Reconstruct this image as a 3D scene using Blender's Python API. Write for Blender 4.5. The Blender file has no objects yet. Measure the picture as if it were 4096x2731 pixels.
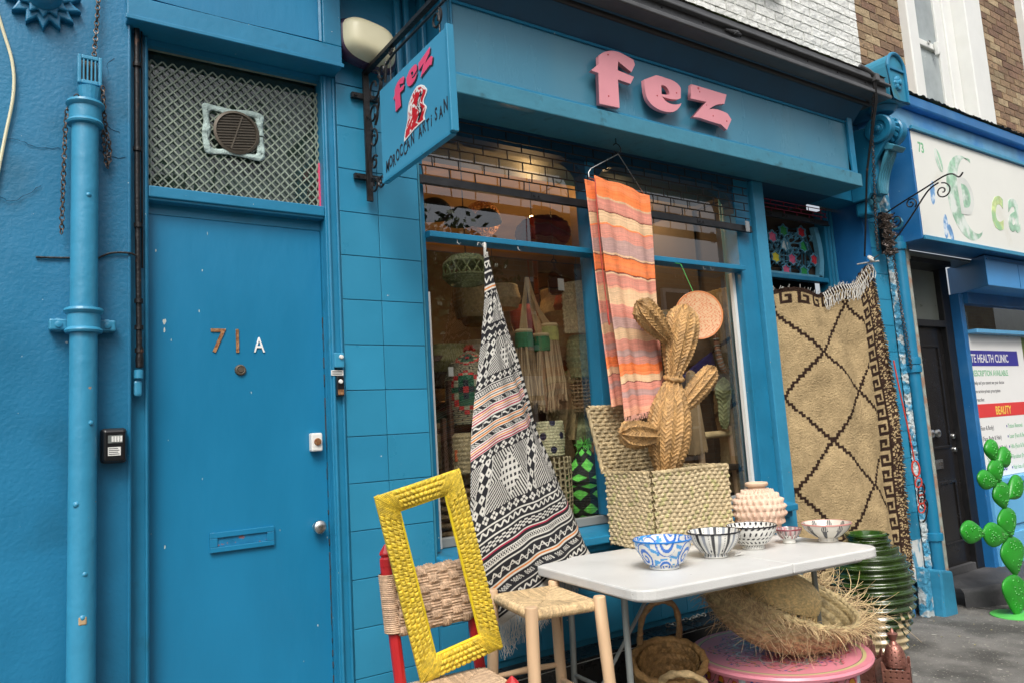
import bpy, bmesh, math, random
import numpy as np
from mathutils import Matrix, Vector
random.seed(7); RNG = np.random.default_rng(7)
S = bpy.context.scene
COL = S.collection
PI = math.pi
R = math.radians

# ---------------------------------------------------------------- camera, sky, sun, exposure
def look(yaw, pitch, roll):
    cy, sy, cp, sp = math.cos(yaw), math.sin(yaw), math.cos(pitch), math.sin(pitch)
    f = Vector((sy*cp, cy*cp, sp)); r = Vector((cy, -sy, 0)); u = r.cross(f)
    c, s = math.cos(roll), math.sin(roll)
    r2 = c*r + s*u; u2 = -s*r + c*u
    return Matrix((r2, u2, -f)).transposed()
cd = bpy.data.cameras.new('camera'); cam = bpy.data.objects.new('camera', cd); COL.objects.link(cam)
cam.matrix_world = Matrix.Translation((-1.6386, -3.1105, 1.4942)) @ look(0.5995, 0.1214, -0.0614).to_4x4()
cd.sensor_width = 36; cd.lens = 36*755.756/1024; cd.clip_start = 0.05; cd.clip_end = 500
S.camera = cam
W = bpy.data.worlds.new("World"); S.world = W; W.use_nodes = True
wn = W.node_tree; bg = wn.nodes['Background']
sky = wn.nodes.new('ShaderNodeTexSky'); sky.sky_type = 'NISHITA'; sky.sun_disc = False
SUN_EL, SUN_AZ = R(52), R(215)          # azimuth measured clockwise from +Y
sky.sun_elevation = SUN_EL; sky.sun_rotation = SUN_AZ
sky.air_density = 1.0; sky.dust_density = 6.0; sky.ozone_density = 1.0; sky.altitude = 20
hs = wn.nodes.new('ShaderNodeHueSaturation'); hs.inputs['Saturation'].default_value = 0.35
wn.links.new(sky.outputs[0], hs.inputs['Color']); wn.links.new(hs.outputs[0], bg.inputs[0])
bg.inputs[1].default_value = 0.15
sd = bpy.data.lights.new('sun', 'SUN'); sun = bpy.data.objects.new('sun', sd); COL.objects.link(sun)
sd.energy = 1.5; sd.angle = R(22); sd.color = (1, 0.96, 0.9)
sdir = Vector((math.sin(SUN_AZ)*math.cos(SUN_EL), math.cos(SUN_AZ)*math.cos(SUN_EL), math.sin(SUN_EL)))
sun.rotation_euler = sdir.to_track_quat('Z', 'Y').to_euler()
S.view_settings.view_transform = 'Standard'; S.view_settings.look = 'None'
S.view_settings.exposure = 0.38; S.view_settings.gamma = 1
S.view_settings.use_curve_mapping = False

# ---------------------------------------------------------------- materials
def nd(nt, t, **k):
    n = nt.nodes.new(t)
    for a, b in k.items(): setattr(n, a, b)
    return n
def mat(name, c, rough=.6, metal=0, var=.12, sc=6, bump=.0, bsc=60, spec=.5, coat=0, grime=None, stretch=None, attr=False, emit=None, speck=None, trans=0, bdist=.004, rvar=.1, orand=0):
    m = bpy.data.materials.new(name); m.use_nodes = True; nt = m.node_tree
    p = nt.nodes['Principled BSDF']; L = nt.links.new
    p.inputs['Roughness'].default_value = rough; p.inputs['Metallic'].default_value = metal
    p.inputs['Specular IOR Level'].default_value = spec; p.inputs['Coat Weight'].default_value = coat
    p.inputs['Coat Roughness'].default_value = .08
    if trans: p.inputs['Transmission Weight'].default_value = trans
    tc = nd(nt, 'ShaderNodeTexCoord'); src = tc.outputs['Object']
    if orand:
        oi = nd(nt, 'ShaderNodeObjectInfo'); ov = nd(nt, 'ShaderNodeVectorMath', operation='SCALE'); ov.inputs[0].default_value = (13, 17, 11); L(oi.outputs['Random'], ov.inputs['Scale'])
        oa = nd(nt, 'ShaderNodeVectorMath', operation='ADD'); L(src, oa.inputs[0]); L(ov.outputs[0], oa.inputs[1]); src = oa.outputs[0]
    if stretch:
        mp = nd(nt, 'ShaderNodeMapping'); mp.inputs['Scale'].default_value = stretch; L(src, mp.inputs[0]); src = mp.outputs[0]
    no = nd(nt, 'ShaderNodeTexNoise'); no.inputs['Scale'].default_value = sc; no.inputs['Detail'].default_value = 6; no.inputs['Roughness'].default_value = .6
    L(src, no.inputs['Vector'])
    mr = nd(nt, 'ShaderNodeMapRange'); mr.inputs['From Min'].default_value = .3; mr.inputs['From Max'].default_value = .7
    mr.inputs['To Min'].default_value = 1-var; mr.inputs['To Max'].default_value = 1+var
    L(no.outputs[0], mr.inputs[0])
    if attr:
        a = nd(nt, 'ShaderNodeAttribute'); a.attribute_name = 'Col'; base = a.outputs[0]
    else:
        rg = nd(nt, 'ShaderNodeRGB'); rg.outputs[0].default_value = (*c, 1); base = rg.outputs[0]
    vm = nd(nt, 'ShaderNodeVectorMath', operation='SCALE'); L(base, vm.inputs[0]); L(mr.outputs[0], vm.inputs['Scale'])
    out = vm.outputs[0]
    if orand:
        om = nd(nt, 'ShaderNodeMapRange'); om.inputs['To Min'].default_value = 1-orand; om.inputs['To Max'].default_value = 1+orand; L(oi.outputs['Random'], om.inputs[0])
        v2 = nd(nt, 'ShaderNodeVectorMath', operation='SCALE'); L(out, v2.inputs[0]); L(om.outputs[0], v2.inputs['Scale']); out = v2.outputs[0]
    def mixin(out, col, scale, lo, hi, det=4, strv=1):
        n2 = nd(nt, 'ShaderNodeTexNoise'); n2.inputs['Scale'].default_value = scale; n2.inputs['Detail'].default_value = det
        L(src, n2.inputs['Vector'])
        m2 = nd(nt, 'ShaderNodeMapRange'); m2.inputs['From Min'].default_value = lo; m2.inputs['From Max'].default_value = hi; m2.inputs['To Max'].default_value = strv
        L(n2.outputs[0], m2.inputs[0])
        mx = nd(nt, 'ShaderNodeMix', data_type='RGBA'); L(m2.outputs[0], mx.inputs['Factor']); L(out, mx.inputs['A']); mx.inputs['B'].default_value = (*col, 1)
        return mx.outputs['Result']
    if grime: out = mixin(out, *grime)
    if speck: out = mixin(out, *speck)
    L(out, p.inputs['Base Color'])
    rr = nd(nt, 'ShaderNodeMapRange'); rr.inputs['To Min'].default_value = max(0, rough-rvar); rr.inputs['To Max'].default_value = min(1, rough+rvar)
    L(no.outputs[0], rr.inputs[0]); L(rr.outputs[0], p.inputs['Roughness'])
    if bump:
        nb = nd(nt, 'ShaderNodeTexNoise'); nb.inputs['Scale'].default_value = bsc; nb.inputs['Detail'].default_value = 5
        L(src, nb.inputs['Vector'])
        b = nd(nt, 'ShaderNodeBump'); b.inputs['Strength'].default_value = bump; b.inputs['Distance'].default_value = bdist
        L(nb.outputs[0], b.inputs['Height']); L(b.outputs[0], p.inputs['Normal'])
    if emit: p.inputs['Emission Color'].default_value = (*emit[0], 1); p.inputs['Emission Strength'].default_value = emit[1]
    return m
CHIP = ((.42, .5, .5), 46, .765, .78, 2)
M = {}
M['plaster'] = mat('blue_plaster', (.009, .155, .295), .42, var=.15, sc=2.2, bump=.28, bsc=70, bdist=.006, grime=((.004, .085, .15), 3, .56, .75, 5, .6), speck=CHIP)
M['door'] = mat('blue_door_paint', (.010, .177, .338), .33, var=.09, sc=3, bump=.35, bsc=26, bdist=.004, stretch=(1, 1, .35), grime=((.006, .13, .25), 2.2, .55, .8, 5, .5), speck=((.5, .55, .5), 40, .765, .775, 2))
M['trim'] = mat('blue_trim_paint', (.013, .180, .325), .36, var=.10, sc=5, bump=.3, bsc=30, bdist=.004, grime=((.01, .08, .10), 9, .62, .8, 6, .6), speck=CHIP)
M['pipe'] = mat('blue_pipe_paint', (.034, .242, .40), .36, var=.08, sc=8, bump=.5, bsc=22, bdist=.006, speck=((.35, .25, .18), 30, .74, .76, 2))
M['tile'] = mat('blue_tile_paint', (.028, .235, .39), .30, orand=.07, var=.06, sc=4, bump=.15, bsc=12, bdist=.003, speck=((.6, .6, .6), 26, .765, .775, 2))
M['tile_b'] = mat('blue_tile_paint_darker', (.023, .212, .362), .32, var=.08, sc=4, bump=.15, bsc=12, bdist=.003, speck=((.6, .6, .6), 26, .755, .765, 2))
M['grout'] = mat('grout_blue', (.016, .175, .285), .7, var=.1)
M['fascia'] = mat('fascia_paint', (.052, .205, .305), .28, var=.10, sc=1.6, bump=.12, bsc=10, bdist=.004, grime=((.11, .25, .30), 2.2, .45, .8, 7, .5), stretch=(1, 1, .25))
M['lip'] = mat('fascia_lip_paint', (.045, .205, .29), .38, var=.12, sc=8, bump=.4, bsc=40, grime=((.02, .07, .08), 14, .6, .75, 6, .7))
M['lattice'] = mat('pale_blue_lattice', (.12, .36, .50), .4, var=.15, sc=12)
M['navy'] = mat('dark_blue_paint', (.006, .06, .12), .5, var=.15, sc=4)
M['nblue'] = mat('neighbour_blue', (.014, .135, .35), .36, var=.12, sc=4, bump=.25, bsc=20, grime=((.10, .28, .5), 3, .5, .75, 5, .4), speck=CHIP)
M['nblue_light'] = mat('neighbour_light_blue', (.13, .42, .70), .4, var=.06, sc=3)
M['black'] = mat('black_paint', (.012, .012, .013), .38, var=.3, sc=14, bump=.3, bsc=40)
M['awning'] = mat('black_blind_box', (.085, .087, .09), .42, var=.25, sc=5, bump=.3, bsc=20, grime=((.12, .12, .12), 4, .5, .8, 6, .6))
M['iron'] = mat('black_iron', (.014, .013, .013), .4, metal=.3, var=.4, sc=30, bump=.6, bsc=70, speck=((.10, .05, .03), 30, .66, .72, 3))
M['rail'] = mat('shutter_rail', (.03, .03, .032), .45, metal=.4, var=.3, sc=12, bump=.3, bsc=50)
M['pink'] = mat('pink_letter', (.66, .27, .31), .45, var=.05, sc=5, speck=((.4, .04, .06), 18, .74, .76, 2))
M['hotpink'] = mat('hot_pink', (.75, .07, .17), .5, var=.05)
M['white'] = mat('white_paint', (.72, .73, .70), .5, var=.05, sc=3, grime=((.5, .5, .45), 3, .55, .8, 5, .4))
M['wbrick'] = mat('white_brick', (.70, .71, .68), .7, orand=.06, var=.08, sc=9, bump=1.0, bsc=26, bdist=.02, grime=((.42, .41, .36), 7, .6, .78, 6, .6))
M['wbrick2'] = mat('white_brick_b', (.63, .64, .61), .7, var=.1, sc=9, bump=1.0, bsc=26, bdist=.02, grime=((.35, .34, .3), 9, .6, .78, 6, .7))
M['wmortar'] = mat('white_mortar', (.52, .53, .50), .9, var=.1, bump=.6, bsc=60)
BR = [mat('brown_brick_%s' % k, c, .85, orand=.25, var=.25, sc=22, bump=.9, bsc=60, bdist=.012, grime=((.07, .055, .045), 30, .58, .72, 5, .7)) for k, c in
      (('a', (.22, .14, .085)), ('b', (.28, .19, .11)), ('c', (.17, .10, .065)), ('d', (.33, .25, .15)))]
M['mortar'] = mat('mortar', (.40, .34, .24), .95, var=.12, sc=20, bump=.6, bsc=80)
M['moss'] = mat('mossy_ledge', (.10, .09, .07), .95, var=.4, sc=14, bump=1, bsc=30, bdist=.02, grime=((.10, .15, .02), 6, .5, .62, 6, .8))
M['steel'] = mat('steel', (.55, .55, .53), .28, metal=1, var=.1, sc=20)
M['brass'] = mat('rusty_brass', (.42, .22, .10), .5, metal=.6, var=.4, sc=60, grime=((.24, .07, .03), 90, .5, .62, 4, .8))
M['brownmetal'] = mat('brown_vent', (.09, .075, .055), .5, metal=.3, var=.2, sc=30)
M['tape'] = mat('whitish_sealant', (.36, .46, .43), .8, var=.25, sc=30, bump=1, bsc=60, bdist=.01)
M['curtain'] = mat('grey_green_panel', (.06, .10, .082), .7, var=.35, sc=5, stretch=(1, 1, 6), bump=.5, bsc=40)
M['meshw'] = mat('painted_wire_mesh', (.22, .27, .21), .6, var=.25, sc=25)
M['plastic_bk'] = mat('black_plastic', (.01, .01, .011), .3, var=.1)
M['plastic_w'] = mat('white_plastic', (.72, .72, .68), .35, var=.04)
M['cream'] = mat('cream_lamp_cover', (.66, .62, .42), .3, var=.05, sc=4)
M['purple'] = mat('purple_lamp_side', (.035, .02, .05), .25, var=.2)
M['tabletop'] = mat('white_plastic_tabletop', (.60, .60, .58), .40, var=.05, sc=5, bump=.5, bsc=220, bdist=.002, grime=((.40, .40, .37), 3.5, .54, .75, 7, .55), speck=((.22, .21, .19), 55, .755, .775, 2))
M['greyleg'] = mat('grey_steel_leg', (.22, .24, .23), .35, metal=.3, var=.1, sc=20)
M['redwood'] = mat('red_painted_wood', (.38, .012, .015), .38, var=.2, sc=9, bump=.4, bsc=26, stretch=(1, 1, .2), speck=((.55, .15, .12), 30, .72, .76, 2))
M['wood'] = mat('pale_peeled_wood', (.62, .42, .25), .6, var=.13, sc=12, bump=.5, bsc=30, stretch=(1, 1, .12), speck=((.30, .16, .08), 22, .70, .74, 3))
M['darkwood'] = mat('dark_wood', (.10, .05, .03), .6, var=.3, sc=12, stretch=(1, 1, .2))
M['vc_straw'] = mat('woven_straw', (1, 1, 1), .62, var=.28, sc=60, bump=.9, bsc=150, bdist=.004, attr=True, rvar=.05)
M['vc_cloth'] = mat('woven_cloth', (1, 1, 1), .9, var=.10, sc=40, bump=.6, bsc=260, bdist=.002, attr=True, spec=.2, rvar=.02)
M['vc_wool'] = mat('shaggy_wool', (1, 1, 1), .95, var=.16, sc=16, bump=.8, bsc=90, bdist=.012, attr=True, spec=.1, rvar=.02)
M['vc_ceramic'] = mat('glazed_ceramic', (1, 1, 1), .15, var=.03, sc=12, attr=True, coat=.4, rvar=.04, bump=.1, bsc=14)
M['vc_paint'] = mat('painted_wood', (1, 1, 1), .35, var=.05, sc=10, attr=True, rvar=.05)
M['clay'] = mat('pale_clay', (.66, .50, .38), .85, var=.10, sc=9, bump=.7, bsc=45, bdist=.006, attr=True, rvar=.02)
M['urn'] = mat('green_glaze', (1, 1, 1), .16, var=.35, sc=14, attr=True, bump=.5, bsc=22, bdist=.006, coat=.6)
M['straw'] = mat('raffia', (.60, .45, .24), .7, var=.2, sc=14)
M['straw_d'] = mat('raffia_brown', (.42, .28, .13), .7, var=.25, sc=14)
M['straw_w'] = mat('raffia_pale', (.40, .28, .155), .75, var=.2, sc=14)
M['straw_dd'] = mat('raffia_dark', (.20, .125, .06), .8, var=.3, sc=14)
M['rope_g'] = mat('green_seagrass', (.22, .24, .10), .75, var=.3, sc=20, bump=.8, bsc=90)
M['fringe_k'] = mat('cotton_fringe', (.55, .54, .50), .9, var=.1)
M['fringe_b'] = mat('brown_wool_fringe', (.07, .045, .03), .95, var=.4, sc=30)
M['fringe_o'] = mat('pink_cotton_fringe', (.72, .38, .28), .9, var=.1)
M['copper'] = mat('copper_lantern', (.30, .13, .10), .38, metal=.55, var=.35, sc=14, bump=.4, bsc=50, grime=((.16, .07, .04), 10, .5, .7, 5, .8))
M['gpaint'] = mat('green_cactus_paint', (.022, .27, .02), .38, var=.16, sc=9, bump=.5, bsc=26, bdist=.004, grime=((.05, .16, .03), 14, .60, .75, 6, .7), rvar=.2)
M['pave'] = mat('pavement_asphalt', (.155, .15, .138), .85, var=.30, sc=5, bump=1, bsc=120, bdist=.006, grime=((.06, .058, .052), 2.2, .46, .60, 8, .9), speck=((.36, .34, .28), 60, .64, .70, 3))
M['road'] = mat('road_asphalt', (.055, .055, .055), .85, var=.2, sc=3, bump=.8, bsc=90)
M['kerb'] = mat('granite_kerb', (.30, .29, .27), .8, var=.15, sc=20)
M['blackstone'] = mat('black_tiled_step', (.018, .019, .02), .28, var=.3, sc=6, bump=.3, bsc=20)
M['darkstep'] = mat('dark_painted_step', (.06, .06, .062), .7, var=.3, sc=4, bump=.8, bsc=40, bdist=.006)
M['rust'] = mat('rusted_painted_pipe', (.28, .30, .26), .6, var=.25, sc=16, grime=((.30, .16, .10), 12, .48, .6, 6, .8), bump=.6, bsc=60)
M['flake'] = mat('flaking_paint', (.05, .25, .40), .7, var=.3, sc=16, bump=1, bsc=26, bdist=.02, grime=((.45, .50, .50), 11, .5, .56, 6, .95))
M['peel'] = mat('peeled_white_patch', (.62, .64, .62), .8, var=.15, sc=14, bump=1, bsc=30, bdist=.01, grime=((.03, .25, .40), 16, .50, .58, 5, .9), stretch=(1, 1, .4))
M['redrope'] = mat('red_rope', (.50, .05, .03), .7, var=.2, sc=60)
M['amber'] = mat('warm_plaster', (.34, .20, .08), .8, var=.25, sc=3)
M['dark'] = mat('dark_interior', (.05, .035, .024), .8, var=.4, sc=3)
M['intfloor'] = mat('interior_floor', (.10, .06, .035), .6, var=.3, sc=5, stretch=(1, 6, 1))
M['bulb'] = mat('lit_bulb', (1, .8, .5), .4, emit=((1, .62, .22), 22))
M['gbulb'] = mat('lit_green_glass', (.2, .8, .5), .4, emit=((.25, 1, .7), 6))
M['leaf'] = mat('tree_leaf', (.06, .10, .025), .55, var=.4, sc=6)
M['bark'] = mat('bark', (.09, .07, .05), .9, var=.3, sc=12, bump=1, bsc=30)
M['sash'] = mat('dull_sash', (.25, .26, .25), .5, var=.1)
M['maroon'] = mat('maroon_pouffe', (.10, .008, .02), .8, var=.3, sc=30)
M['bluecloth'] = mat('blue_cloth', (.015, .015, .16), .8, var=.2, sc=8)
M['green_p'] = mat('print_green', (.16, .46, .24), .5, var=.12, sc=20)
M['green_f'] = mat('faded_print_green', (.30, .50, .36), .5, var=.35, sc=14, grime=((.72, .76, .72), 9, .45, .6, 5, .9))
M['blue_f'] = mat('faded_print_blue', (.14, .32, .58), .5, var=.3, sc=14, grime=((.70, .76, .80), 14, .5, .62, 5, .9))
M['yellow_f'] = mat('faded_print_lime', (.52, .62, .28), .5, var=.3, sc=14, grime=((.30, .55, .30), 8, .45, .6, 5, .9))
M['signwhite'] = mat('sign_white', (.74, .745, .69), .4, var=.03, sc=2, grime=((.55, .52, .40), 3, .62, .8, 6, .5))
M['print_navy'] = mat('print_navy', (.045, .04, .30), .5, var=.03)
M['print_red'] = mat('print_red', (.70, .05, .05), .5, var=.03)
M['print_dark'] = mat('print_dark', (.06, .06, .07), .5, var=.03)
M['print_white'] = mat('print_white', (.80, .80, .78), .5, var=.02)
M['print_yellow'] = mat('print_yellow', (.85, .65, .10), .5, var=.02)
M['print_black'] = mat('print_black', (.02, .02, .03), .5, var=.02)
M['print_brown'] = mat('pencil_brown', (.15, .08, .05), .6)
M['tag'] = mat('kraft_tag', (.34, .24, .17), .8, var=.06)
M['chain'] = mat('rusty_chain', (.10, .075, .06), .6, metal=.5, var=.5, sc=40, grime=((.45, .40, .38), 40, .6, .68, 3, .7))
M['silver'] = mat('galvanised_chain', (.45, .44, .38), .35, metal=.8, var=.3, sc=40)
M['bstr'] = mat('braid_tan', (.42, .27, .12), .7, attr=True)
def glassy(name, tint=(1, 1, 1), refl=1.0, ior=1.5):
    m = bpy.data.materials.new(name); m.use_nodes = True; nt = m.node_tree; nt.nodes.clear(); L = nt.links.new
    o = nd(nt, 'ShaderNodeOutputMaterial'); mx = nd(nt, 'ShaderNodeMixShader'); t = nd(nt, 'ShaderNodeBsdfTransparent'); g = nd(nt, 'ShaderNodeBsdfGlossy')
    t.inputs[0].default_value = (*tint, 1); g.inputs['Roughness'].default_value = 0.0; g.inputs[0].default_value = (refl, refl, refl, 1)
    f = nd(nt, 'ShaderNodeFresnel'); f.inputs[0].default_value = ior
    ge = nd(nt, 'ShaderNodeNewGeometry'); sb_ = nd(nt, 'ShaderNodeMath', operation='SUBTRACT'); sb_.inputs[0].default_value = 1; L(ge.outputs['Backfacing'], sb_.inputs[1]); ml = nd(nt, 'ShaderNodeMath', operation='MULTIPLY'); L(f.outputs[0], ml.inputs[0]); L(sb_.outputs[0], ml.inputs[1]); L(ml.outputs[0], mx.inputs[0]); L(t.outputs[0], mx.inputs[1]); L(g.outputs[0], mx.inputs[2]); L(mx.outputs[0], o.inputs[0])
    return m
M['glass'] = glassy('window_glass', (.95, .96, .95), 1.0, 2.15)
M['glass2'] = glassy('old_window_glass', (.75, .8, .78), 1.0, 1.8)
def stained(name, c):
    return mat(name, c, .35, var=.2, sc=50, bump=1, bsc=60, bdist=.004)

# ---------------------------------------------------------------- object helpers
def tagit(o, label=None, cat=None, group=None, kind=None):
    if label: o['label'] = label
    if cat: o['category'] = cat
    if group: o['group'] = group
    if kind: o['kind'] = kind
    return o
def empty(name, loc=(0, 0, 0), label=None, cat=None, group=None, rz=0):
    o = bpy.data.objects.new(name, None); o.empty_display_size = .1; COL.objects.link(o); o.location = loc; o.rotation_euler = (0, 0, rz)
    return tagit(o, label, cat, group)
def link(name, me, parent=None):
    o = bpy.data.objects.new(name, me); COL.objects.link(o)
    if parent: o.parent = parent
    return o
class MB:
    def __init__(s): s.v = []; s.f = []
    def add(s, vs, fs):
        n = len(s.v); s.v += [tuple(p) for p in vs]; s.f += [tuple(i+n for i in f) for f in fs]; return s
    def box(s, x0, x1, y0, y1, z0, z1):
        return s.add([(x0, y0, z0), (x1, y0, z0), (x1, y1, z0), (x0, y1, z0), (x0, y0, z1), (x1, y0, z1), (x1, y1, z1), (x0, y1, z1)],
                     [(0, 3, 2, 1), (4, 5, 6, 7), (0, 1, 5, 4), (1, 2, 6, 5), (2, 3, 7, 6), (3, 0, 4, 7)])
    def prism(s, pts, y0, y1):      # outline in x,z (counter-clockwise seen from -y), extruded along y
        n = len(pts)
        vs = [(p[0], y0, p[1]) for p in pts]+[(p[0], y1, p[1]) for p in pts]
        fs = [tuple(range(n)), tuple(range(2*n-1, n-1, -1))]+[(i, i+n, (i+1) % n+n, (i+1) % n) for i in range(n)]
        return s.add(vs, fs)
    def tube(s, path, r, seg=8, closed=False, caps=True):
        path = [Vector(p) for p in path]; n = len(path)
        rs = r if isinstance(r, (list, tuple)) else [r]*n
        up = None; vs = []
        for i, p in enumerate(path):
            if closed: t = (path[(i+1) % n]-path[i-1])
            else: t = (path[min(i+1, n-1)]-path[max(i-1, 0)])
            t.normalize()
            if up is None: up = Vector((0, 0, 1)) if abs(t.z) < .9 else Vector((1, 0, 0))
            a = t.cross(up)
            if a.length < 1e-6: a = t.orthogonal()
            a.normalize(); b = a.cross(t); up = b
            for k in range(seg):
                th = 2*PI*k/seg; vs.append(p+(a*math.cos(th)+b*math.sin(th))*rs[i])
        fs = []
        for i in range(n if closed else n-1):
            j = (i+1) % n
            for k in range(seg): k2 = (k+1) % seg; fs.append((i*seg+k, i*seg+k2, j*seg+k2, j*seg+k))
        if caps and not closed: fs.append(tuple(range(seg-1, -1, -1))); fs.append(tuple((n-1)*seg+k for k in range(seg)))
        return s.add(vs, fs)
    def lathe(s, prof, c=(0, 0, 0), seg=24, axis='z', caps=True):
        vs = []; n = len(prof)
        for r, z in prof:
            for k in range(seg):
                th = 2*PI*k/seg; a, b = r*math.cos(th), r*math.sin(th)
                vs.append((c[0]+a, c[1]+b, c[2]+z) if axis == 'z' else ((c[0]+a, c[1]-z, c[2]+b) if axis == 'y' else (c[0]+z, c[1]+a, c[2]+b)))
        fs = [(i*seg+k, i*seg+(k+1) % seg, (i+1)*seg+(k+1) % seg, (i+1)*seg+k) for i in range(n-1) for k in range(seg)]
        if caps: fs += [tuple(range(seg-1, -1, -1)), tuple((n-1)*seg+k for k in range(seg))]
        return s.add(vs, fs)
    def xf(s, m): s.v = [tuple(m @ Vector(p)) for p in s.v]; return s
    def mesh(s, name, m, smooth=False):
        me = bpy.data.meshes.new(name); me.from_pydata(s.v, [], s.f); me.update()
        if m: me.materials.append(M[m] if isinstance(m, str) else m)
        if smooth:
            me.shade_smooth()
            try: me.set_sharp_from_angle(angle=R(40))
            except Exception: pass
        return me
    def build(s, name, m, parent=None, smooth=False, bev=0, **k):
        o = link(name, s.mesh(name, m, smooth), parent)
        if bev:
            b = o.modifiers.new('bevel', 'BEVEL'); b.width = bev; b.segments = 2; b.limit_method = 'ANGLE'; b.angle_limit = R(50)
        return tagit(o, **k)
def bx(name, m, x0, x1, y0, y1, z0, z1, parent=None, bev=0, **k): return MB().box(x0, x1, y0, y1, z0, z1).build(name, m, parent, bev=bev, **k)
def surf(name, pos, nu, nv, m, parent=None, disp=None, col=None, cu=False, mask=None, flip=False, thick=0, **k):
    """grid surface: pos(U,V)->X,Y,Z arrays; disp moves along the normal; col gives vertex colours; mask drops faces (real holes)"""
    u = np.linspace(0, 1, nu+1); v = np.linspace(0, 1, nv+1); U, V = np.meshgrid(u, v)
    Pn = np.stack(pos(U, V), -1).astype(float)
    if disp is not None:
        du = np.gradient(Pn, axis=1); dv = np.gradient(Pn, axis=0)
        if cu: du[:, 0] = du[:, -1] = (Pn[:, 1]-Pn[:, -2])/2
        N = np.cross(du, dv); N /= np.maximum(np.linalg.norm(N, axis=-1, keepdims=True), 1e-9)
        if flip: N = -N
        Pn = Pn+N*disp(U, V)[..., None]
    C = np.stack(np.broadcast_arrays(*col(U, V)), -1) if col else None
    n1 = nu+1
    I, J = np.meshgrid(np.arange(nu), np.arange(nv)); I = I.ravel(); J = J.ravel()
    if mask is not None:
        kk = mask((I+.5)/nu, (J+.5)/nv); I = I[kk]; J = J[kk]
    I2 = (I+1) % nu if cu else I+1
    F = np.stack([J*n1+I, J*n1+I2, (J+1)*n1+I2, (J+1)*n1+I], -1)
    if flip: F = F[:, ::-1]
    me = bpy.data.meshes.new(name); nf = len(F); vv = Pn.reshape(-1, 3)
    me.vertices.add(len(vv)); me.vertices.foreach_set('co', vv.ravel())
    me.loops.add(nf*4); me.loops.foreach_set('vertex_index', F.ravel().astype(np.int32))
    me.polygons.add(nf); me.polygons.foreach_set('loop_start', np.arange(0, nf*4, 4, dtype=np.int32))
    me.polygons.foreach_set('use_smooth', np.ones(nf, bool))
    if C is not None:
        ca = me.color_attributes.new('Col', 'FLOAT_COLOR', 'POINT'); cc = np.ones((len(vv), 4), np.float32); cc[:, :3] = C.reshape(-1, 3); ca.data.foreach_set('color', cc.ravel())
    me.update(calc_edges=True); me.validate()
    me.materials.append(M[m] if isinstance(m, str) else m)
    o = link(name, me, parent)
    if thick: md = o.modifiers.new('solid', 'SOLIDIFY'); md.thickness = thick; md.offset = -1
    return tagit(o, **k)
def text(name, body, m, X, Y, origin, size, parent=None, ext=.001, xs=1.0, bold=0.0, shear=0, align='LEFT', clip=None, **k):
    cu = bpy.data.curves.new(name, 'FONT'); cu.body = body; cu.size = size; cu.extrude = ext; cu.offset = bold; cu.shear = shear; cu.align_x = align; cu.resolution_u = 3
    t = bpy.data.objects.new(name, cu); COL.objects.link(t)
    me = bpy.data.meshes.new_from_object(t.evaluated_get(bpy.context.evaluated_depsgraph_get()))
    bpy.data.objects.remove(t)
    X = Vector(X); Y = Vector(Y); Z = X.cross(Y)
    me.transform(Matrix.Translation(origin) @ Matrix((X, Y, Z)).transposed().to_4x4() @ Matrix.Diagonal((xs, 1, 1, 1)))
    if clip is not None:
        bm = bmesh.new(); bm.from_mesh(me); bmesh.ops.bisect_plane(bm, geom=bm.verts[:]+bm.edges[:]+bm.faces[:], plane_co=(clip, 0, 0), plane_no=(1, 0, 0), clear_inner=True); bm.to_mesh(me); bm.free()
    me.materials.clear(); me.materials.append(M[m] if isinstance(m, str) else m)
    return tagit(link(name, me, parent), **k)
FX, FZ = (1, 0, 0), (0, 0, 1)
def ftext(name, body, m, x, y, z, size, parent=None, **k): return text(name, body, m, FX, FZ, (x, y, z), size, parent, **k)
def fract(a): return a-np.floor(a)
def hashn(*a):
    s = 0
    for i, q in enumerate(a): s = s+q*(12.9898+i*65.233)
    return fract(np.sin(s)*43758.5453)
def sw(c, A, B): c = np.asarray(c)[..., None]; return np.where(c, np.array(A), np.array(B))
def rgb(a): return a[..., 0], a[..., 1], a[..., 2]
def herring(s, t, nb, freq, lean=.5, amp=1.0):   # s across bands (0..1), t along
    q = fract(s*nb); tt = np.abs(q*2-1); ph = fract(t*freq+(1-tt)*lean*1.0+.0)
    return amp*((1-tt**2)*.45+.55*np.sqrt(np.abs(np.sin(PI*ph))))
def basketweave(u, v, nx, ny):
    row = np.floor(v*ny); ph = fract(u*nx+.5*(row % 2)); r = np.abs(np.sin(PI*v*ny))**.6
    over = .5+.5*np.cos(2*PI*ph)
    return r*(.35+.65*over)
def curly(p0, d, L, n=5, droop=.5, wob=.2, rnd=random):
    p = Vector(p0); d = Vector(d).normalized(); out = [p.copy()]
    w = Vector((rnd.uniform(-1, 1), rnd.uniform(-1, 1), rnd.uniform(-1, 1)))*wob
    for i in range(n):
        d = (d+w/n+Vector((0, 0, -droop/n))).normalized(); p = p+d*(L/n); out.append(p.copy())
    return out
def ground(x): return .055*(4.1-x)
def spiral(c, r0, r1, a0, turns, X, Y, n=26):
    c = Vector(c); X = Vector(X); Y = Vector(Y)
    return [c+(X*math.cos(a0+turns*2*PI*i/n)+Y*math.sin(a0+turns*2*PI*i/n))*(r0+(r1-r0)*i/n) for i in range(n+1)]
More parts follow.
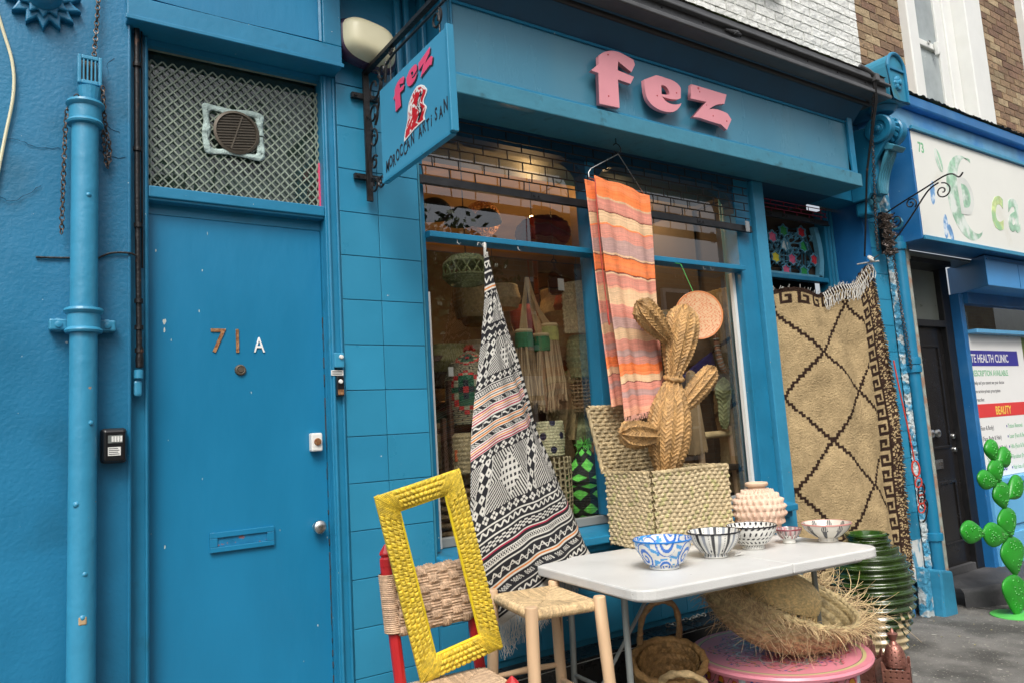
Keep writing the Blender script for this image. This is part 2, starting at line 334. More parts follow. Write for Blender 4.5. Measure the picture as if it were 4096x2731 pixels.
def bez(pts, n=10):
    out = []; P_ = [Vector(p) for p in pts]; k = len(P_)
    for i in range(k-1):
        a, b, c, d = P_[max(i-1, 0)], P_[i], P_[i+1], P_[min(i+2, k-1)]
        for j in range(n):
            t = j/n; out.append(.5*((2*b)+(c-a)*t+(2*a-5*b+4*c-d)*t*t+(3*b-a-3*c+d)*t**3))
    out.append(P_[-1]); return out

# ================================================================ SETTING
def plane(name, m, x0, x1, y0, y1, zf, kind='structure', nx=2, **k):
    b = MB(); xs = [x0+(x1-x0)*i/nx for i in range(nx+1)]
    vs = [(x, y, zf(x)) for y in (y0, y1) for x in xs]; b.add(vs, [(i, i+1, i+nx+2, i+nx+1) for i in range(nx)])
    return b.build(name, m, **k, kind=kind)
plane('pavement', 'pave', -30, 60, -4.3, 3.0, lambda x: ground(x))
plane('road', 'road', -30, 60, -11.3, -4.42, lambda x: ground(x)-.12)
plane('far_pavement', 'pave', -30, 60, -14.0, -11.42, lambda x: ground(x))
b = MB()
for y0, y1 in ((-4.42, -4.27), (-11.42, -11.27)):
    for i in range(98):
        x = -30+i*.92; b.add([(x, y0, ground(x)-.15), (x+.91, y0, ground(x+.91)-.15), (x+.91, y1, ground(x+.91)-.15), (x, y1, ground(x)-.15),
                              (x, y0, ground(x)+.006), (x+.91, y0, ground(x+.91)+.006), (x+.91, y1, ground(x+.91)+.006), (x, y1, ground(x)+.006)],
                             [(0, 3, 2, 1), (4, 5, 6, 7), (0, 1, 5, 4), (1, 2, 6, 5), (2, 3, 7, 6), (3, 0, 4, 7)])
b.build('kerb', 'kerb', kind='structure')
bx('ground_base', 'road', -200, 260, -200, 200, -14.2, -14, kind='structure')
b = MB()
for i in range(240):
    x, y = random.uniform(2.4, 9), random.uniform(-3.8, .0); s_ = random.uniform(.006, .018); z = ground(x)
    b.add([(x+s_*math.cos(k*PI/4)*random.uniform(.7, 1.2), y+s_*math.sin(k*PI/4)*random.uniform(.7, 1.2), z+.0025-.055*s_*math.cos(k*PI/4)) for k in range(8)], [tuple(range(8))])
b.build('gum_spots', mat('gum_spot', (.30, .29, .26), .9, var=.5, sc=2), kind='stuff')
b = MB()
for x0, y0, x1, y1 in ((2.5, -1.55, 9.0, -1.60), (4.6, -1.57, 4.5, -.02), (6.0, -1.58, 6.05, .0), (3.3, -4.2, 3.2, -1.56), (5.2, -4.2, 5.25, -1.57), (7.2, -4.2, 7.2, -1.58), (7.6, -1.58, 7.6, .0)):
    d = Vector((x1-x0, y1-y0)).normalized(); n_ = Vector((-d.y, d.x))*.005; N = 30; pts = []
    for i in range(N):
        ta, tb2 = i/N, (i+1)/N; w0 = random.uniform(.4, 1.3)
        q = [(x0+(x1-x0)*ta, y0+(y1-y0)*ta), (x0+(x1-x0)*tb2, y0+(y1-y0)*tb2)]
        b.add([(q[0][0]-n_.x*w0, q[0][1]-n_.y*w0, ground(q[0][0])+.0035), (q[1][0]-n_.x*w0, q[1][1]-n_.y*w0, ground(q[1][0])+.0035), (q[1][0]+n_.x*w0, q[1][1]+n_.y*w0, ground(q[1][0])+.0035), (q[0][0]+n_.x*w0, q[0][1]+n_.y*w0, ground(q[0][0])+.0035)], [(0, 1, 2, 3)])
b.build('pavement_joint', mat('dirt_joint', (.035, .032, .028), .95, var=.4, sc=20), kind='stuff')
b = MB(); rr = random.Random(12)
for i in range(900):
    x = rr.uniform(2.6, 9); y = -.02-abs(rr.gauss(0, .10)) if rr.random() < .6 else rr.uniform(-3.5, 0); s_ = rr.uniform(.0015, .005); z = ground(x)+.002
    b.add([(x-s_, y-s_, z), (x+s_, y-s_*.6, z), (x+s_*.7, y+s_, z), (x-s_*.6, y+s_*.8, z), (x, y, z+s_*1.3)], [(0, 1, 4), (1, 2, 4), (2, 3, 4), (3, 0, 4)])
b.build('grit', mat('street_grit', (.22, .20, .17), .9, var=.6, sc=40), kind='stuff')
# a fallen-leaf litter on the pavement
b = MB()
for i in range(90):
    x, y = random.uniform(2.6, 7.5), random.uniform(-2.4, -.1); a = random.uniform(0, 6.3); s_ = random.uniform(.008, .02); z = ground(x)+.004
    b.add([(x+s_*math.cos(a), y+s_*math.sin(a), z), (x-s_*.4*math.sin(a), y+s_*.4*math.cos(a), z+.006), (x-s_*math.cos(a), y-s_*math.sin(a), z), (x+s_*.4*math.sin(a), y-s_*.4*math.cos(a), z+.003)], [(0, 1, 2, 3)])
b.build('fallen_leaves', mat('fallen_leaf', (.30, .27, .14), .8, var=.4, sc=3), kind='stuff')

def brickwall(parent, name, x0, x1, z0, z1, yf, mort, mats, holes=(), bl=.215, bh=.065, j=.010, cap=295, proud=.006, keep=None):
    """a part holding a mortar slab, every brick a sub-part of its own (mesh data shared)"""
    rects = [(x0, x1, z0, z1)]
    for h in holes:
        nr = []
        for a, b_, c, d in rects:
            if h[0] >= b_ or h[1] <= a or h[2] >= d or h[3] <= c: nr.append((a, b_, c, d)); continue
            if h[0] > a: nr.append((a, h[0], c, d))
            if h[1] < b_: nr.append((h[1], b_, c, d))
            if h[2] > c: nr.append((max(a, h[0]), min(b_, h[1]), c, h[2]))
            if h[3] < d: nr.append((max(a, h[0]), min(b_, h[1]), h[3], d))
        rects = nr
    a, b_, c, d = rects[0]; w = MB().box(a, b_, yf, yf+.22, c, d).build(name, mort, parent)
    for a, b_, c, d in rects[1:]: MB().box(a, b_, yf, yf+.22, c, d).build('wall_slab', mort, w)
    cache = {}; cnt = 0; rest = MB(); rows = int((z1-z0)/(bh+j)); cells = []
    for r in range(rows):
        z = z0+r*(bh+j)+j/2; x = x0-(.5*(bl+j) if r % 2 else 0)
        while x < x1:
            a, b_ = max(x, x0), min(x+bl, x1)
            segs = [(a, b_)]
            for h in holes:
                if z+bh > h[2] and z < h[3]:
                    ns = []
                    for p, q in segs:
                        if h[0] >= q or h[1] <= p: ns.append((p, q)); continue
                        if h[0] > p: ns.append((p, h[0]))
                        if h[1] < q: ns.append((h[1], q))
                    segs = ns
            for p, q in segs:
                if q-p > .03: cells.append((p, q, z))
            x += bl+j
    if keep: cells.sort(key=lambda c: keep(c[0], c[2]))
    for i, (p, q, z) in enumerate(cells):
        wdt = round(q-p, 2)
        if i < cap:
            mi = random.choice(mats); key = (wdt, mi, random.randint(0, 2))
            if key not in cache:
                bb = MB(); e = [random.uniform(-.002, .002) for _ in range(8)]; wv = wdt/2
                bb.add([(-wv+e[0], -proud, e[1]), (wv+e[2], -proud+e[3], e[4]), (wv, -proud, bh+e[5]), (-wv, -proud+e[6], bh+e[7]), (-wv, .002, 0), (wv, .002, 0), (wv, .002, bh), (-wv, .002, bh)],
                       [(0, 1, 2, 3), (1, 5, 6, 2), (4, 0, 3, 7), (3, 2, 6, 7), (4, 5, 1, 0)])
                cache[key] = bb.mesh('brick', mi)
            o = link('brick', cache[key], w); o.location = ((p+q)/2, yf-random.uniform(0, .003), z)
        else:
            rest.box(p, q, yf-proud, yf+.002, z, z+bh)
    if rest.f: rest.build('brick_courses', mats[0], w, kind='stuff')
    return w

# ---------------------------------------------------------------- left wall and its fittings
wall = empty('plaster_wall', (-1.9, -.05, 0), 'rough blue plastered wall left of the door numbered 71', 'wall')
def P(parent, o): return o
def part(o): return o
def reparent_keep(o, p): o.parent = p; o.matrix_parent_inverse = Matrix.Translation(p.location).inverted(); return o
# slab with a slightly uneven face
def wob(U, V): return .004*np.sin(U*9+V*13)+.003*np.sin(V*31+U*5)+.0012*np.sin(U*70+V*50)*np.sin(V*90)
o = surf('wall_face', lambda U, V: (-3.4+U*(2.153), -.05+0*U, .0+V*6), 120, 260, 'plaster', None, disp=wob); reparent_keep(o, wall)
o = bx('wall_return', 'plaster', -3.4, -1.2505, -.046, .3, 0, 6); reparent_keep(o, wall)
o = MB().tube(bez([(-1.2495, -.052, 0), (-1.2475, -.052, 1.5), (-1.2485, -.052, 3), (-1.247, -.052, 6)], 8), .006, 6).build('wall_arris', 'plaster', smooth=True); reparent_keep(o, wall)
for pts in ([(-1.66, 2.62), (-1.60, 2.625), (-1.55, 2.61), (-1.47, 2.615)], [(-1.35, 2.63), (-1.31, 2.61), (-1.26, 2.615)], [(-1.34, 2.90), (-1.32, 2.93), (-1.325, 2.97), (-1.30, 3.0)], [(-1.66, 2.42), (-1.62, 2.40), (-1.57, 2.43), (-1.53, 2.47)], [(-1.34, 2.74), (-1.31, 2.72), (-1.28, 2.71)]):
    q = bez([(x, -.0525, z) for x, z in pts], 5); q = [(p.x+random.uniform(-.003, .003), p.y-.002, p.z+random.uniform(-.003, .003)) for p in q]
    o = MB().tube(q, [.0007+.0006*random.random() for _ in q], 4).build('plaster_crack', 'navy'); reparent_keep(o, wall)
# rosette moulding
ros = empty('plaster_rosette', (-1.532, -.05, 3.17), 'blue moulded plaster rosette with leafy points at the top left of the wall', 'moulding')
def rospos(n, r_in, r_out, y): 
    pts = []
    for i in range(n*2):
        a = 2*PI*i/(n*2); rr = r_out if i % 2 == 0 else r_in; pts.append((-1.532+rr*math.cos(a-PI/2), 3.17+rr*math.sin(a-PI/2)))
    return pts
for nm, n, a, c, y0, y1 in (('petal_ring', 14, .085, .125, -.085, -.052), ('inner_ring', 12, .062, .088, -.10, -.0852)):
    o = MB().prism(rospos(n, a, c, 0), y0, y1).build(nm, 'plaster', bev=.006); reparent_keep(o, ros)
o = MB().lathe([(.002, .045), (.03, .04), (.05, .018), (.055, 0), (.06, -.01)], (-1.532, -.112, 3.17), 24, 'y').build('boss', 'plaster', smooth=True); reparent_keep(o, ros)
# drain pipe
dp = empty('drainpipe', (-1.4, -.12, ground(-1.4)), 'thick pale blue drainpipe fixed to the plaster wall beside door 71', 'drainpipe')
gz = ground(-1.4)
def rp(b, n, m, p, **k): return reparent_keep(b.build(n, m, **k), p)
rp(MB().lathe([(.0435, 0), (.0435, 1.95-gz), (.0435, 1.951-gz), (.0435, 2.68-gz), (.043, 2.78-gz)], (-1.4, -.12, gz), 32), 'pipe', 'pipe', dp, smooth=True)
for zc in (1.975, 2.73):
    rp(MB().lathe([(.044, -.045), (.057, -.042), (.060, -.035), (.057, -.028), (.052, -.024), (.052, .022), (.058, .026), (.063, .034), (.060, .043), (.045, .046)], (-1.4, -.12, zc), 32), 'collar', 'pipe', dp, smooth=True)
for sx in (-1, 1):
    rp(MB().lathe([(.024, 0), (.024, .012), (.012, .016), (.011, .03), (.003, .032)], (-1.4+sx*.075, -.075, 1.965), 14, 'y'), 'bracket_lug', 'pipe', dp, smooth=True)
    rp(MB().box(-1.4+sx*.075-.028, -1.4+sx*.075+.028, -.10, -.052, 1.945, 1.985), 'lug_plate', 'pipe', dp, bev=.006)
for zc, x, y, s_ in ((2.42, -1.392, -.163, .007), (1.62, -1.38, -.162, .006), (1.35, -1.42, -.160, .008), (1.12, -1.395, -.163, .007), (.98, -1.40, -.163, .009)):
    rp(MB().lathe([(.0, .004), (s_, .002), (s_*1.4, -.002), (s_*1.5, -.004)], (x, y, zc), 8, 'y'), 'paint_blister', 'pipe', dp, smooth=True)
rp(MB().box(-1.412, -1.388, -.1655, -.158, .958, .985), 'worn_patch', 'straw_w', dp, bev=.004)
# hopper grille at the pipe's head
hg = empty('hopper_grille', (-1.385, -.1, 2.85), 'small square blue metal grille on the head of the thick drainpipe', 'grille')
rp(MB().box(-1.425, -1.413, -.11, -.09, 2.855, 2.965).box(-1.358, -1.346, -.11, -.09, 2.855, 2.965).box(-1.413, -1.358, -.11, -.09, 2.95, 2.965).box(-1.413, -1.358, -.11, -.09, 2.855, 2.87), 'frame', 'pipe', hg, bev=.003)
rp(MB().box(-1.41, -1.36, -.075, -.06, 2.86, 2.96), 'backing', 'brownmetal', hg)
rp(MB().lathe([(.03, -.06), (.04, 0)], (-1.385, -.1, 2.84), 16), 'neck', 'pipe', hg)
for i in range(4): rp(MB().box(-1.408+i*.0125, -1.403+i*.0125, -.108, -.094, 2.87, 2.95), 'bar', 'pipe', hg)
# chains
def chain_mesh(path, ll=.022, r=.0024, wd=.0075, jitter=0):
    mb = MB(); P_ = [Vector(p) for p in path]; d = [0]
    for a, c in zip(P_, P_[1:]): d.append(d[-1]+(c-a).length)
    n = max(2, int(d[-1]/(ll*.72)))
    for i in range(n):
        s_ = d[-1]*(i+.5)/n; k = max(j for j in range(len(d)) if d[j] <= s_); k = min(k, len(P_)-2)
        t = (s_-d[k])/max(d[k+1]-d[k], 1e-9); c = P_[k].lerp(P_[k+1], t); T = (P_[k+1]-P_[k]).normalized()
        A = T.orthogonal().normalized(); B = T.cross(A); ang = (i % 2)*PI/2+.4+random.uniform(-.3, .3); S_ = A*math.cos(ang)+B*math.sin(ang)
        c = c+Vector((random.uniform(-1, 1), random.uniform(-1, 1), 0))*jitter
        mb.tube([c+T*(ll/2)*math.sin(q)+S_*wd*math.cos(q) for q in [2*PI*e/8 for e in range(8)]], r, 4, closed=True)
    return mb
def chain(label, path, m='chain', **k):
    o = chain_mesh(path, **k).build('chain', m, smooth=True); return tagit(o, label, 'chain')
chain('rusty chain rising from the drainpipe grille to the top of the picture', bez([(-1.372, -.09, 2.96), (-1.36, -.08, 3.15), (-1.34, -.07, 3.6)], 4))
chain('long rusty chain hanging down on the left of the thick drainpipe', bez([(-1.425, -.12, 2.80), (-1.455, -.10, 2.74), (-1.462, -.09, 2.6), (-1.468, -.09, 2.29)], 4))
chain('short rusty chain looped at the right of the thick drainpipe', bez([(-1.345, -.12, 2.85), (-1.335, -.10, 2.72), (-1.318, -.085, 2.63), (-1.325, -.08, 2.56), (-1.335, -.08, 2.64), (-1.34, -.08, 2.7)], 4))
# white cable and rod
o = MB().tube(bez([(-1.70, -.06, 3.2), (-1.655, -.06, 3.03), (-1.622, -.065, 2.90), (-1.618, -.065, 2.78), (-1.64, -.06, 2.62), (-1.67, -.06, 2.4)], 6), .0055, 8).build('white_cable', 'cream', smooth=True)
tagit(o, 'stained white cable clipped to the plaster wall at the left edge', 'cable')
o = MB().tube(bez([(-1.543, -.056, 2.207), (-1.49, -.056, 2.209), (-1.44, -.058, 2.212)], 3), .004, 6).tube(bez([(-1.355, -.06, 2.215), (-1.31, -.06, 2.24), (-1.25, -.062, 2.245), (-1.222, -.06, 2.235)], 5), .004, 6).build('black_wire', 'iron', smooth=True)
tagit(o, 'thin black wire running across the plaster wall behind the drainpipe', 'cable')
# key safe
ks = empty('key_safe', (-1.30, -.05, 1.54), 'black wall mounted key safe with number wheels and white label beside the drainpipe', 'key safe')
rp(MB().box(-1.343, -1.259, -.085, -.050, 1.478, 1.602), 'backplate', 'plastic_bk', ks, bev=.012)
rp(MB().box(-1.338, -1.264, -.105, -.0855, 1.484, 1.597), 'cover', 'plastic_bk', ks, bev=.01)
rp(MB().box(-1.322, -1.276, -.1065, -.105, 1.549, 1.576), 'dial_window', 'greyleg', ks)
for i in range(4): rp(MB().box(-1.311+i*.009, -1.304+i*.009, -.109, -.1067, 1.5525, 1.5725), 'number_wheel', 'plastic_w', ks, bev=.001)
rp(MB().box(-1.322, -1.282, -.1065, -.105, 1.505, 1.535), 'label_plate', 'plastic_w', ks)
for i in range(4): rp(MB().box(-1.319, -1.286-.004*(i % 2), -.1069, -.1066, 1.509+i*.0065, 1.5115+i*.0065), 'label_line', 'print_dark', ks)
# black conduit
cp = empty('black_conduit', (-1.216, -.04, 1.7), 'thin black iron conduit with pipe clips running down left of the fanlight', 'pipe')
rp(MB().tube([(-1.222, -.035, 3.9), (-1.219, -.037, 2.5), (-1.213, -.04, 1.86)], .0105, 10).tube([(-1.203, -.022, 3.9), (-1.200, -.022, 2.2)], .004, 6), 'tube', 'iron', cp, smooth=True)
for z in (3.0, 2.66, 2.36, 2.07, 1.97, 1.885):
    rp(MB().lathe([(.0155, -.008), (.0155, .008)], (-1.2135-(z-1.9)*.006, -.0395, z), 12), 'clip', 'iron', cp)
rp(MB().lathe([(.009, -.03), (.014, -.028), (.015, .0), (.011, .03), (.011, .05)], (-1.212, -.04, 1.85), 12), 'coupling', 'iron', cp, smooth=True)
rp(MB().lathe([(.010, -.02), (.016, -.018), (.016, .012), (.010, .014)], (-1.216, -.04, 1.80), 12), 'end_cap', 'pipe', cp, smooth=True)
rp(MB().box(-1.232, -1.204, -.045, -.015, 1.715, 1.775), 'fixing_tab', 'pipe', cp, bev=.009)

# ================================================================ SHOP BUILDING
shop = empty('shop_building', (0, 0, 0), 'blue shop building number 71 with door, tiled pier, window and pink lettered fascia', 'shop')
# -- door 71A
fr = MB()
fr.box(-1.246, -1.174, 0, .20, gz, 3.149); fr.box(-.466, -.400, 0, .20, gz, 3.149)
fr.box(-1.1738, -.4662, .012, .20, 2.482, 2.540); fr.box(-1.1738, -.4662, .003, .0118, 2.492, 2.538)
fr.build('door_frame', 'trim', shop, bev=.006)
MB().tube([(-.452, -.004, gz), (-.452, -.004, 3.14)], .008, 8).tube([(-.412, -.004, gz), (-.412, -.004, 3.14)], .006, 8).tube([(-1.184, -.003, gz), (-1.184, -.003, 3.14)], .006, 8).build('frame_bead', 'trim', shop, smooth=True)
dr = bx('door', 'door', -1.170, -.4695, .06, .105, .27, 2.44, shop, bev=.004)
bx('door_head_board', 'trim', -1.1735, -.4665, .06, .19, 2.4405, 2.4815, shop)  # plain trim board filling the gap over the door leaf
surf('worn_door_edge', lambda U, V: (-.4735+.008*U, .0585+0*U, .3+V*1.75), 3, 260, mat('bare_edge', (.035, .02, .018), .8, var=.4, sc=40), shop, mask=lambda u, v: hashn(np.floor(u*2), np.floor(v*70)) > .45, thick=.001)
bx('door_stop', 'trim', -.4693, -.4662, .045, .19, .27, 2.44, shop)
bx('door_step', 'blackstone', -1.20, -.45, -.06, .3, gz-.05, .268, shop)
# letter plate
MB().box(-.953, -.705, .046, .0597, 1.108, 1.128).box(-.953, -.705, .046, .0597, 1.163, 1.184).box(-.953, -.925, .046, .0597, 1.1282, 1.1628).box(-.733, -.705, .046, .0597, 1.1282, 1.1628).build('letter_plate', 'door', dr, bev=.002)
bx('letter_flap', mat('chipped_flap', (.01, .17, .34), .4, var=.2, sc=20, grime=((.30, .10, .06), 50, .62, .68, 3, .8)), -.9245, -.7335, .053, .0598, 1.1285, 1.1625, dr)
# numerals
ftext('numeral', '7', 'brass', -.945, .0595, 1.893, .140, dr, ext=.004, xs=.95)
ftext('numeral', '1', 'brass', -.865, .0595, 1.893, .140, dr, ext=.004, xs=.85)
ftext('numeral', 'A', 'print_white', -.770, .0595, 1.895, .090, dr, ext=.004, xs=.75)
MB().lathe([(.0, .012), (.010, .012), (.012, .008), (.016, .010), (.021, .008), (.023, 0)], (-.825, .0598, 1.822), 20, 'y').build('peephole', 'brownmetal', dr, smooth=True)
lk = bx('rim_lock', 'plastic_w', -.548, -.500, .022, .0598, 1.473, 1.55, dr, bev=.006)
lk['label'] = 'white rim lock with brass cylinder'
MB().lathe([(.001, .008), (.014, .008), (.016, 0)], (-.522, .022, 1.513), 16, 'y').build('lock_cylinder', 'brass', dr, smooth=True)
MB().lathe([(.0, .052), (.014, .052), (.026, .044), (.029, .032), (.027, .022), (.012, .016), (.011, .004), (.02, 0)], (-.522, .0598, 1.159), 24, 'y').build('door_knob', 'steel', dr, smooth=True)
# fanlight
bx('fanlight_panel', 'curtain', -1.1735, -.4665, .085, .09, 2.5405, 3.149, shop)
bx('fanlight_pane', 'glass2', -1.1735, -.4665, .066, .07, 2.5405, 3.149, shop)
bx('fanlight_top_bar', 'trim', -1.1735, -.4665, .02, .0655, 3.125, 3.149, shop)
bx('fanlight_seal', mat('pink_mastic', (.62, .13, .22), .6, var=.3, sc=30), -1.172, -.468, .045, .0655, 2.5405, 2.5475, shop)
bx('fanlight_seal', M['hotpink'], -.4725, -.4667, .045, .0655, 2.548, 2.75, shop)
nzig = 18; zw = .705/nzig
wm = bx('mesh_grille', 'meshw', -1.173, -.4672, .05, .0535, 3.118, 3.1245, shop)
for i in range(nzig+1):
    for ph in (0, 1):
        b = MB(); pts = []; z = 2.548; k = 0
        xc = -1.172+i*zw
        while z < 3.118:
            xx = xc+(zw/2 if (k+ph) % 2 else -zw/2)*.94; pts.append((min(max(xx, -1.172), -.468), .051+.002*math.sin(k+i)+ph*.002, z)); z += .041; k += 1
        for a, c in zip(pts, pts[1:]): b.add([(a[0]-.0036, a[1], a[2]), (a[0]+.0036, a[1], a[2]), (c[0]+.0036, c[1], c[2]), (c[0]-.0036, c[1], c[2]), (a[0]-.0036, a[1]+.002, a[2]), (a[0]+.0036, a[1]+.002, a[2]), (c[0]+.0036, c[1]+.002, c[2]), (c[0]-.0036, c[1]+.002, c[2])], [(0, 1, 2, 3), (7, 6, 5, 4), (1, 5, 6, 2), (4, 0, 3, 7)])
        b.build('mesh_wire', 'meshw', wm)
vt = MB().lathe([(.092, 0), (.095, .012), (.084, .016), (.080, .006)], (-.828, .05, 2.826), 36, 'y').build('round_vent', 'brownmetal', shop, smooth=True)
MB().lathe([(.079, 0), (.079, .002)], (-.828, .049, 2.826), 32, 'y').build('vent_backing', 'black', vt)
for i in range(13):
    z = -.072+i*.012; hw = math.sqrt(max(.080**2-z*z, 0))
    MB().box(-hw, hw, -.006, 0, -.0012, .0018).xf(Matrix.Translation((-.828, .045, 2.826)) @ Matrix.Rotation(R(-8), 4, 'Y') @ Matrix.Translation((0, 0, z))).build('slat', 'brownmetal', vt)
MB().box(-.003, .003, -.008, -.001, -.078, .078).xf(Matrix.Translation((-.828, .045, 2.826)) @ Matrix.Rotation(R(18), 4, 'Y')).build('vent_rib', 'brownmetal', vt)
tp = surf('sealant_frame', lambda U, V: (-.838+(.098+.026*V)*np.sign(np.cos(U*2*PI+.001))*np.minimum(1, np.abs(np.cos(U*2*PI))*1.35)+.004*np.sin(U*40+V*9), .0475-.003*np.sin(V*PI)+.002*np.sin(U*60), 2.826+(.080+.024*V)*np.sign(np.sin(U*2*PI+.001))*np.minimum(1, np.abs(np.sin(U*2*PI))*1.35)+.004*np.sin(U*33+2)), 120, 6, 'tape', shop, thick=.003)
# -- over-door box
MB().box(-1.262, -.402, -.10, .25, 3.15, 3.249).box(-1.262, -1.178, -.10, .25, 3.2492, 4.6).box(-.486, -.402, -.10, .25, 3.2492, 4.6).build('overdoor_box', 'trim', shop, bev=.004)
bx('overdoor_panel', 'door', -1.1775, -.4865, -.075, .2, 3.2495, 4.6, shop)
MB().tube([(-1.172, -.082, 4.6), (-1.172, -.082, 3.256), (-.492, -.082, 3.256), (-.492, -.082, 4.6)], .012, 6).build('overdoor_bead', 'trim', shop, smooth=True)
bx('overdoor_drip', 'trim', -1.268, -.396, -.108, -.1003, 3.15, 3.168, shop, bev=.003)
# doorbells and label on the right jamb
MB().box(-.455, -.410, -.028, -.0085, 1.822, 1.886).build('bell_box', 'pipe', shop, bev=.004)
MB().lathe([(.0, .008), (.008, .007), (.010, 0)], (-.425, -.0285, 1.868), 12, 'y').build('bell_push', 'plastic_w', shop, smooth=True)
bx('label_plate', 'plastic_w', -.466, -.412, -.014, -.0085, 1.790, 1.813, shop)
for i in range(3): bx('label_line', 'print_dark', -.462, -.418+.003*(i % 2), -.0146, -.0141, 1.794+i*.006, 1.7965+i*.006, shop)
MB().box(-.448, -.416, -.03, -.0085, 1.700, 1.786).build('bell_box', 'plastic_bk', shop, bev=.003)
MB().lathe([(.0, .008), (.008, .007), (.010, 0)], (-.432, -.0305, 1.762), 12, 'y').build('bell_push', 'plastic_w', shop, smooth=True)
bx('name_strip', 'brass', -.445, -.419, -.0312, -.0302, 1.706, 1.728, shop)
# -- tiled pier
pier = bx('tiled_pier', 'grout', -.399, -.0005, .006, .22, .20, 3.6, shop)
def tile_mesh(w, h, m):
    b = MB().box(-w/2, w/2, -.006, .0, -h/2, h/2); return b.mesh('tile', m)
TM = {}
def put_tile(parent, x0, x1, z0, z1, y=.006, g=.0013):
    w, h = round(x1-x0-2*g, 3), round(z1-z0-2*g, 3); mi = random.choice(('tile', 'tile', 'tile_b')); key = (w, h, mi)
    if key not in TM: TM[key] = tile_mesh(w, h, mi)
    o = link('tile', TM[key], parent); o.location = ((x0+x1)/2, y-random.uniform(0, .0012), (z0+z1)/2); o.rotation_euler = (random.uniform(-.003, .003), 0, random.uniform(-.004, .004))
    bv = o.modifiers.new('bevel', 'BEVEL'); bv.width = .0018; bv.segments = 2
    return o
zt = [.32+.2*i-.0 for i in range(17)]
zt = [z+.005 for z in zt]
for i, z in enumerate(zt[:-1]):
    z0, z1 = z, z+.2
    if z0 > 3.15: break
    put_tile(pier, -.399, -.212, z0, z1); put_tile(pier, -.212, -.001, z0, z1)
bx('pier_capping', 'trim', -.399, -.001, -.004, .006, 3.126, 4.4, shop)
for x in (-.10, -.05, .03):
    bx('pier_moulding', 'trim', x, x+.03, -.035-.02*(x > 0), -.0042, 3.126, 4.4, shop, bev=.008)
bx('pier_edge_strip', 'lip', -.0005, .006, -.005, .06, .95, 3.08, shop)
bx('fascia_return', 'trim', .0005, .0995, .001, .2, 3.0795, 4.4, shop)
bx('fascia_return_edge', 'trim', .062, .0995, -.19, .0005, 3.19, 3.60, shop)
# -- flood light
fl = empty('bulkhead_lamp', (-.27, -.05, 3.3), 'cream and purple oval bulkhead lamp fixed high above the tiled pier', 'lamp')
def lampshape(sx, sy, sz, y, x0, x1):
    def f(U, V):
        a = U*2*PI; c = np.sign(np.cos(a))*np.abs(np.cos(a))**.62; s_ = np.sign(np.sin(a))*np.abs(np.sin(a))**.62; k = np.cos(V*PI/2)**.45
        return (-.27+sx*c*k, y-sy*np.sin(V*PI/2), 3.3+sz*s_*k-.02*c*k)
    return f
o = surf('lamp_housing', lampshape(.150, .075, .108, -.05, 0, 0), 48, 12, 'purple', cu=True, flip=False); reparent_keep(o, fl)
o = surf('lamp_cover', lampshape(.133, .120, .100, -.05, 0, 0), 48, 12, 'cream', cu=True); reparent_keep(o, fl)
o = bx('lamp_backplate', 'plastic_w', -.34, -.2, -.06, -.0045, 3.24, 3.36); reparent_keep(o, fl)

# -- fascia
fb = MB()
fb.box(.10, 3.41, -.20, .0, 3.19, 3.565)
fb.build('fascia_panel', 'fascia', shop)
MB().prism([(.072, 3.079), (3.41, 3.079), (3.41, 3.172), (.072, 3.172)], -.25, -.0).build('fascia_lip', 'lip', shop, bev=.005)
bx('fascia_lip_step', 'trim', .085, 3.40, -.232, -.002, 3.1722, 3.1895, shop, bev=.003)
MB().tube([(.11, -.206, 3.565), (.11, -.206, 3.196), (3.348, -.206, 3.196), (3.348, -.206, 3.562), (.11, -.206, 3.562)], .008, 6).build('fascia_bead', 'trim', shop, smooth=True)
bx('fascia_end_stile', 'trim', 3.356, 3.412, -.225, -.2003, 3.1897, 3.60, shop, bev=.004)
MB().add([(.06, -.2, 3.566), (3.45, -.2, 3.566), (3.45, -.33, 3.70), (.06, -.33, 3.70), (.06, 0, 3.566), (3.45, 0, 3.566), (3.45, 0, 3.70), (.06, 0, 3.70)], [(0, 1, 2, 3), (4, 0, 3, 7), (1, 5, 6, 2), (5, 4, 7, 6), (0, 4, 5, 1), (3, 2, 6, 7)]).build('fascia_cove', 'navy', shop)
# blind box / cornice
MB().box(-.6, 3.60, -.42, .1, 3.701, 3.735).box(-.6, 3.60, -.40, -.38, 3.7352, 3.86).box(-.6, 3.60, -.3798, .1, 3.81, 3.86).build('blind_box', 'awning', shop, bev=.004)
MB().box(-.6, 3.61, -.435, -.40, 3.79, 3.806).box(-.6, 3.61, -.43, -.4202, 3.70, 3.725).build('blind_box_bead', 'awning', shop, bev=.005)
MB().tube([(-.6, -.30, 3.69), (3.5, -.30, 3.69)], .022, 10).build('awning_roller', 'black', shop, smooth=True)
o = surf('blind_box_moss', lambda U, V: (-.6+U*4.2, -.41+V*.45, 3.8625+.006*np.sin(U*60)*np.sin(V*7)), 200, 10, 'moss', shop, disp=lambda U, V: .005*hashn(np.floor(U*200), np.floor(V*10)))
for i in range(12): MB().lathe([(.0, .006), (.006, .004), (.007, 0)], (-.3+i*.33, -.4003, 3.773), 8, 'y').build('screw', 'black', shop)
MB().tube([(1.86, -.412, 3.776), (1.95, -.418, 3.774), (2.0, -.412, 3.776)], [.006, .014, .006], 8).tube([(1.93, -.413, 3.76), (1.93, -.45, 3.76)], .004, 6).build('awning_latch', 'awning', shop, smooth=True)
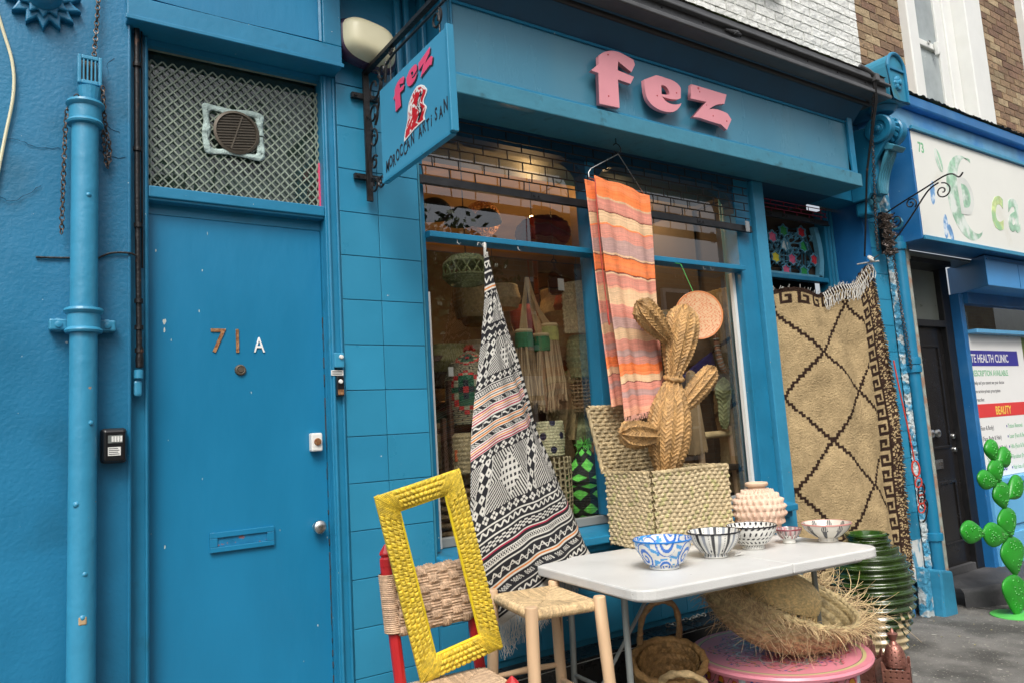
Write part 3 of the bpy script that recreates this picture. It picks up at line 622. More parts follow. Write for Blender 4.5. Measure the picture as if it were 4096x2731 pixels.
# letters
LF = [(0.981, 3.462), (0.992, 3.475), (1.005, 3.486), (1.023, 3.498), (1.044, 3.507), (1.064, 3.515), (1.086, 3.52), (1.107, 3.523), (1.128, 3.524), (1.151, 3.522), (1.174, 3.518), (1.237, 3.505), (1.246, 3.478), (1.214, 3.427), (1.121, 3.468), (1.112, 3.415), (1.231, 3.403), (1.2, 3.356), (1.108, 3.362), (1.103, 3.199), (0.96, 3.194), (0.970, 3.368), (0.921, 3.37), (0.979, 3.419)]
LE = [(1.308, 3.405), (1.405, 3.453), (1.446, 3.455), (1.486, 3.453), (1.522, 3.453), (1.552, 3.448), (1.573, 3.441), (1.587, 3.432), (1.597, 3.422), (1.6, 3.412), (1.592, 3.356), (1.572, 3.345), (1.549, 3.338), (1.523, 3.334), (1.497, 3.332), (1.446, 3.333)]
LE2 = [(1.446, 3.333), (1.459, 3.315), (1.475, 3.308), (1.494, 3.304), (1.52, 3.303), (1.546, 3.307), (1.571, 3.314), (1.594, 3.325), (1.584, 3.308), (1.57, 3.293), (1.552, 3.277), (1.53, 3.263), (1.51, 3.255), (1.487, 3.25), (1.457, 3.246), (1.426, 3.247), (1.394, 3.251), (1.363, 3.261), (1.343, 3.272), (1.327, 3.286), (1.318, 3.30), (1.313, 3.316), (1.309, 3.338), (1.308, 3.36)]
HOLE = [(1.44, 3.402), (1.457, 3.405), (1.472, 3.403), (1.485, 3.396), (1.494, 3.387), (1.50, 3.377), (1.503, 3.366), (1.502, 3.354), (1.437, 3.347)]
LZ = [(1.695, 3.463), (2.003, 3.463), (1.973, 3.397), (1.949, 3.393), (1.926, 3.387), (1.902, 3.378), (1.878, 3.367), (1.855, 3.353), (1.832, 3.337), (1.867, 3.345), (1.903, 3.349), (1.95, 3.347), (1.994, 3.341), (2.026, 3.308), (1.973, 3.232), (1.925, 3.258), (1.863, 3.259), (1.78, 3.262), (1.737, 3.265), (1.681, 3.259), (1.811, 3.378), (1.676, 3.371)]
def letter(nm, outlines, holes, y0, y1, m, parent, tf=lambda p: (p[0], p[1]), ori=None):
    cu = bpy.data.curves.new(nm, 'CURVE'); cu.dimensions = '2D'; cu.fill_mode = 'BOTH'; cu.extrude = abs(y1-y0)/2
    for pl in outlines+holes:
        sp = cu.splines.new('POLY'); sp.points.add(len(pl)-1); sp.use_cyclic_u = True
        for i, p in enumerate(pl): q = tf(p); sp.points[i].co = (q[0], q[1], 0, 1)
    t = bpy.data.objects.new(nm, cu); COL.objects.link(t)
    me = bpy.data.meshes.new_from_object(t.evaluated_get(bpy.context.evaluated_depsgraph_get())); bpy.data.objects.remove(t)
    me.transform(ori if ori else Matrix.Translation((0, (y0+y1)/2, 0)) @ Matrix(((1, 0, 0), (0, 0, -1), (0, 1, 0))).to_4x4())
    me.materials.clear(); me.materials.append(M[m] if isinstance(m, str) else m); return link(nm, me, parent)
LEO = [(1.308, 3.405)]+LE[1:-1]+[(1.439, 3.333)]+LE2[1:]
letter('letter_f', [LF], [], -.262, -.238, 'pink', shop); letter('letter_e', [LEO], [HOLE], -.262, -.238, 'pink', shop); letter('letter_z', [LZ], [], -.262, -.238, 'pink', shop)
for x, z in ((1.03, 3.25), (1.05, 3.45), (1.4, 3.35), (1.55, 3.40), (1.85, 3.42), (1.9, 3.30)):
    bx('letter_spacer', 'black', x-.006, x+.006, -.238, -.2002, z-.006, z+.006, shop)
for x, z in ((1.03, 3.25), (1.05, 3.49), (1.40, 3.33), (1.56, 3.38), (1.76, 3.43), (1.86, 3.30), (1.98, 3.29)):
    MB().lathe([(.0, .002), (.004, .0015), (.005, 0)], (x, -.2622, z), 8, 'y').build('letter_screw', 'redwood', shop)
# -- upper walls
WH = [(2.15, 3.05, 4.72, 6.2)]
bwall = brickwall(shop, 'white_brick_wall', -.6, 4.218, 3.9, 5.4, .10, 'wmortar', ['wbrick', 'wbrick', 'wbrick2'], WH, cap=298, keep=lambda x, z: -x*.6+(z-3.9)*.9)
bx('upper_wall', 'wmortar', -1.8, 4.2, .12, .3, 5.402, 9, shop); bx('upper_wall_left', 'wmortar', -3.4, -.61, .05, .3, 4.6, 9, shop)
bx('window_sill', 'white', 2.08, 3.12, -.02, .2, 4.66, 4.718, shop, bev=.006)
bx('upper_window', 'white', 2.16, 3.04, .13, .2, 4.7185, 6.1, shop)
# -- window frame
FY0, FY1 = .03, .14
wf = MB()
wf.box(.0065, .045, FY0, FY1, .98, 3.078)            # left stile
wf.build('window_stile', 'trim', shop, bev=.005); wf = MB().box(2.345, 2.50, FY0, FY1, .98, 3.078)
bx('mullion', 'trim', 1.085, 1.155, FY0+.004, FY1, 1.03, 3.0, shop, bev=.005)
wf.build('window_stile', 'trim', shop, bev=.005)
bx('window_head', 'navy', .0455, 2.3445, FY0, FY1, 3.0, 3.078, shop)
tr = MB(); tr.add([(.046, -.012, 2.449), (2.344, -.012, 2.449), (2.344, -.012, 2.478), (.046, -.012, 2.478), (.046, .09, 2.449), (2.344, .09, 2.449), (2.344, .09, 2.495), (.046, .09, 2.495)], [(0, 1, 2, 3), (3, 2, 6, 7), (4, 0, 3, 7), (1, 5, 6, 2), (0, 4, 5, 1), (5, 4, 7, 6)])
tr.build('transom', 'trim', shop, bev=.003)
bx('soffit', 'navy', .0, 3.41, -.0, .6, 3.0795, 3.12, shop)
MB().box(.046, .082, .085, .115, .985, 2.20).build('inner_strip', 'plastic_w', shop)
bx('inner_strip', 'plastic_w', 2.318, 2.344, .085, .11, .985, 2.448, shop)
for n_, x0, x1, z0, z1 in (('pane', .046, 1.0845, 1.03, 2.4485), ('pane', 1.1555, 2.3445, 1.03, 2.4485), ('pane', .046, 1.0845, 2.4955, 2.9995), ('pane', 1.1555, 2.3445, 2.4955, 2.9995)):
    bx('pane', 'glass', x0, x1, .118, .122, z0, z1, shop)
bx('window_bottom_rail', 'sash', .046, 2.3445, .095, .14, .985, 1.0295, shop, bev=.004)
def corner_arc(cx, cz, r, sx):   # rounded upper corner fillets of the toplights
    pts = [(cx, cz)]+[(cx+sx*(-r+r*math.cos(a)), cz-r+r*math.sin(a)) for a in [R(d) for d in range(0, 91, 15)]]
    if sx < 0: pts = pts[::-1]
    return pts
for cx, sx in ((1.0843, 1), (1.1557, -1), (2.3443, 1)):
    MB().prism([(cx, 3.0-.001)]+[(cx-sx*(.16-.16*math.cos(a)), 2.84+.158*math.sin(a)) for a in [R(d) for d in range(0, 91, 15)]], .04, .117).build('corner_fillet', 'navy', shop)
# sill and stall riser
MB().add([(.0, -.09, .915), (2.52, -.09, .915), (2.52, -.09, .955), (.0, -.09, .955), (.0, .10, .915), (2.52, .10, .915), (2.52, .10, .984), (.0, .10, .984)], [(0, 1, 2, 3), (3, 2, 6, 7), (4, 0, 3, 7), (1, 5, 6, 2), (0, 4, 5, 1), (5, 4, 7, 6)]).build('window_sill', 'trim', shop, bev=.006)
bx('under_sill', 'trim', .0, 2.52, -.045, .10, .875, .9145, shop, bev=.006)
rs = bx('stall_riser', 'grout', .0, 2.52, -.014, .2, .20, .8745, shop)
for i in range(13):
    for z0, z1 in ((.455, .665), (.665, .873)): put_tile(rs, i*.2-.06 if i else 0, min(i*.2+.14, 2.52), z0, z1, y=-.014)
# black tiled step in front of the riser
st = bx('black_step', 'blackstone', .0, 2.56, -.185, -.0145, .02, .415, shop, bev=.004)
for i in range(9): bx('step_tile', 'blackstone', .002+i*.284, .282+i*.284, -.19, -.022, .4155, .43, st, bev=.004)
bx('step_joint', 'wmortar', .0, 2.56, -.187, -.184, .412, .4157, st)
# -- door post, doorway
MB().box(2.51, 2.62, .0, .30, .0, 3.078).build('door_post', 'pipe', shop, bev=.006)
MB().box(2.5005, 2.5095, .05, .2, .9, 3.07).build('post_gap', 'black', shop)
MB().box(3.66, 3.78, .24, .34, .0, 3.078).build('door_jamb', 'trim', shop, bev=.005)
MB().tube([(3.70, .236, .0), (3.70, .236, 3.07)], .01, 8).tube([(3.745, .235, 0), (3.745, .235, 3.07)], .012, 8).build('jamb_moulding', 'trim', shop, smooth=True)
bx('reveal_wall', 'nblue', 3.78, 3.862, -.0, .34, .0, 3.6, shop)
bx('reveal_upper', 'trim', 3.413, 3.86, -.0, .2, 3.0795, 3.7, shop)
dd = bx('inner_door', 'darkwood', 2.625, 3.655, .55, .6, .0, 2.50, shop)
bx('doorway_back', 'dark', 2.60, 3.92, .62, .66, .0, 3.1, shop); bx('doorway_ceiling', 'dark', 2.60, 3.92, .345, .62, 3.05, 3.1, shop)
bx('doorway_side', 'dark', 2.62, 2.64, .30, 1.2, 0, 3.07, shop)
bx('lattice_sill', 'trim', 2.63, 3.655, .25, .31, 2.50, 2.535, shop, bev=.004)
# -- right pier tiles and pillar
rpier = bx('right_tiled_pier', 'grout', 3.8625, 4.058, .006, .3, .55, 3.75, shop)
for i in range(16):
    z0 = .53+.2*i
    if z0 > 3.5: break
    put_tile(rpier, 3.863, 4.057, z0+.007, z0+.207)
bx('peeling_patch', 'peel', 3.8625, 4.058, .0, .3, .25, .5495, shop)
o = surf('torn_paint_strip', lambda U, V: (4.058+.035*U, -.002-.03*U+0*V, .1+V*2.75), 6, 300, 'flake', shop, disp=lambda U, V: .016*hashn(np.floor(U*3), np.floor(V*150))+.008*hashn(np.floor(U*6), np.floor(V*290)))
MB().box(4.095, 4.255, -.03, .45, .0, 3.3).build('pillar', 'flake', shop, bev=.006)
MB().prism([(4.00, ground(4)-.02), (4.20, ground(4)-.02), (4.19, .30), (4.03, .33)], -.135, -.002).build('pillar_base', 'pipe', shop, bev=.015)
MB().prism([(3.90, ground(4)-.02), (3.998, ground(4)-.02), (3.998, .33), (3.93, .36)], -.07, -.001).build('pillar_base_side', 'flake', shop, bev=.01)

# ---------------------------------------------------------------- ornate console bracket
con = empty('console_bracket', (3.77, -.2, 3.3), 'ornate blue plaster console with arched block and scrolls at the end of the fascia', 'bracket')
XR0, XR1 = 3.65, 3.88
def arch(x0, x1, z0, z1, n=12):
    c = (x0+x1)/2; r = (x1-x0)/2; return [(x0, z0), (x1, z0)]+[(c+r*math.cos(a), z1-r+r*math.sin(a)) for a in [PI*i/n for i in range(n+1)]]
rp(MB().prism(arch(XR0, XR1, 3.72, 4.09), -.40, .10), 'arched_block', mat('mossy_blue', (.02, .20, .32), .5, var=.2, sc=6, grime=((.06, .10, .03), 7, .55, .72, 6, .7)), con, bev=.006)
rim = arch(XR0+.004, XR1-.004, 3.724, 4.086)
rp(MB().tube([(p[0], -.405, p[1]) for p in rim], .014, 8, closed=True), 'block_rim', 'trim', con, smooth=True)
rp(MB().box(XR0+.02, XR1-.02, -.412, -.4005, 3.955, 3.975), 'block_bar', 'trim', con, bev=.003)
fp = MB()
for i in range(8):
    a = i*PI/4; fp.lathe([(.0, .02), (.018, .014), (.024, 0)], (3.765+.026*math.cos(a), -.401, 3.86+.034*math.sin(a)), 8, 'y')
fp.lathe([(.0, .034), (.018, .028), (.024, 0)], (3.765, -.401, 3.86), 10, 'y')
rp(fp, 'flower', 'pipe', con, smooth=True)
rp(MB().lathe([(.08, 0), (.10, .02), (.11, .035)], (3.765, -.26, 3.68), 16), 'neck', 'trim', con, smooth=True)
for x0, x1 in ((3.655, 3.725), (3.805, 3.885)):
    prof = [(.001, 0), (.035, 0), (.040, .008), (.06, .008), (.064, .0), (.095, .0), (.105, .01), (.105, x1-x0-.01), (.095, x1-x0), (.0, x1-x0)]
    rp(MB().lathe([(r, -z) for r, z in prof][::-1] if 0 else [(r, z) for r, z in prof], (x0, -.27, 3.545), 32, 'x'), 'volute', 'trim', con, smooth=True)
    rp(MB().lathe([(.0, -.022), (.016, -.018), (.024, -.006), (.026, .002)], (x0, -.27, 3.545), 16, 'x'), 'volute_eye', 'trim', con, smooth=True)
ring = MB()
for i in range(14):
    a = i*2*PI/14; ring.tube([(3.726, -.27+.07*math.cos(a), 3.545+.07*math.sin(a)), (3.765, -.27+.092*math.cos(a+.2), 3.545+.092*math.sin(a+.2)), (3.804, -.27+.07*math.cos(a+.4), 3.545+.07*math.sin(a+.4))], .018, 6)
rp(ring, 'leaf_roll', 'trim', con, smooth=True)
prof = [(-.30, 3.46), (-.20, 3.44), (-.30, 3.40)]
def consoleside(x0, x1, nm):
    pts = [(-.345, 3.47), (-.30, 3.43), (-.22, 3.33), (-.165, 3.22), (-.15, 3.10), (-.12, 3.06), (.0, 3.06), (.0, 3.60), (-.2, 3.60)]
    n = len(pts); b = MB(); vs = [(x0, p[0], p[1]) for p in pts]+[(x1, p[0], p[1]) for p in pts]
    b.add(vs, [tuple(range(n-1, -1, -1)), tuple(range(n, 2*n))]+[(i, (i+1) % n, (i+1) % n+n, i+n) for i in range(n)]); return rp(b, nm, 'trim', con, bev=.008)
consoleside(3.675, 3.715, 'scroll_cheek'); consoleside(3.825, 3.865, 'scroll_cheek')
rp(MB().box(3.72, 3.82, -.20, -.0, 3.08, 3.5), 'core', 'trim', con, bev=.02)
rp(MB().add([(3.70, -.36, 3.40), (3.86, -.36, 3.40), (3.86, -.30, 3.44), (3.70, -.30, 3.44), (3.70, -.33, 3.37), (3.86, -.33, 3.37), (3.86, -.2, 3.42), (3.70, -.2, 3.42)], [(0, 1, 2, 3), (0, 4, 5, 1), (7, 6, 5, 4), (0, 3, 7, 4), (1, 5, 6, 2), (3, 2, 6, 7)]), 'leaf_lip', 'lip', con, bev=.008)
lv = MB()
for i in range(5):
    x = 3.725+i*.0225; lv.tube(bez([(x, -.32+.01*abs(i-2), 3.40), (x+.004*(i-2), -.25, 3.30), (x+.006*(i-2), -.205, 3.18), (x-.004*(i-2), -.19, 3.09)], 6), [.013+.004*math.sin(j*.5) for j in range(19)], 7)
rp(lv, 'acanthus_leaf', 'lip', con, smooth=True)
lv = MB()
for i in range(5):
    lv.prism([(3.77+.02*(i-2)-.02, 3.05-.03*abs(i-2)*-.3), (3.77+.02*(i-2), 2.98+.018*abs(i-2)), (3.77+.02*(i-2)+.02, 3.05)], -.15+.01*abs(i-2), -.08)
lv.lathe([(.0, .04), (.03, .03), (.045, .0)], (3.77, -.13, 3.07), 12, 'y')
rp(lv, 'leaf_drop', 'lip', con, bev=.006)
rp(MB().box(3.70, 3.85, -.10, -.001, 2.95, 3.0595), 'console_foot', 'trim', con, bev=.02)

# ================================================================ FITTINGS ON THE SHOP
# folded-up brick-bond shutter grilles
def grille(x0, x1, y, ztop, zbot, rows, m, label, railh=.045, pitch=.148, railm='rail', cat='grille'):
    g = empty('roller_grille', (x0, y, zbot), label, cat)
    zs = [zbot+railh+(ztop-zbot-railh)*i/(rows) for i in range(rows+1)]
    rodm = MB().tube([(0, 0, 0), (x1-x0, 0, 0)], .0035, 6).mesh('rod', m, True)
    for z in zs: o = link('rod', rodm, g); o.location = (0, 0, z-zbot)
    hgt = zs[1]-zs[0]; lm = MB().tube([(0, -.003, 0), (0, -.003, hgt)], .0035, 5).mesh('link', m, True)
    for r in range(rows):
        x = (pitch/2 if r % 2 else .02)
        while x < x1-x0:
            o = link('link', lm, g); o.location = (x, 0, zs[r]-zbot); o.rotation_euler = (0, random.uniform(-.12, .12) if r < 2 else 0, 0); x += pitch
    rl = MB().box(0, x1-x0, -.012, .004, 0, railh).box(0, x1-x0, -.022, -.0121, 0, .006).build('bottom_rail', railm, g, bev=.002)
    for q in (.28, .46, .8):
        MB().box(q*(x1-x0)-.03, q*(x1-x0)+.03, -.0155, -.0122, .010, railh-.005).lathe([(.004, .006), (.006, 0)], (q*(x1-x0)-.015, -.0155, railh*.5), 8, 'y').lathe([(.004, .006), (.006, 0)], (q*(x1-x0)+.015, -.0155, railh*.5), 8, 'y').build('rail_plate', railm, rl)
    return g
g1 = grille(.007, 2.44, -.002+.0, 3.06, 2.705, 6, 'rail', 'black brick pattern roller grille drawn up across the top of the shop window')
MB().box(2.36-.007, 2.40-.007, -.03, -.0225, -.005, .07).build('rail_catch', 'steel', g1, bev=.004)
M['rodpink'] = mat('red_overpainted_rod', (.30, .03, .07), .5, var=.5, sc=20)
grille(2.64, 3.64, .20, 3.06, 2.93, 3, 'rodpink', 'short red and black roller grille drawn up over the coloured star lattice', .04, .15)
# star lattice with coloured glass
lat = empty('star_lattice', (3.27, .28, 2.74), 'blue pierced star lattice panel with coloured glass above the shop doorway', 'lattice panel')
def latpt(px, py):
    # photo-measured positions converted to the panel's own plane
    return px, py
ZL0, ZL1 = 2.54, 2.935
def xl(z): t = (z-2.54)/.395; return 2.655+.03*math.cos((t-.4)*4)
def xr(z): t = (z-2.54)/.395; return 3.585+.055*math.sin(PI*min(1, max(0, .15+t*.75)))
def barrel(inset):
    zz = [ZL0+inset*.5+(ZL1-ZL0-inset)*i/10 for i in range(11)]
    return [(xl(z)+inset, z) for z in zz], [(xr(z)-inset, z) for z in zz]
a, c = barrel(0); a2, c2 = barrel(.045)
rp(MB().tube([(xl(z)+.02, .28, z) for z in np.linspace(ZL0, ZL1, 12)], .022, 8), 'frame_side', 'lattice', lat, smooth=True)
vs = []; zz = np.linspace(ZL0, ZL1, 13); b = MB()
for i in range(12):
    z0, z1 = zz[i], zz[i+1]
    b.add([(xr(z0)-.055, .262, z0), (xr(z0), .262, z0), (xr(z1), .262, z1), (xr(z1)-.055, .262, z1), (xr(z0)-.055, .30, z0), (xr(z0), .30, z0), (xr(z1), .30, z1), (xr(z1)-.055, .30, z1)], [(0, 1, 2, 3), (5, 4, 7, 6), (1, 5, 6, 2), (4, 0, 3, 7)])
rp(b, 'frame_side', 'lattice', lat)
rp(MB().box(2.66, 3.60, .262, .30, 2.536, 2.552), 'frame_bottom', 'lattice', lat)
sc_ = {'red': (.55, .02, .03), 'green': (.02, .28, .06), 'pink': (.62, .10, .20), 'white': (.55, .62, .62), 'yellow': (.65, .55, .02)}
for k_, v_ in sc_.items(): M['sg_'+k_] = stained('stained_'+k_, v_)
cells = [(2.72, 2.885, 'red'), (2.93, 2.875, 'green'), (3.20, 2.875, 'green'), (3.42, 2.885, 'red'),
         (2.745, 2.765, 'green'), (3.06, 2.815, 'pink'), (2.915, 2.765, 'white'), (3.20, 2.765, 'white'), (3.43, 2.775, 'green'),
         (2.885, 2.655, 'pink'), (3.075, 2.663, 'yellow'), (3.27, 2.665, 'pink'), (3.545, 2.68, 'red'),
         (2.775, 2.575, 'green'), (2.95, 2.572, 'pink'), (3.185, 2.572, 'pink'), (3.40, 2.575, 'green')]
def starpts(cx, cz, r1, r2, rot=0): return [(cx+(r1 if i % 2 == 0 else r2)*1.12*math.cos(rot+PI*i/6), cz+(r1 if i % 2 == 0 else r2)*math.sin(rot+PI*i/6)) for i in range(12)]
def bar2(b, p, q, w=.0055, y0=.278, y1=.292):
    p = Vector((p[0], p[1])); q = Vector((q[0], q[1])); d = (q-p)
    if d.length < 1e-5: return
    d.normalize(); n = Vector((-d.y, d.x))*w/2; e = d*w*.3
    pts = [p-e-n, q+e-n, q+e+n, p-e+n]; b.prism([(t.x, t.y) for t in pts], y0, y1)
for x, z, c_ in cells:
    s_ = starpts(x, z, .052, .036, PI/6)
    rp(MB().prism(s_, .288, .2915), 'glass_piece', 'sg_'+c_, lat)
    b = MB()
    for i in range(12): bar2(b, s_[i], s_[(i+1) % 12])
    rp(b, 'star_rim', 'lattice', lat)
# strap work between the stars
b = MB(); cc = [(x, z) for x, z, _ in cells]
for i, p in enumerate(cc):
    ds = sorted([(math.dist(p, q), q) for q in cc if q != p])[:5]
    for d_, q in ds:
        if d_ < .26:
            v = ((q[0]-p[0])/d_, (q[1]-p[1])/d_); n = (-v[1]*.020, v[0]*.020)
            for s_ in (-1, 1): bar2(b, (p[0]+v[0]*.054+n[0]*s_, p[1]+v[1]*.05+n[1]*s_), (q[0]-v[0]*.054+n[0]*s_, q[1]-v[1]*.05+n[1]*s_), .0045)
for k in range(15):
    x = 2.70+.063*k
    for zc in (2.615, 2.712, 2.825):
        if min(math.hypot((x+.017-c_[0])/1.12, zc+.02-c_[1]) for c_ in cc) > .062: bar2(b, (x, zc), (x+.035, zc+.045), .0045); bar2(b, (x+.035, zc), (x, zc+.045), .0045)
rp(b, 'strap_work', 'lattice', lat, kind='stuff')
rp(MB().box(2.64, 3.655, .32, .325, 2.54, 3.04), 'backing_board', 'dark', lat)

# hanging sign on a wrought iron bracket (plane x = XS, seen from the door side)
XS = -.265
br = empty('sign_bracket', (XS, -.02, 2.6), 'black wrought iron sign bracket with scrolls bolted to the tiled pier', 'bracket')
ir = lambda b, n: rp(b, n, 'iron', br, smooth=True)
ir(MB().box(XS-.014, XS+.014, -.040, -.028, 2.575, 3.19), 'wall_bar')
ir(MB().box(XS-.012, XS+.012, -.98, -.034, 3.178, 3.196), 'top_bar')
for z in (3.075, 2.69): ir(MB().box(XS-.065, XS+.065, -.028, -.006, z-.012, z+.012).lathe([(.006, .006), (.009, 0)], (XS-.05, -.029, z), 8, 'y').lathe([(.006, .006), (.009, 0)], (XS+.05, -.029, z), 8, 'y'), 'clamp')
ir(MB().tube([(XS, -.24, 3.05), (XS, -.26, 3.125), (XS, -.34, 3.140), (XS, -.80, 3.140), (XS, -.88, 3.145)], .006, 6), 'lower_bar')
Yv, Zv = (0, -1, 0), (0, 0, 1)
def scr(c, r0, r1, a0, t, rr=.0050): ir(MB().tube(spiral((XS, c[0], c[1]), r0, r1, a0, t, Yv, Zv), rr, 6), 'scroll')
scr((-.125, 3.075), .078, .020, PI*.5, -1.25); scr((-.215, 3.115), .045, .014, PI*.2, -1.2); scr((-.31, 3.160), .018, .008, 0, 1.1)
scr((-.105, 2.955), .055, .016, -PI*.4, 1.2); scr((-.100, 2.845), .046, .014, PI*.6, -1.2); scr((-.100, 2.735), .034, .012, PI*.2, 1.2); scr((-.095, 2.640), .044, .013, PI*.7, 1.25); scr((-.165, 2.630), .032, .010, PI, 1.2)
scr((-.72, 3.10), .042, .012, PI*.3, -1.3)
ir(MB().tube(bez([(XS, -.045, 2.98), (XS, -.085, 2.90), (XS, -.06, 2.80), (XS, -.05, 2.72), (XS, -.06, 2.63)], 8), .0055, 6), 'scroll')
ir(MB().tube(bez([(XS, -.17, 3.11), (XS, -.205, 3.06), (XS, -.16, 2.97), (XS, -.125, 2.90)], 8), .0055, 6), 'scroll')
for y in (-.30, -.74): ir(MB().tube([(XS, y, 3.14), (XS, y, 3.02)], .003, 5), 'hanger')
sg = empty('hanging_sign', (XS, -.5, 2.8), 'blue hanging shop sign with pink lettering, red painted hat and MOROCCAN ARTISAN', 'sign')
rp(MB().box(XS-.010, XS+.010, -.80, -.20, 2.615, 3.025), 'board', mat('sign_board_paint', (.05, .28, .45), .5, var=.05, sc=3), sg, bev=.002)
rp(MB().box(XS-.016, XS+.016, -.818, -.8005, 2.612, 3.032), 'board_edge', 'tile', sg, bev=.003)
rp(MB().box(XS-.013, XS+.013, -.80, -.20, 2.604, 2.6148), 'board_edge', 'tile', sg)
def sgl(nm, outs, holes, y0, z0, w, src0, srcw, rot=0, m='hotpink', off=0):
    sc = w/srcw
    ori = Matrix.Translation((XS-.0115-off, y0, z0)) @ Matrix(((0, 0, -1), (-1, 0, 0), (0, 1, 0))).to_4x4() @ Matrix.Rotation(rot, 4, 'Z')
    o = letter(nm, outs, holes, 0, .001, m, None, tf=lambda p: ((p[0]-src0[0])*sc, (p[1]-src0[1])*sc*1.0), ori=ori); reparent_keep(o, sg)
for off, dy, dz, m in ((0, -.008, -.008, 'print_black'), (.0012, 0, 0, 'hotpink')):
    sgl('painted_f', [LF], [], -.345+dy, 2.865+dz, .115, (.921, 3.194), .325, .10, m, off)
    sgl('painted_e', [LEO], [HOLE], -.475+dy, 2.915+dz, .095, (1.308, 3.246), .292, .12, m, off)
    sgl('painted_z', [LZ], [], -.590+dy, 2.905+dz, .115, (1.676, 3.232), .35, .22, m, off)
def hatcol(U, V):
    x = U*2-1; n = hashn(np.floor(U*22), np.floor(V*16)); n2 = .5+.5*np.sin(U*17+np.sin(V*11)*3); st = (U > .62) & (U < .80) & (V > .12) & (V < .80)
    base = sw(n2*.6+n*.4 > .78, (.78, .76, .72), (.55, .012, .02))
    base = np.where((((U < .30) & (V > .45) & (n > .25)) | ((V > .82) & (n > .45)))[..., None], np.array((.78, .76, .72)), base)
    base = np.where(st[..., None], sw(n > .62, (.6, .6, .6), (.012, .012, .015)), base)
    edge = (U < .06) | (U > .94) | (V < .04) | (V > .96); base = np.where(edge[..., None], np.array((.80, .78, .76)), base); return rgb(base)
o = surf('painted_hat', lambda U, V: (XS-.0115+0*U, -.515-(U-.5)*(.19-.045*V+.01*np.sin(V*9))-.04*V+.01*np.sin(V*14)*(U > .5), 2.722+V*(.165-.03*(2*U-1)**2)-.012*(1-V)*np.abs(2*U-1)*(U < .5)+.012*U), 60, 60, 'vc_paint', None, col=hatcol, flip=True, thick=.0008); reparent_keep(o, sg)
for i, ch in enumerate('MOROCCAN ARTiSAN'):
    if ch == ' ': continue
    t = i/15; y = -.235-.52*t; z = 2.640+.062*t+.006*math.sin(i*2.1); a = random.uniform(-.12, .12)+.06
    Xd = Vector((0, -math.cos(a), math.sin(a))); Yd = Vector((0, math.sin(a), math.cos(a)))
    o = text('sign_letter', ch, 'print_black', Xd, Yd, (XS-.0112, y, z), random.uniform(.066, .076), None, ext=.0006, xs=.60, bold=.0006, shear=.15); reparent_keep(o, sg)

# wire hanger and the striped cloth
hk = empty('wire_hanger', (1.17, -.15, 3.08), 'thin wire clothes hanger hooked under the fascia, holding the striped cloth', 'hanger')
rp(MB().tube([(1.162, -.15, 3.08), (1.162, -.15, 3.045)], .003, 6).tube(spiral((1.165, -.15, 3.020), .028, .028, PI*.8, -.8, (1, 0, 0), (0, 0, 1), 14)+[(1.172, -.15, 2.99)], .003, 6), 'hook', 'iron', hk, smooth=True)
rp(MB().tube([(1.172, -.15, 2.99), (.965, -.15, 2.875), (.945, -.15, 2.85), (.946, -.15, 2.825)], .0032, 6).tube([(1.172, -.15, 2.99), (1.33, -.15, 2.80), (1.36, -.15, 2.775)], .0026, 6).tube([(.946, -.15, 2.822), (1.36, -.15, 2.772)], .0028, 6), 'wire', 'steel', hk, smooth=True)
OR, PK, CR, LV, DK, SA = (.86, .21, .055), (.68, .27, .20), (.74, .50, .29), (.48, .30, .27), (.18, .04, .03), (.80, .38, .24)
seq = [(.0, OR), (.075, OR), (.085, CR), (.093, PK), (.145, DK), (.150, CR), (.200, OR), (.206, PK), (.262, LV), (.325, CR), (.333, DK), (.338, OR), (.405, DK), (.411, CR), (.418, PK), (.468, SA), (.476, CR), (.545, PK), (.60, LV), (.645, CR), (.69, PK), (.735, LV), (.76, PK), (.79, OR), (.835, CR), (.865, DK), (.869, PK), (.90, LV), (.925, PK), (.97, SA), (1.01, SA)]
def stripecol(rev=False, dark=1.0):
    ks = np.array([s_[0] for s_ in seq]); cs = np.array([s_[1] for s_ in seq])
    def f(U, V):
        v = (1-V) if not rev else V
        v = v+.006*np.sin(U*7)+.003*np.sin(U*23+V*30)
        idx = np.clip(np.searchsorted(ks, v, 'right')-1, 0, len(seq)-1); c = cs[idx]
        fade = .82+.3*hashn(np.floor(v*420), 1)+.10*hashn(np.floor(U*160), 2); w = .16*hashn(np.floor(v*95), 7)[..., None]
        c = c*(1-w)+np.array((.72, .45, .33))*w
        return rgb(c*fade[..., None])
    return f
cl = empty('striped_cloth', (1.15, -.17, 2.8), 'orange, pink and cream striped cloth folded over a wire hanger in front of the window', 'cloth')
def clothpos(x0t, x1t, x0b, x1b, zt0, zt1, zb0, zb1, y, ph):
    def f(U, V):
        xa = x0b+(x0t-x0b)*V; xb = x1b+(x1t-x1b)*V; za = zb0+(zt0-zb0)*V; zb_ = zb1+(zt1-zb1)*V
        return (xa+(xb-xa)*U+.004*np.sin(V*8+ph), y-.016*np.sin(U*2*PI*1.6+ph+V*1.2)*(1.05-V*.75)-.006*np.sin(U*23+V*5)*(1-V*.6)-.02*(1-V), za+(zb_-za)*U-.006*np.sin(U*9+ph)*V)
    return f
o = surf('front_fold', clothpos(.948, 1.352, 1.005, 1.332, 2.828, 2.768, 1.545, 1.585, -.185, .4), 110, 420, 'vc_cloth', None, col=stripecol(), thick=.004, disp=lambda U, V: .0008*np.sin(V*1300)); reparent_keep(o, cl)
o = surf('back_fold', clothpos(.940, 1.348, .968, 1.31, 2.828, 2.768, 1.60, 1.64, -.125, 1.7), 60, 300, 'vc_cloth', None, col=stripecol(), thick=.004); reparent_keep(o, cl)
b = MB()
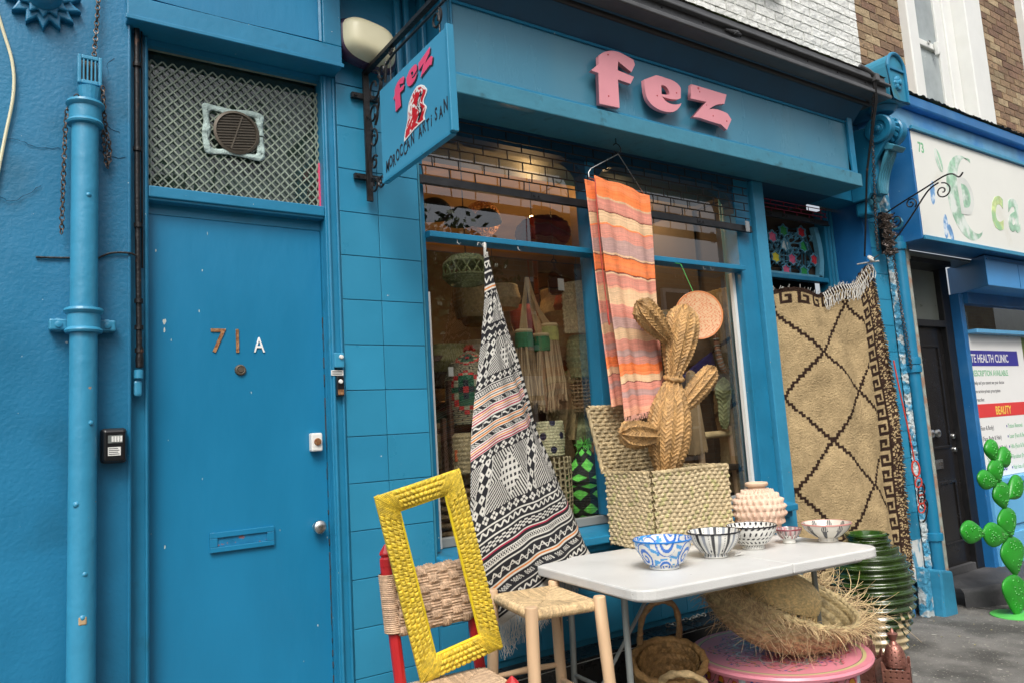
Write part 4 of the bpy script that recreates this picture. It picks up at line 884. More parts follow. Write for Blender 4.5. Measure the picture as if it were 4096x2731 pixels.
for i in range(110):
    u = i/109; x = 1.005+.327*u; z = 1.548+.04*u; y = -.206-.016*math.sin(u*2*PI*1.6+.4)
    b.tube([(x, y, z), (x+random.uniform(-.006, .006), y-.004, z-.015), (x+random.uniform(-.01, .01), y-.004, z-random.uniform(.022, .036))], .0011, 3, caps=False)
rp(b, 'cloth_fringe', 'fringe_o', cl, kind='stuff')
rp(MB().tube(bez([(.944, -.20, 2.80), (.938, -.205, 2.5), (.946, -.205, 2.25), (.958, -.205, 2.1)], 6), .003, 5).tube(bez([(.958, -.205, 2.1), (.953, -.21, 2.06), (.962, -.205, 2.02)], 4), .005, 5), 'braided_cord', 'redrope', cl, smooth=True)

# hooks under the transom
for x in (.20, .345, .56, 1.95, 2.02):
    o = MB().tube([(x, .0, 2.452), (x, .0, 2.435), (x+.010, -.004, 2.425), (x+.014, -.008, 2.434)], .0022, 5).build('cup_hook', 'steel', smooth=True)
    tagit(o, {.20: 'steel cup hook under the transom, leftmost, near the tiled pier', .345: 'steel cup hook under the transom holding the top of the black and white rug', .56: 'steel cup hook under the transom just right of the black and white rug', 1.95: 'steel cup hook under the right transom above the round orange plate, left of a pair', 2.02: 'steel cup hook under the right transom, nearest the door post'}[x], 'hook')

# ---------------------------------------------------------------- black and white kilim
def catm(pts, t):
    pts = np.array(pts, float); n = len(pts)-1; x = np.clip(t, 0, .99999)*n; i = np.floor(x).astype(int); f = (x-i)[..., None]
    g = lambda k: pts[np.clip(k, 0, n)]
    a, b_, c, d = g(i-1), g(i), g(i+1), g(i+2)
    return .5*(2*b_+(c-a)*f+(2*a-5*b_+4*c-d)*f**2+(3*b_-a-3*c+d)*f**3)
KL = [(.150, -.27, .685), (.078, -.275, .90), (.058, -.24, 1.115), (.082, -.21, 1.33), (.130, -.165, 1.54), (.195, -.12, 1.757), (.258, -.08, 1.97), (.308, -.05, 2.185), (.338, -.02, 2.40)]
KR = [(.775, -.125, .885), (.705, -.12, 1.09), (.64, -.11, 1.29), (.555, -.09, 1.515), (.505, -.085, 1.69), (.462, -.07, 1.865), (.42, -.05, 2.04), (.385, -.035, 2.22), (.350, -.02, 2.40)]
def kpos(U, V):
    A = catm(KL, V); B = catm(KR, V); P_ = A*(1-U[..., None])+B*U[..., None]
    w = 1-V
    P_[..., 1] -= .06*np.sin(PI*U)*(w*.6+.35)+.022*np.sin(U*9+V*5)*w*U+.012*np.sin(U*21+V*9)*np.sqrt(np.clip(w, 0, 1))*(.3+U)
    P_[..., 2] += (.02*np.sin(U*PI*2.2)-.010*np.sin(U*8))*w*1.0+.02*np.sin(PI*U)*w
    return P_[..., 0], P_[..., 1], P_[..., 2]
KW, KB_, KO, KR_ = np.array((.62, .60, .54)), np.array((.022, .022, .025)), np.array((.62, .22, .05)), np.array((.38, .02, .06))
def kcol(U, V):
    w = .80*(1-V)**.85+.05; x = U*w; L_ = 1.9; s_ = V*L_
    C = np.broadcast_to(KB_, U.shape+(3,)).copy()
    def band(a, b_, kind):
        nonlocal C
        m = (s_ >= a) & (s_ < b_); t = (s_-a)/(b_-a)
        if kind == 'w': C[m] = KW
        elif kind == 'k': C[m] = KB_
        elif kind == 'o': C[m] = KO
        elif kind == 'r': C[m] = KR_
        elif kind == 'zig':
            z = np.abs(fract(x/.045)*2-1); k = np.abs(t-z) < .27; C[m & k] = KW
        elif kind == 'zig2':
            z = np.abs(fract(x/.06)*2-1); k = (np.abs(t-z) < .16) | (np.abs(t-.5) < .06); C[m & k] = KW
        elif kind == 'chk':
            k = (np.floor(x/.022)+np.floor(t*4)) % 2 == 0; C[m & k] = KW*.93
        elif kind == 'xx':
            z = np.abs(fract(x/.032)*2-1); k = (np.abs(t-z) < .15) | (np.abs(t-(1-z)) < .15); C[m & k] = KW
        elif kind == 'dia':
            q = (fract(x/.052)-.5)*2; tt = (t-.5)*2; d = np.abs(q)+np.abs(tt); k = (d < .92) & (d > .28) & (np.abs(np.abs(q)-np.abs(tt)) > .10); C[m & k] = KW
        elif kind == 'seg':
            q = fract(x/.085+t*.35); k = (q < .55) & ((np.floor(x/.009)+np.floor(t*5)) % 2 == 0); k2 = (q > .62) & (q < .70); C[m & (k | k2)] = KW
        elif kind == 's':
            q = fract(x/.07); k = ((np.abs(t-.5-.3*np.sin(q*2*PI)) < .17) & (q > .12) & (q < .88)) | (q < .05); C[m & k] = KW
        elif kind == 'geo':      # quilted lozenge section
            tx = x/.36-.22*t; cell = fract(tx*1.0)
            fine = (np.floor((x*1.0+(s_-a)*.55)/.0085)) % 2 == 0
            fine2 = (np.floor((x*.8-(s_-a)*1.0)/.0085)) % 2 == 0
            q = (cell-.62)*2.9; tt = (t-.5)*2; d = np.abs(q*.95+.25*tt)+np.abs(tt)*.72
            sqm = d < .62; inner = (np.abs(fract(x/.026)-.5) < .27) & (np.abs(fract((s_-a)/.030)-.5) < .27)
            col = np.where((fine)[..., None], KW*.9, KB_); col = np.where((fine2 & (tt*q > 0))[..., None], KW*.9, np.where((tt*q > 0)[..., None], KB_, col))
            col = np.where(sqm[..., None], np.where(inner[..., None], KB_*1.2, KW*.92), col)
            bd = (cell < .20); qq = (fract(x/.045)-.5)*2; t2 = (fract((s_-a)/.052)-.5)*2; dd = np.abs(qq)+np.abs(t2); dm = (dd < .95) & (dd > .28)
            col = np.where(bd[..., None], np.where(dm[..., None], KW, KB_), col)
            ln = (np.abs(cell-.21) < .012) | (np.abs(cell-.985) < .010); col = np.where(ln[..., None], KW*.75, col)
            C[m] = col[m]
    z = 0.0
    plan = [('w', .05), ('k', .012), ('w', .006), ('k', .010), ('zig', .022), ('k', .008), ('w', .006), ('k', .014), ('seg', .02), ('k', .010), ('w', .008), ('o', .007), ('w', .004), ('k', .009), ('zig2', .03), ('k', .012), ('w', .008), ('k', .014), ('w', .006), ('xx', .022), ('w', .006), ('k', .014), ('r', .008), ('w', .005), ('k', .010), ('chk', .030), ('k', .010), ('w', .008), ('k', .012), ('zig', .024), ('k', .006), ('w', .006), ('k', .006), ('dia', .046), ('geo', .24), ('dia', .046)]
    for k_, h in plan: band(z, z+h*1.02, k_); z += h*1.02
    for kk in range(2):
        for k_, h in [('w', .004), ('r', .008), ('w', .006), ('r', .007), ('w', .006), ('o', .008), ('w', .006), ('r', .007), ('w', .006), ('k', .004), ('seg', .020), ('k', .004), ('w', .006), ('o', .008), ('w', .006), ('k', .006), ('w', .006), ('o', .008), ('w', .006), ('k', .004), ('s' if kk == 0 else 'xx', .026), ('k', .004), ('w', .006)]: band(z, z+h, k_); z += h
    band(z, z+.046, 'dia'); z += .046; band(z, z+.20, 'geo'); z += .20
    for k_, h in [('dia', .046), ('k', .012), ('zig2', .03), ('k', .01), ('geo', .16), ('dia', .04), ('w', .01), ('o', .01), ('w', .01), ('k', .016), ('zig', .03), ('k', .02), ('w', .01), ('k', .014), ('zig', .03), ('w', .01), ('k', .02), ('xx', .03), ('w', .012), ('k', .02), ('w', .014), ('k', .02), ('w', .5)]:
        band(z, z+h, k_); z += h
    C *= (.88+.2*hashn(np.floor(x*700), np.floor(s_*500)))[..., None]
    side = (U > .955) & (V > .25); sp = (np.floor(s_/.02) % 2 == 0); C[side & sp] = KW*.8; C[side & ~sp] = KB_
    return rgb(C)
kil = empty('kilim_rug', (.4, -.15, 1.6), 'black and white patterned rug with red and orange stripes hung from one corner', 'rug')
o = surf('rug_body', kpos, 260, 760, 'vc_cloth', None, col=kcol, thick=.005, disp=lambda U, V: .0008*np.sin(V*2200)+.004*np.sin(V*38+U*9)*(1-V)); reparent_keep(o, kil)
b = MB()
for i in range(300):
    u = i/299; A = catm(KL, np.array([0.0]))[0]; p = kpos(np.array([u]), np.array([0.0])); x, y, z = float(p[0][0]), float(p[1][0]), float(p[2][0])
    L_ = random.uniform(.09, .15)
    if u > .62: L_ *= .7
    b.tube([(x, y, z), (x+random.uniform(-.008, .008), y-.004, z-L_*.4), (x+random.uniform(-.015, .015), y+random.uniform(-.01, .01), z-L_*.75), (x+random.uniform(-.02, .02), y+random.uniform(-.01, .01), z-L_)], .0013, 3, caps=False)
rp(b, 'rug_fringe', 'fringe_k', kil, kind='stuff')
rp(MB().tube(bez([(.342, -.024, 2.37), (.338, -.03, 2.41), (.345, -.02, 2.44)], 4), .008, 6).tube(bez([(.338, -.03, 2.41), (.30, -.04, 2.435), (.29, -.04, 2.42)], 4), .002, 4), 'corner_knot', 'fringe_k', kil, smooth=True)

# ---------------------------------------------------------------- beige rug in the doorway
RTL, RTR, RBR, RBL = [np.array(p) for p in ((2.56, .10, 2.37), (3.66, -.10, 2.555), (3.62, -.16, .34), (2.58, .03, .42))]
def rpos(U, V):
    T = RTL+(RTR-RTL)*U[..., None]; B = RBL+(RBR-RBL)*U[..., None]; P_ = B*(1-V[..., None])+T*V[..., None]
    P_[..., 2] -= .12*np.sin(PI*np.clip(U, 0, 1)**1.3)*V**3+.02*np.sin(U*17)*V**6
    P_[..., 0] += .085*np.sin(PI*np.clip((1-V)*.95+.05, 0, 1))**1*U**2*.9
    P_[..., 1] += .045*np.sin(U*PI*2.3+.6+V*.9)*(1-.3*V)+.02*np.sin(U*15+V*6)*(V > .0)*V**2-.02*U
    return P_[..., 0], P_[..., 1], P_[..., 2]
BG, BD = np.array((.41, .305, .165)), np.array((.032, .018, .013))
def rcol(U, V):
    C = np.broadcast_to(BG, U.shape+(3,)).copy()
    n = .92+.08*hashn(np.floor(U*90), np.floor(V*60))+.07*np.sin(V*37+np.sin(U*9)*2)*.6
    C = C*n[..., None]
    x = U*1.12; z = V*2.1
    wob_ = .010*np.sin(z*23)+.006*np.sin(x*41)
    # diamond net
    a1 = (x-.40)/.50; b1 = (z-1.00)/.63
    stp = .014
    qx = np.floor(x/stp)*stp; qz = np.floor(z/.022)*.022
    s1 = fract((qx-.46)/.62+(qz-.949)/.658+.5)-.5; s2 = fract((qx-.46)/.62-(qz-.949)/.658+.5)-.5
    net = ((np.abs(s1) < .027) | (np.abs(s2) < .027)) & (x < .93) & (z < 1.98)
    C[net] = BD
    # greek key border at the right
    kx = (x-.935)/.11; cell = z/.105; row = np.floor(cell); ty = fract(cell); tx = kx
    inb = (kx > 0) & (kx < 1)
    key = (((ty < .20) & (tx > .12)) | ((tx < .26) & (tx > .06) & (ty < .72)) | ((ty > .52) & (ty < .72) & (tx < .66)) | ((tx > .48) & (tx < .68) & (ty > .30) & (ty < .72)) | ((tx > .80)))
    C[inb & key] = BD
    eb = kx >= 1; C[eb] = np.where((hashn(np.floor(z*160), np.floor(x*90)) > .72)[..., None], BG*1.1, BD*1.3)[eb]
    # top border
    tz = (z-1.985)/.10; tcell = x/.11; tyy = fract(tcell); it = (tz > 0) & (kx < 0)
    key2 = (((tyy < .2)) | ((tz < .25)) & (tyy < .7) | ((tyy > .5) & (tyy < .7) & (tz < .7)) | ((tz > .5) & (tz < .7) & (tyy > .3) & (tyy < .7)) | (tz > .84))
    C[it & key2] = BD
    return rgb(C)
rug = empty('beige_rug', (3.1, 0, 1.4), 'beige wool rug with brown diamond lines and key pattern border hung in the shop doorway', 'rug')
o = surf('rug_body', rpos, 240, 420, 'vc_wool', None, col=rcol, thick=.02, disp=lambda U, V: .004*hashn(np.floor(U*230), np.floor(V*410))+.002*np.sin(V*60+np.sin(U*11)*3)+.012*np.sin(U*26+np.sin(V*5)*1.5)*(1-V*.5)+.008*np.sin(V*16+U*7)); reparent_keep(o, rug)
b = MB(); b2 = MB()
def rp1(u, v): p = rpos(np.array([u]), np.array([v])); return Vector((float(p[0][0]), float(p[1][0]), float(p[2][0])))
for i in range(900):
    v = random.random(); p = rp1(1.0, v); q = curly(p+Vector((-.012, -.004, 0)), (random.uniform(.5, 1), random.uniform(-.8, 0), random.uniform(-.5, .1)), random.uniform(.018, .034), 3, .6, .5)
    (b if random.random() < .7 else b2).tube(q, .0026, 3, caps=False)
rp(b, 'edge_pile', 'fringe_b', rug, kind='stuff'); rp(b2, 'edge_pile', 'straw', rug, kind='stuff')
b = MB()
for i in range(46):
    u = .50+.5*i/45; p = rp1(u, 1.0)+Vector((0, -.012, .004)); q = [p]
    sx = -1 if i % 2 else 1
    q = bez([p, p+Vector((.012*sx, -.015, -.035)), p+Vector((-.008*sx+random.uniform(-.01, .01), -.016, -.07)), p+Vector((random.uniform(-.015, .015), -.016, -.10-random.uniform(0, .03)))], 3); b.tube(q, .0028, 4, caps=False)
for i in range(60):
    u = random.uniform(.0, 1); p = rp1(u, 1.0); b.tube(curly(p, (random.uniform(-.4, .4), -.3, 1), random.uniform(.012, .03), 3, .5, .5), .0025, 3, caps=False)
rp(b, 'knotted_fringe', 'fringe_k', rug, kind='stuff')
pk = rp1(1.0, 1.0)
o = MB().tube(spiral(pk+Vector((-.01, -.02, .035)), .028, .012, 0, 2.3, (1, 0, 0), (0, .5, .8), 20), .009, 6).tube([pk+Vector((.0, .1, .02)), pk+Vector((.02, -.06, .012))], .006, 6).build('rug_hook', 'fringe_k', smooth=True)
tagit(o, 'white rope knot on an iron hook holding up the corner of the beige rug', 'hook')
o = MB().tube([(3.86, -.015, 2.62), (3.70, -.10, 2.60), (3.66, -.13, 2.61)], .006, 6).tube([(3.66, -.13, 2.61), (3.70, -.14, 2.63)], .005, 5).build('iron_peg', 'iron', smooth=True)
tagit(o, 'short iron peg on the doorway reveal beside the rug corner', 'peg')
# hanging black pole and chain by the right pier
pl_ = empty('awning_pole', (3.5, -.3, 2.6), 'long black awning pole hanging down the right end of the fascia', 'pole')
rp(MB().tube([(3.395, -.43, 3.80), (3.41, -.42, 3.66), (3.50, -.24, 3.2), (3.62, -.08, 2.63)], [.014, .012, .0075, .0065], 8), 'shaft', 'iron', pl_, smooth=True)
rp(MB().tube([(3.23, -.43, 3.86), (3.30, -.44, 3.845), (3.40, -.44, 3.82)], .013, 8).box(3.375, 3.42, -.46, -.42, 3.78, 3.83), 'crank_arm', 'awning', pl_, bev=.003)
rp(MB().tube([(3.412, -.41, 3.66), (3.52, -.23, 3.2), (3.64, -.07, 2.63)], .004, 6), 'cord', 'black', pl_, smooth=True)
chain('black chain hanging from the blind box past the scrolled console', bez([(3.40, -.41, 3.69), (3.53, -.30, 3.5), (3.66, -.20, 3.2), (3.80, -.09, 2.86), (3.86, -.05, 2.7)], 5), ll=.024, r=.003, wd=.009)
chain('tangled rusty chain bundle hung below the console bracket', [(3.93+.05*math.sin(i*1.7), -.10+.03*math.cos(i*2.3), 2.98-.0065*(i % 50)) for i in range(100)], ll=.026, r=.003, wd=.009, jitter=.012)
chain('rusty chain hanging straight down beside the right blue pipe', bez([(3.99, -.09, 2.72), (4.03, -.08, 2.3), (4.06, -.08, 2.0), (4.07, -.08, 1.8)], 4), ll=.024, r=.003, wd=.009)
chain('pale galvanised chain lying on the black step under the table', bez([(1.30, -.09, .445), (1.36, -.11, .445), (1.42, -.08, .445), (1.48, -.10, .445), (1.54, -.08, .445), (1.60, -.09, .445)], 4), m='silver', ll=.026, r=.0035, wd=.010)
# small scroll bracket
sb = empty('scroll_bracket', (4.02, -.1, 3.0), 'slim black scroll bracket sticking out beside the neighbouring sign', 'bracket')
ib = lambda b: rp(b, 'scroll', 'iron', sb, smooth=True)
rp(MB().tube(bez([(4.00, -.03, 2.985), (4.02, -.15, 3.04), (4.04, -.36, 3.115), (4.05, -.50, 3.165), (4.055, -.56, 3.165), (4.06, -.60, 3.13), (4.06, -.63, 3.155)], 6), .006, 6), 'arm', 'iron', sb, smooth=True)
rp(MB().tube(bez([(4.00, -.04, 2.74), (4.02, -.14, 2.82), (4.03, -.26, 2.95), (4.045, -.38, 3.09), (4.05, -.46, 3.13)], 6), .006, 6), 'strut', 'iron', sb, smooth=True)
for c, r0, a0, t in (((4.02, -.13, 2.93), .06, PI*.5, 1.7), ((4.035, -.25, 3.03), .045, -PI*.3, 1.5), ((4.05, -.48, 3.06), .062, PI*.5, -1.5)):
    ib(MB().tube(spiral(c, r0, .008, a0, t, (0, -1, 0), (0, 0, 1)), .0052, 6))
rp(MB().box(3.99, 4.005, -.05, -.006, 2.70, 3.02), 'back_bar', 'iron', sb)
# pipes at the right pillar
rpp = empty('pillar_pipe', (4.13, -.055, 0), 'blue painted downpipe with collars on the pillar right of the shop', 'drainpipe')
rp(MB().lathe([(.045, -.1), (.045, 2.80)], (4.135, -.06, .03), 24), 'pipe', 'trim', rpp, smooth=True)
for z in (1.86, 2.75, 1.80, .55): rp(MB().lathe([(.046, -.03), (.058, -.026), (.060, .0), (.058, .026), (.046, .03)], (4.135, -.06, z), 24), 'collar', 'trim', rpp, smooth=True)
rp(MB().tube(spiral((4.12, -.08, 2.93), .045, .045, 0, 1, (0, -1, 0), (0, 0, 1), 10), .010, 6, closed=False), 'broken_hopper', 'lip', rpp, smooth=True)
o = MB().tube([(4.235, -.06, .10), (4.235, -.06, 2.9)], .021, 12).build('rusty_pipe', 'rust', smooth=True); tagit(o, 'thin rust streaked green and cream pipe beside the blue pillar pipe', 'pipe')
# red lead with clip
rl = empty('red_rope', (3.78, -.12, 1.4), 'braided red rope lead with black and red clip hanging on the right tiled pier', 'rope')
rp(MB().tube(bez([(3.80, -.10, 1.86), (3.80, -.12, 1.62), (3.83, -.13, 1.35), (3.86, -.13, 1.13)], 6), .006, 6), 'lead', 'redrope', rl, smooth=True)
rp(MB().tube(spiral((3.865, -.13, 1.07), .035, .035, PI/2, 1, (.5, -.5, 0), (0, 0, 1.6), 14), .007, 6), 'loop', 'redrope', rl, smooth=True)
for i in range(7): rp(MB().tube(spiral((3.86+.012*(i % 3), -.14-.01*(i % 2), .97-.03*i), .034, .034, i, 1, (.4, -.5, .2*(-1)**i), (.1, 0, 1), 12), .0055, 5), 'clip_ring', 'plastic_bk' if i % 2 else 'redrope', rl, smooth=True)
rp(MB().tube(bez([(3.87, -.14, .86), (3.90, -.16, .80), (3.84, -.17, .72), (3.80, -.17, .70)], 5), .006, 5), 'strap_end', 'plastic_bk', rl, smooth=True)

# ================================================================ NEIGHBOURING BUILDING (73)
nb = empty('neighbour_building', (4.4, 0, 0), 'neighbouring brick building number 73 with white clinic signboard and black side door', 'building')
nk = lambda b, n, m, **k: rp(b, n, m, nb, **k)
WW = (4.93, 6.45, 3.3, 6.6); WW2 = (7.43, 8.9, 3.3, 6.6)
w_ = brickwall(None, 'brown_brick_wall', 4.2185, 9.6, 3.9, 5.95, .10, 'mortar', ['brown_brick_a', 'brown_brick_b', 'brown_brick_c', 'brown_brick_d'] if 0 else BR, [WW, WW2], cap=298, keep=lambda x, z: (x-4.2)*.5-(x > 9)*-3+abs(z-4.6)*.5)
reparent_keep(w_, nb)
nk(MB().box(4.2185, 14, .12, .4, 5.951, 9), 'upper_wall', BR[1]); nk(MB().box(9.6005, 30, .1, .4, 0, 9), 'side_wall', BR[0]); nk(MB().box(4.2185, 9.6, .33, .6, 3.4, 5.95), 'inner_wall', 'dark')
for wi, (a, c) in enumerate(((4.93, 6.45), (7.43, 8.9))):
    f = nk(MB().box(a, a+.16, .02, .32, 3.95, 5.95), 'window_surround', 'white', bev=.01)
    nk(MB().box(c-.34, c, .04, .32, 3.95, 5.95), 'window_surround', 'white', bev=.01); nk(MB().box(c-.52, c-.345, .16, .32, 3.95, 5.95), 'window_reveal', 'white', bev=.01)
    nk(MB().box(a+.161, a+.30, .16, .24, 3.95, 5.95), 'sash_stile', 'white', bev=.006); nk(MB().box(c-.66, c-.521, .18, .25, 3.95, 5.95), 'sash_stile', 'white', bev=.006)
    nk(MB().box(a+.301, c-.661, .17, .23, 4.86, 4.92), 'meeting_rail', 'white', bev=.006); nk(MB().box(a+.301, c-.661, .20, .206, 3.95, 5.95), 'window_glass', mat('frosted_pane', (.32, .36, .36), .25, var=.25, sc=2))
    nk(MB().box(c-.80, c-.77, .13, .165, 4.80, 4.93), 'sash_horn', 'white', bev=.006); nk(MB().tube(spiral((a+.62, .155, 4.90), .02, .02, 0, .7, (1, 0, 0), (0, 0, 1), 8), .006, 6), 'sash_lift', 'steel', smooth=True)
# cornice and fascia of 73
nk(MB().box(3.885, 9.6, -.16, .10, 3.92, 4.02), 'cornice', 'nblue', bev=.015); nk(MB().box(3.885, 9.6, -.10, .10, 3.74, 3.919), 'cornice_frieze', mat('weathered_light_blue', (.13, .33, .50), .5, var=.2, sc=4, grime=((.04, .22, .50), 3, .45, .6, 5, .8)), bev=.008)
nk(MB().box(3.885, 9.6, -.13, .10, 3.69, 3.739), 'cornice_bead', 'nblue_light', bev=.01)
reparent_keep(surf('mossy_ledge', lambda U, V: (3.885+U*5.7, -.175+.30*V, 4.024+.025*V), 240, 12, 'moss', None, disp=lambda U, V: .02*hashn(np.floor(U*240), np.floor(V*12))), nb)
nk(MB().box(4.06, 4.46, .02, .3, 2.7, 3.69), 'render_strip', mat('dirty_cream', (.48, .45, .36), .7, var=.2, sc=5, stretch=(1, 1, .3)), bev=.004)
nk(MB().box(4.15, 9.6, -.245, .02, 2.775, 3.655), 'sign_box', 'nblue', bev=.004)
nk(MB().box(4.165, 9.55, -.252, -.2455, 2.80, 3.635), 'sign_face', 'signwhite', bev=.003)
nk(MB().box(4.15, 9.6, -.275, -.253, 3.637, 3.668), 'sign_drip', 'pipe', bev=.003); nk(MB().box(4.15, 9.6, -.27, -.2525, 2.765, 2.798), 'sign_drip', 'pipe', bev=.003)
def nt_(body, m, x, y, z, size, **k): return reparent_keep(ftext('sign_lettering', body, m, x, y, z, size, None, **k), nb)
nt_('73', 'green_p', 4.245, -.2525, 3.475, .115, xs=.8, bold=.002)
def ell(cx, cz, rx, rz, rot=0, n=28, a0=0, a1=2*PI): return [(cx+rx*math.cos(a)*math.cos(rot)-rz*math.sin(a)*math.sin(rot), cz+rx*math.cos(a)*math.sin(rot)+rz*math.sin(a)*math.cos(rot)) for a in [a0+(a1-a0)*i/n for i in range(n)]]
def npz(nm, pts, m, y=-.2528, holes=[]): reparent_keep(letter(nm, [pts], holes, y-.0006, y+.0003, m, None), nb)
npz('leaf_print', ell(4.545, 3.45, .045, .10, .35), 'green_f'); npz('leaf_vein', [(4.51, 3.53), (4.52, 3.54), (4.585, 3.37), (4.575, 3.36)], 'signwhite', y=-.2536)
npz('leaf_print', ell(4.38, 3.16, .035, .10, -.15), 'blue_f'); npz('leaf_print', ell(4.52, 2.905, .035, .10, -.15), 'blue_f'); npz('leaf_print', ell(4.59, 2.86, .030, .07, .3), 'blue_f')
disc = ell(4.93, 3.19, .315, .36, 0, 40, R(62), R(312)); inner = ell(5.03, 3.22, .235, .325, 0, 36, R(300), R(72))
npz('crescent_print', disc+inner, 'green_f')
dO = [(4.80, 3.36), (4.90, 3.36)]+[(4.90+.15*math.cos(a), 3.20+.16*math.sin(a)) for a in [R(90-15*i) for i in range(1, 12)]]+[(4.90, 3.04), (4.80, 3.04)]
dI = [(4.86, 3.30), (4.90, 3.30)]+[(4.90+.09*math.cos(a), 3.20+.10*math.sin(a)) for a in [R(90-15*i) for i in range(1, 12)]]+[(4.90, 3.10), (4.86, 3.10)]
npz('letter_print', dO[::-1], mat('pale_print', (.66, .68, .64), .5), y=-.2545); npz('letter_print', dI[::-1], 'green_f', y=-.2553)
for i, (ch, x, m) in enumerate((('c', 5.30, 'yellow_f'), ('a', 5.62, 'green_f'), ('r', 6.02, 'green_f'))):
    nt_(ch, m, x, -.2532, 2.985+.012*i, .62, xs=.86, bold=.012, shear=.30)
# recess with door 73A
nk(MB().box(4.26, 5.26, .21, .40, .12, .179), 'door_sill', 'darkstep')
dk = mat('black_gloss_door', (.013, .012, .012), .25, var=.2, sc=6, bump=.2, bsc=20)
nd_ = nk(MB().box(4.27, 5.265, .25, .32, .18, 2.19), 'black_door', dk)
inv = lambda o: o
def dkid(b, n, m, **k): o = b.build(n, m, nd_, **k); o.matrix_parent_inverse = Matrix.Translation((-4.4, 0, 0)) @ Matrix.Identity(4) if 0 else Matrix.Identity(4); return o
for x0, x1 in ((4.50, 4.80), (4.87, 5.17)):
    for z0, z1, mm in ((1.15, 2.04, dk), (.36, .88, dk)):
        b = MB(); b.box(x0, x1, .238, .2498, z0, z0+.022).box(x0, x1, .238, .2498, z1-.022, z1).box(x0, x0+.022, .238, .2498, z0+.0222, z1-.0222).box(x1-.022, x1, .238, .2498, z0+.0222, z1-.0222)
        dkid(b, 'panel_moulding', dk, bev=.003)
for x, z in ((4.82, 1.285), (4.921, 1.285)): dkid(MB().lathe([(.0, .055), (.016, .055), (.032, .045), (.036, .032), (.030, .02), (.012, .014), (.011, .004), (.03, 0)], (x, .25, z), 20, 'y'), 'door_knob', 'steel', smooth=True)
for x, z, r in ((5.228, 1.244, .024), (5.229, 1.13, .024), (4.811, 1.652, .013)): dkid(MB().lathe([(.0, .02), (r*.8, .018), (r, .01), (r, 0)], (x, .25, z), 16, 'y'), 'lock_rose', 'steel', smooth=True)
dkid(MB().box(4.76, 4.99, .238, .2495, .985, 1.062).box(4.78, 4.97, .234, .2378, 1.0, 1.047), 'letter_plate', 'steel', bev=.002)
text('numeral', '73A', 'print_white', FX, FZ, (4.735, .2495, 2.075), .085, nd_, ext=.003, xs=.8)
nk(MB().box(4.26, 5.2695, .20, .34, 2.192, 2.25), 'door_transom', 'black', bev=.004); nk(MB().box(4.26, 5.2695, .255, .26, 2.251, 2.70), 'fanlight_glass', mat('grey_fanlight', (.20, .22, .19), .3, var=.15, sc=3))
nk(MB().box(5.27, 5.40, .205, .34, .12, 2.765), 'door_frame', 'black', bev=.004); nk(MB().box(4.26, 5.19, .06, .36, 2.70, 2.766), 'door_head', 'black')
nk(MB().box(4.40, 5.75, .0, .2, 2.742, 2.763), 'soffit_strip', 'greyleg')
stp = empty('stone_step', (5.1, .05, ground(5)), 'worn dark grey rounded doorstep in front of the black door 73A', 'step')
def stepf(U, V):
    x = 4.46+U*1.75; front = .02-.26*np.sin(PI*np.clip(U*.95+.03, 0, 1))**.5; zt_ = .118+0*U
    k = np.clip(V*3, 0, 3); y = np.where(k < 1, front, np.where(k < 1.6, front+(.03)*(k-1)/.6, front+.03+(.26-front)*(k-1.6)/1.4)); z = np.where(k < 1, -.15+(zt_+.12)*k, np.where(k < 1.6, zt_-.03+.03*np.sin((k-1)/.6*PI/2), zt_)); return (x, y, z)
rp_o = surf('step_stone', stepf, 60, 40, 'darkstep', None, disp=lambda U, V: .003*np.sin(U*31)*np.sin(V*21)); reparent_keep(rp_o, stp)
# shopfront of 73
nk(MB().box(5.401, 5.465, .12, .25, -.1, 2.49), 'shop_post', 'nblue', bev=.008); nk(MB().box(5.4655, 5.50, .135, .2, .84, 2.49), 'shop_post_edge', 'pipe', bev=.006)
nk(MB().add([(5.32, -.16, 2.50), (9.6, -.16, 2.50), (9.6, .3, 2.50), (5.62, .3, 2.50), (5.32, -.16, 2.764), (9.6, -.16, 2.764), (9.6, .3, 2.764), (5.62, .3, 2.764)], [(0, 3, 2, 1), (4, 5, 6, 7), (0, 1, 5, 4), (1, 2, 6, 5), (2, 3, 7, 6), (3, 0, 4, 7)]), 'shutter_box', mat('shutter_box_blue', (.06, .27, .58), .4, var=.08, sc=3, bump=.2, bsc=20), bev=.005)
nk(MB().box(5.93, 5.936, -.163, -.1605, 2.51, 2.72).box(6.45, 6.456, -.163, -.1605, 2.51, 2.72), 'panel_joint', 'nblue')
nk(MB().box(5.34, 9.6, -.168, -.1605, 2.725, 2.735), 'panel_bead', 'nblue')
nk(MB().box(5.5005, 9.6, .10, .2, 2.40, 2.499), 'shutter_guide', 'nblue'); nk(MB().box(5.5005, 9.6, .06, .2, 2.13, 2.165), 'shop_transom', 'nblue_light', bev=.004)
nk(MB().box(5.5005, 9.6, .14, .146, 2.166, 2.399), 'toplight_glass', 'glass'); nk(MB().box(5.5005, 9.6, .148, .152, .80, 2.129), 'shop_glass', mat('poster_backing', (.66, .68, .64), .3, var=.03))
nk(MB().box(5.5005, 9.6, .9, .95, .8, 2.6), 'shop_interior', mat('green_interior', (.10, .13, .08), .7, var=.5, sc=4))
po = nk(MB().box(5.5015, 6.55, .143, .1475, .86, 2.115), 'poster', 'print_white')
def pk_(b, n, m, **k): o = b.build(n, m, po, **k); return o
def pt(body, m, x, z, size, **k): return text('poster_text', body, m, FX, FZ, (x, .1424, z), size, po, ext=.0004, clip=5.505, **k)
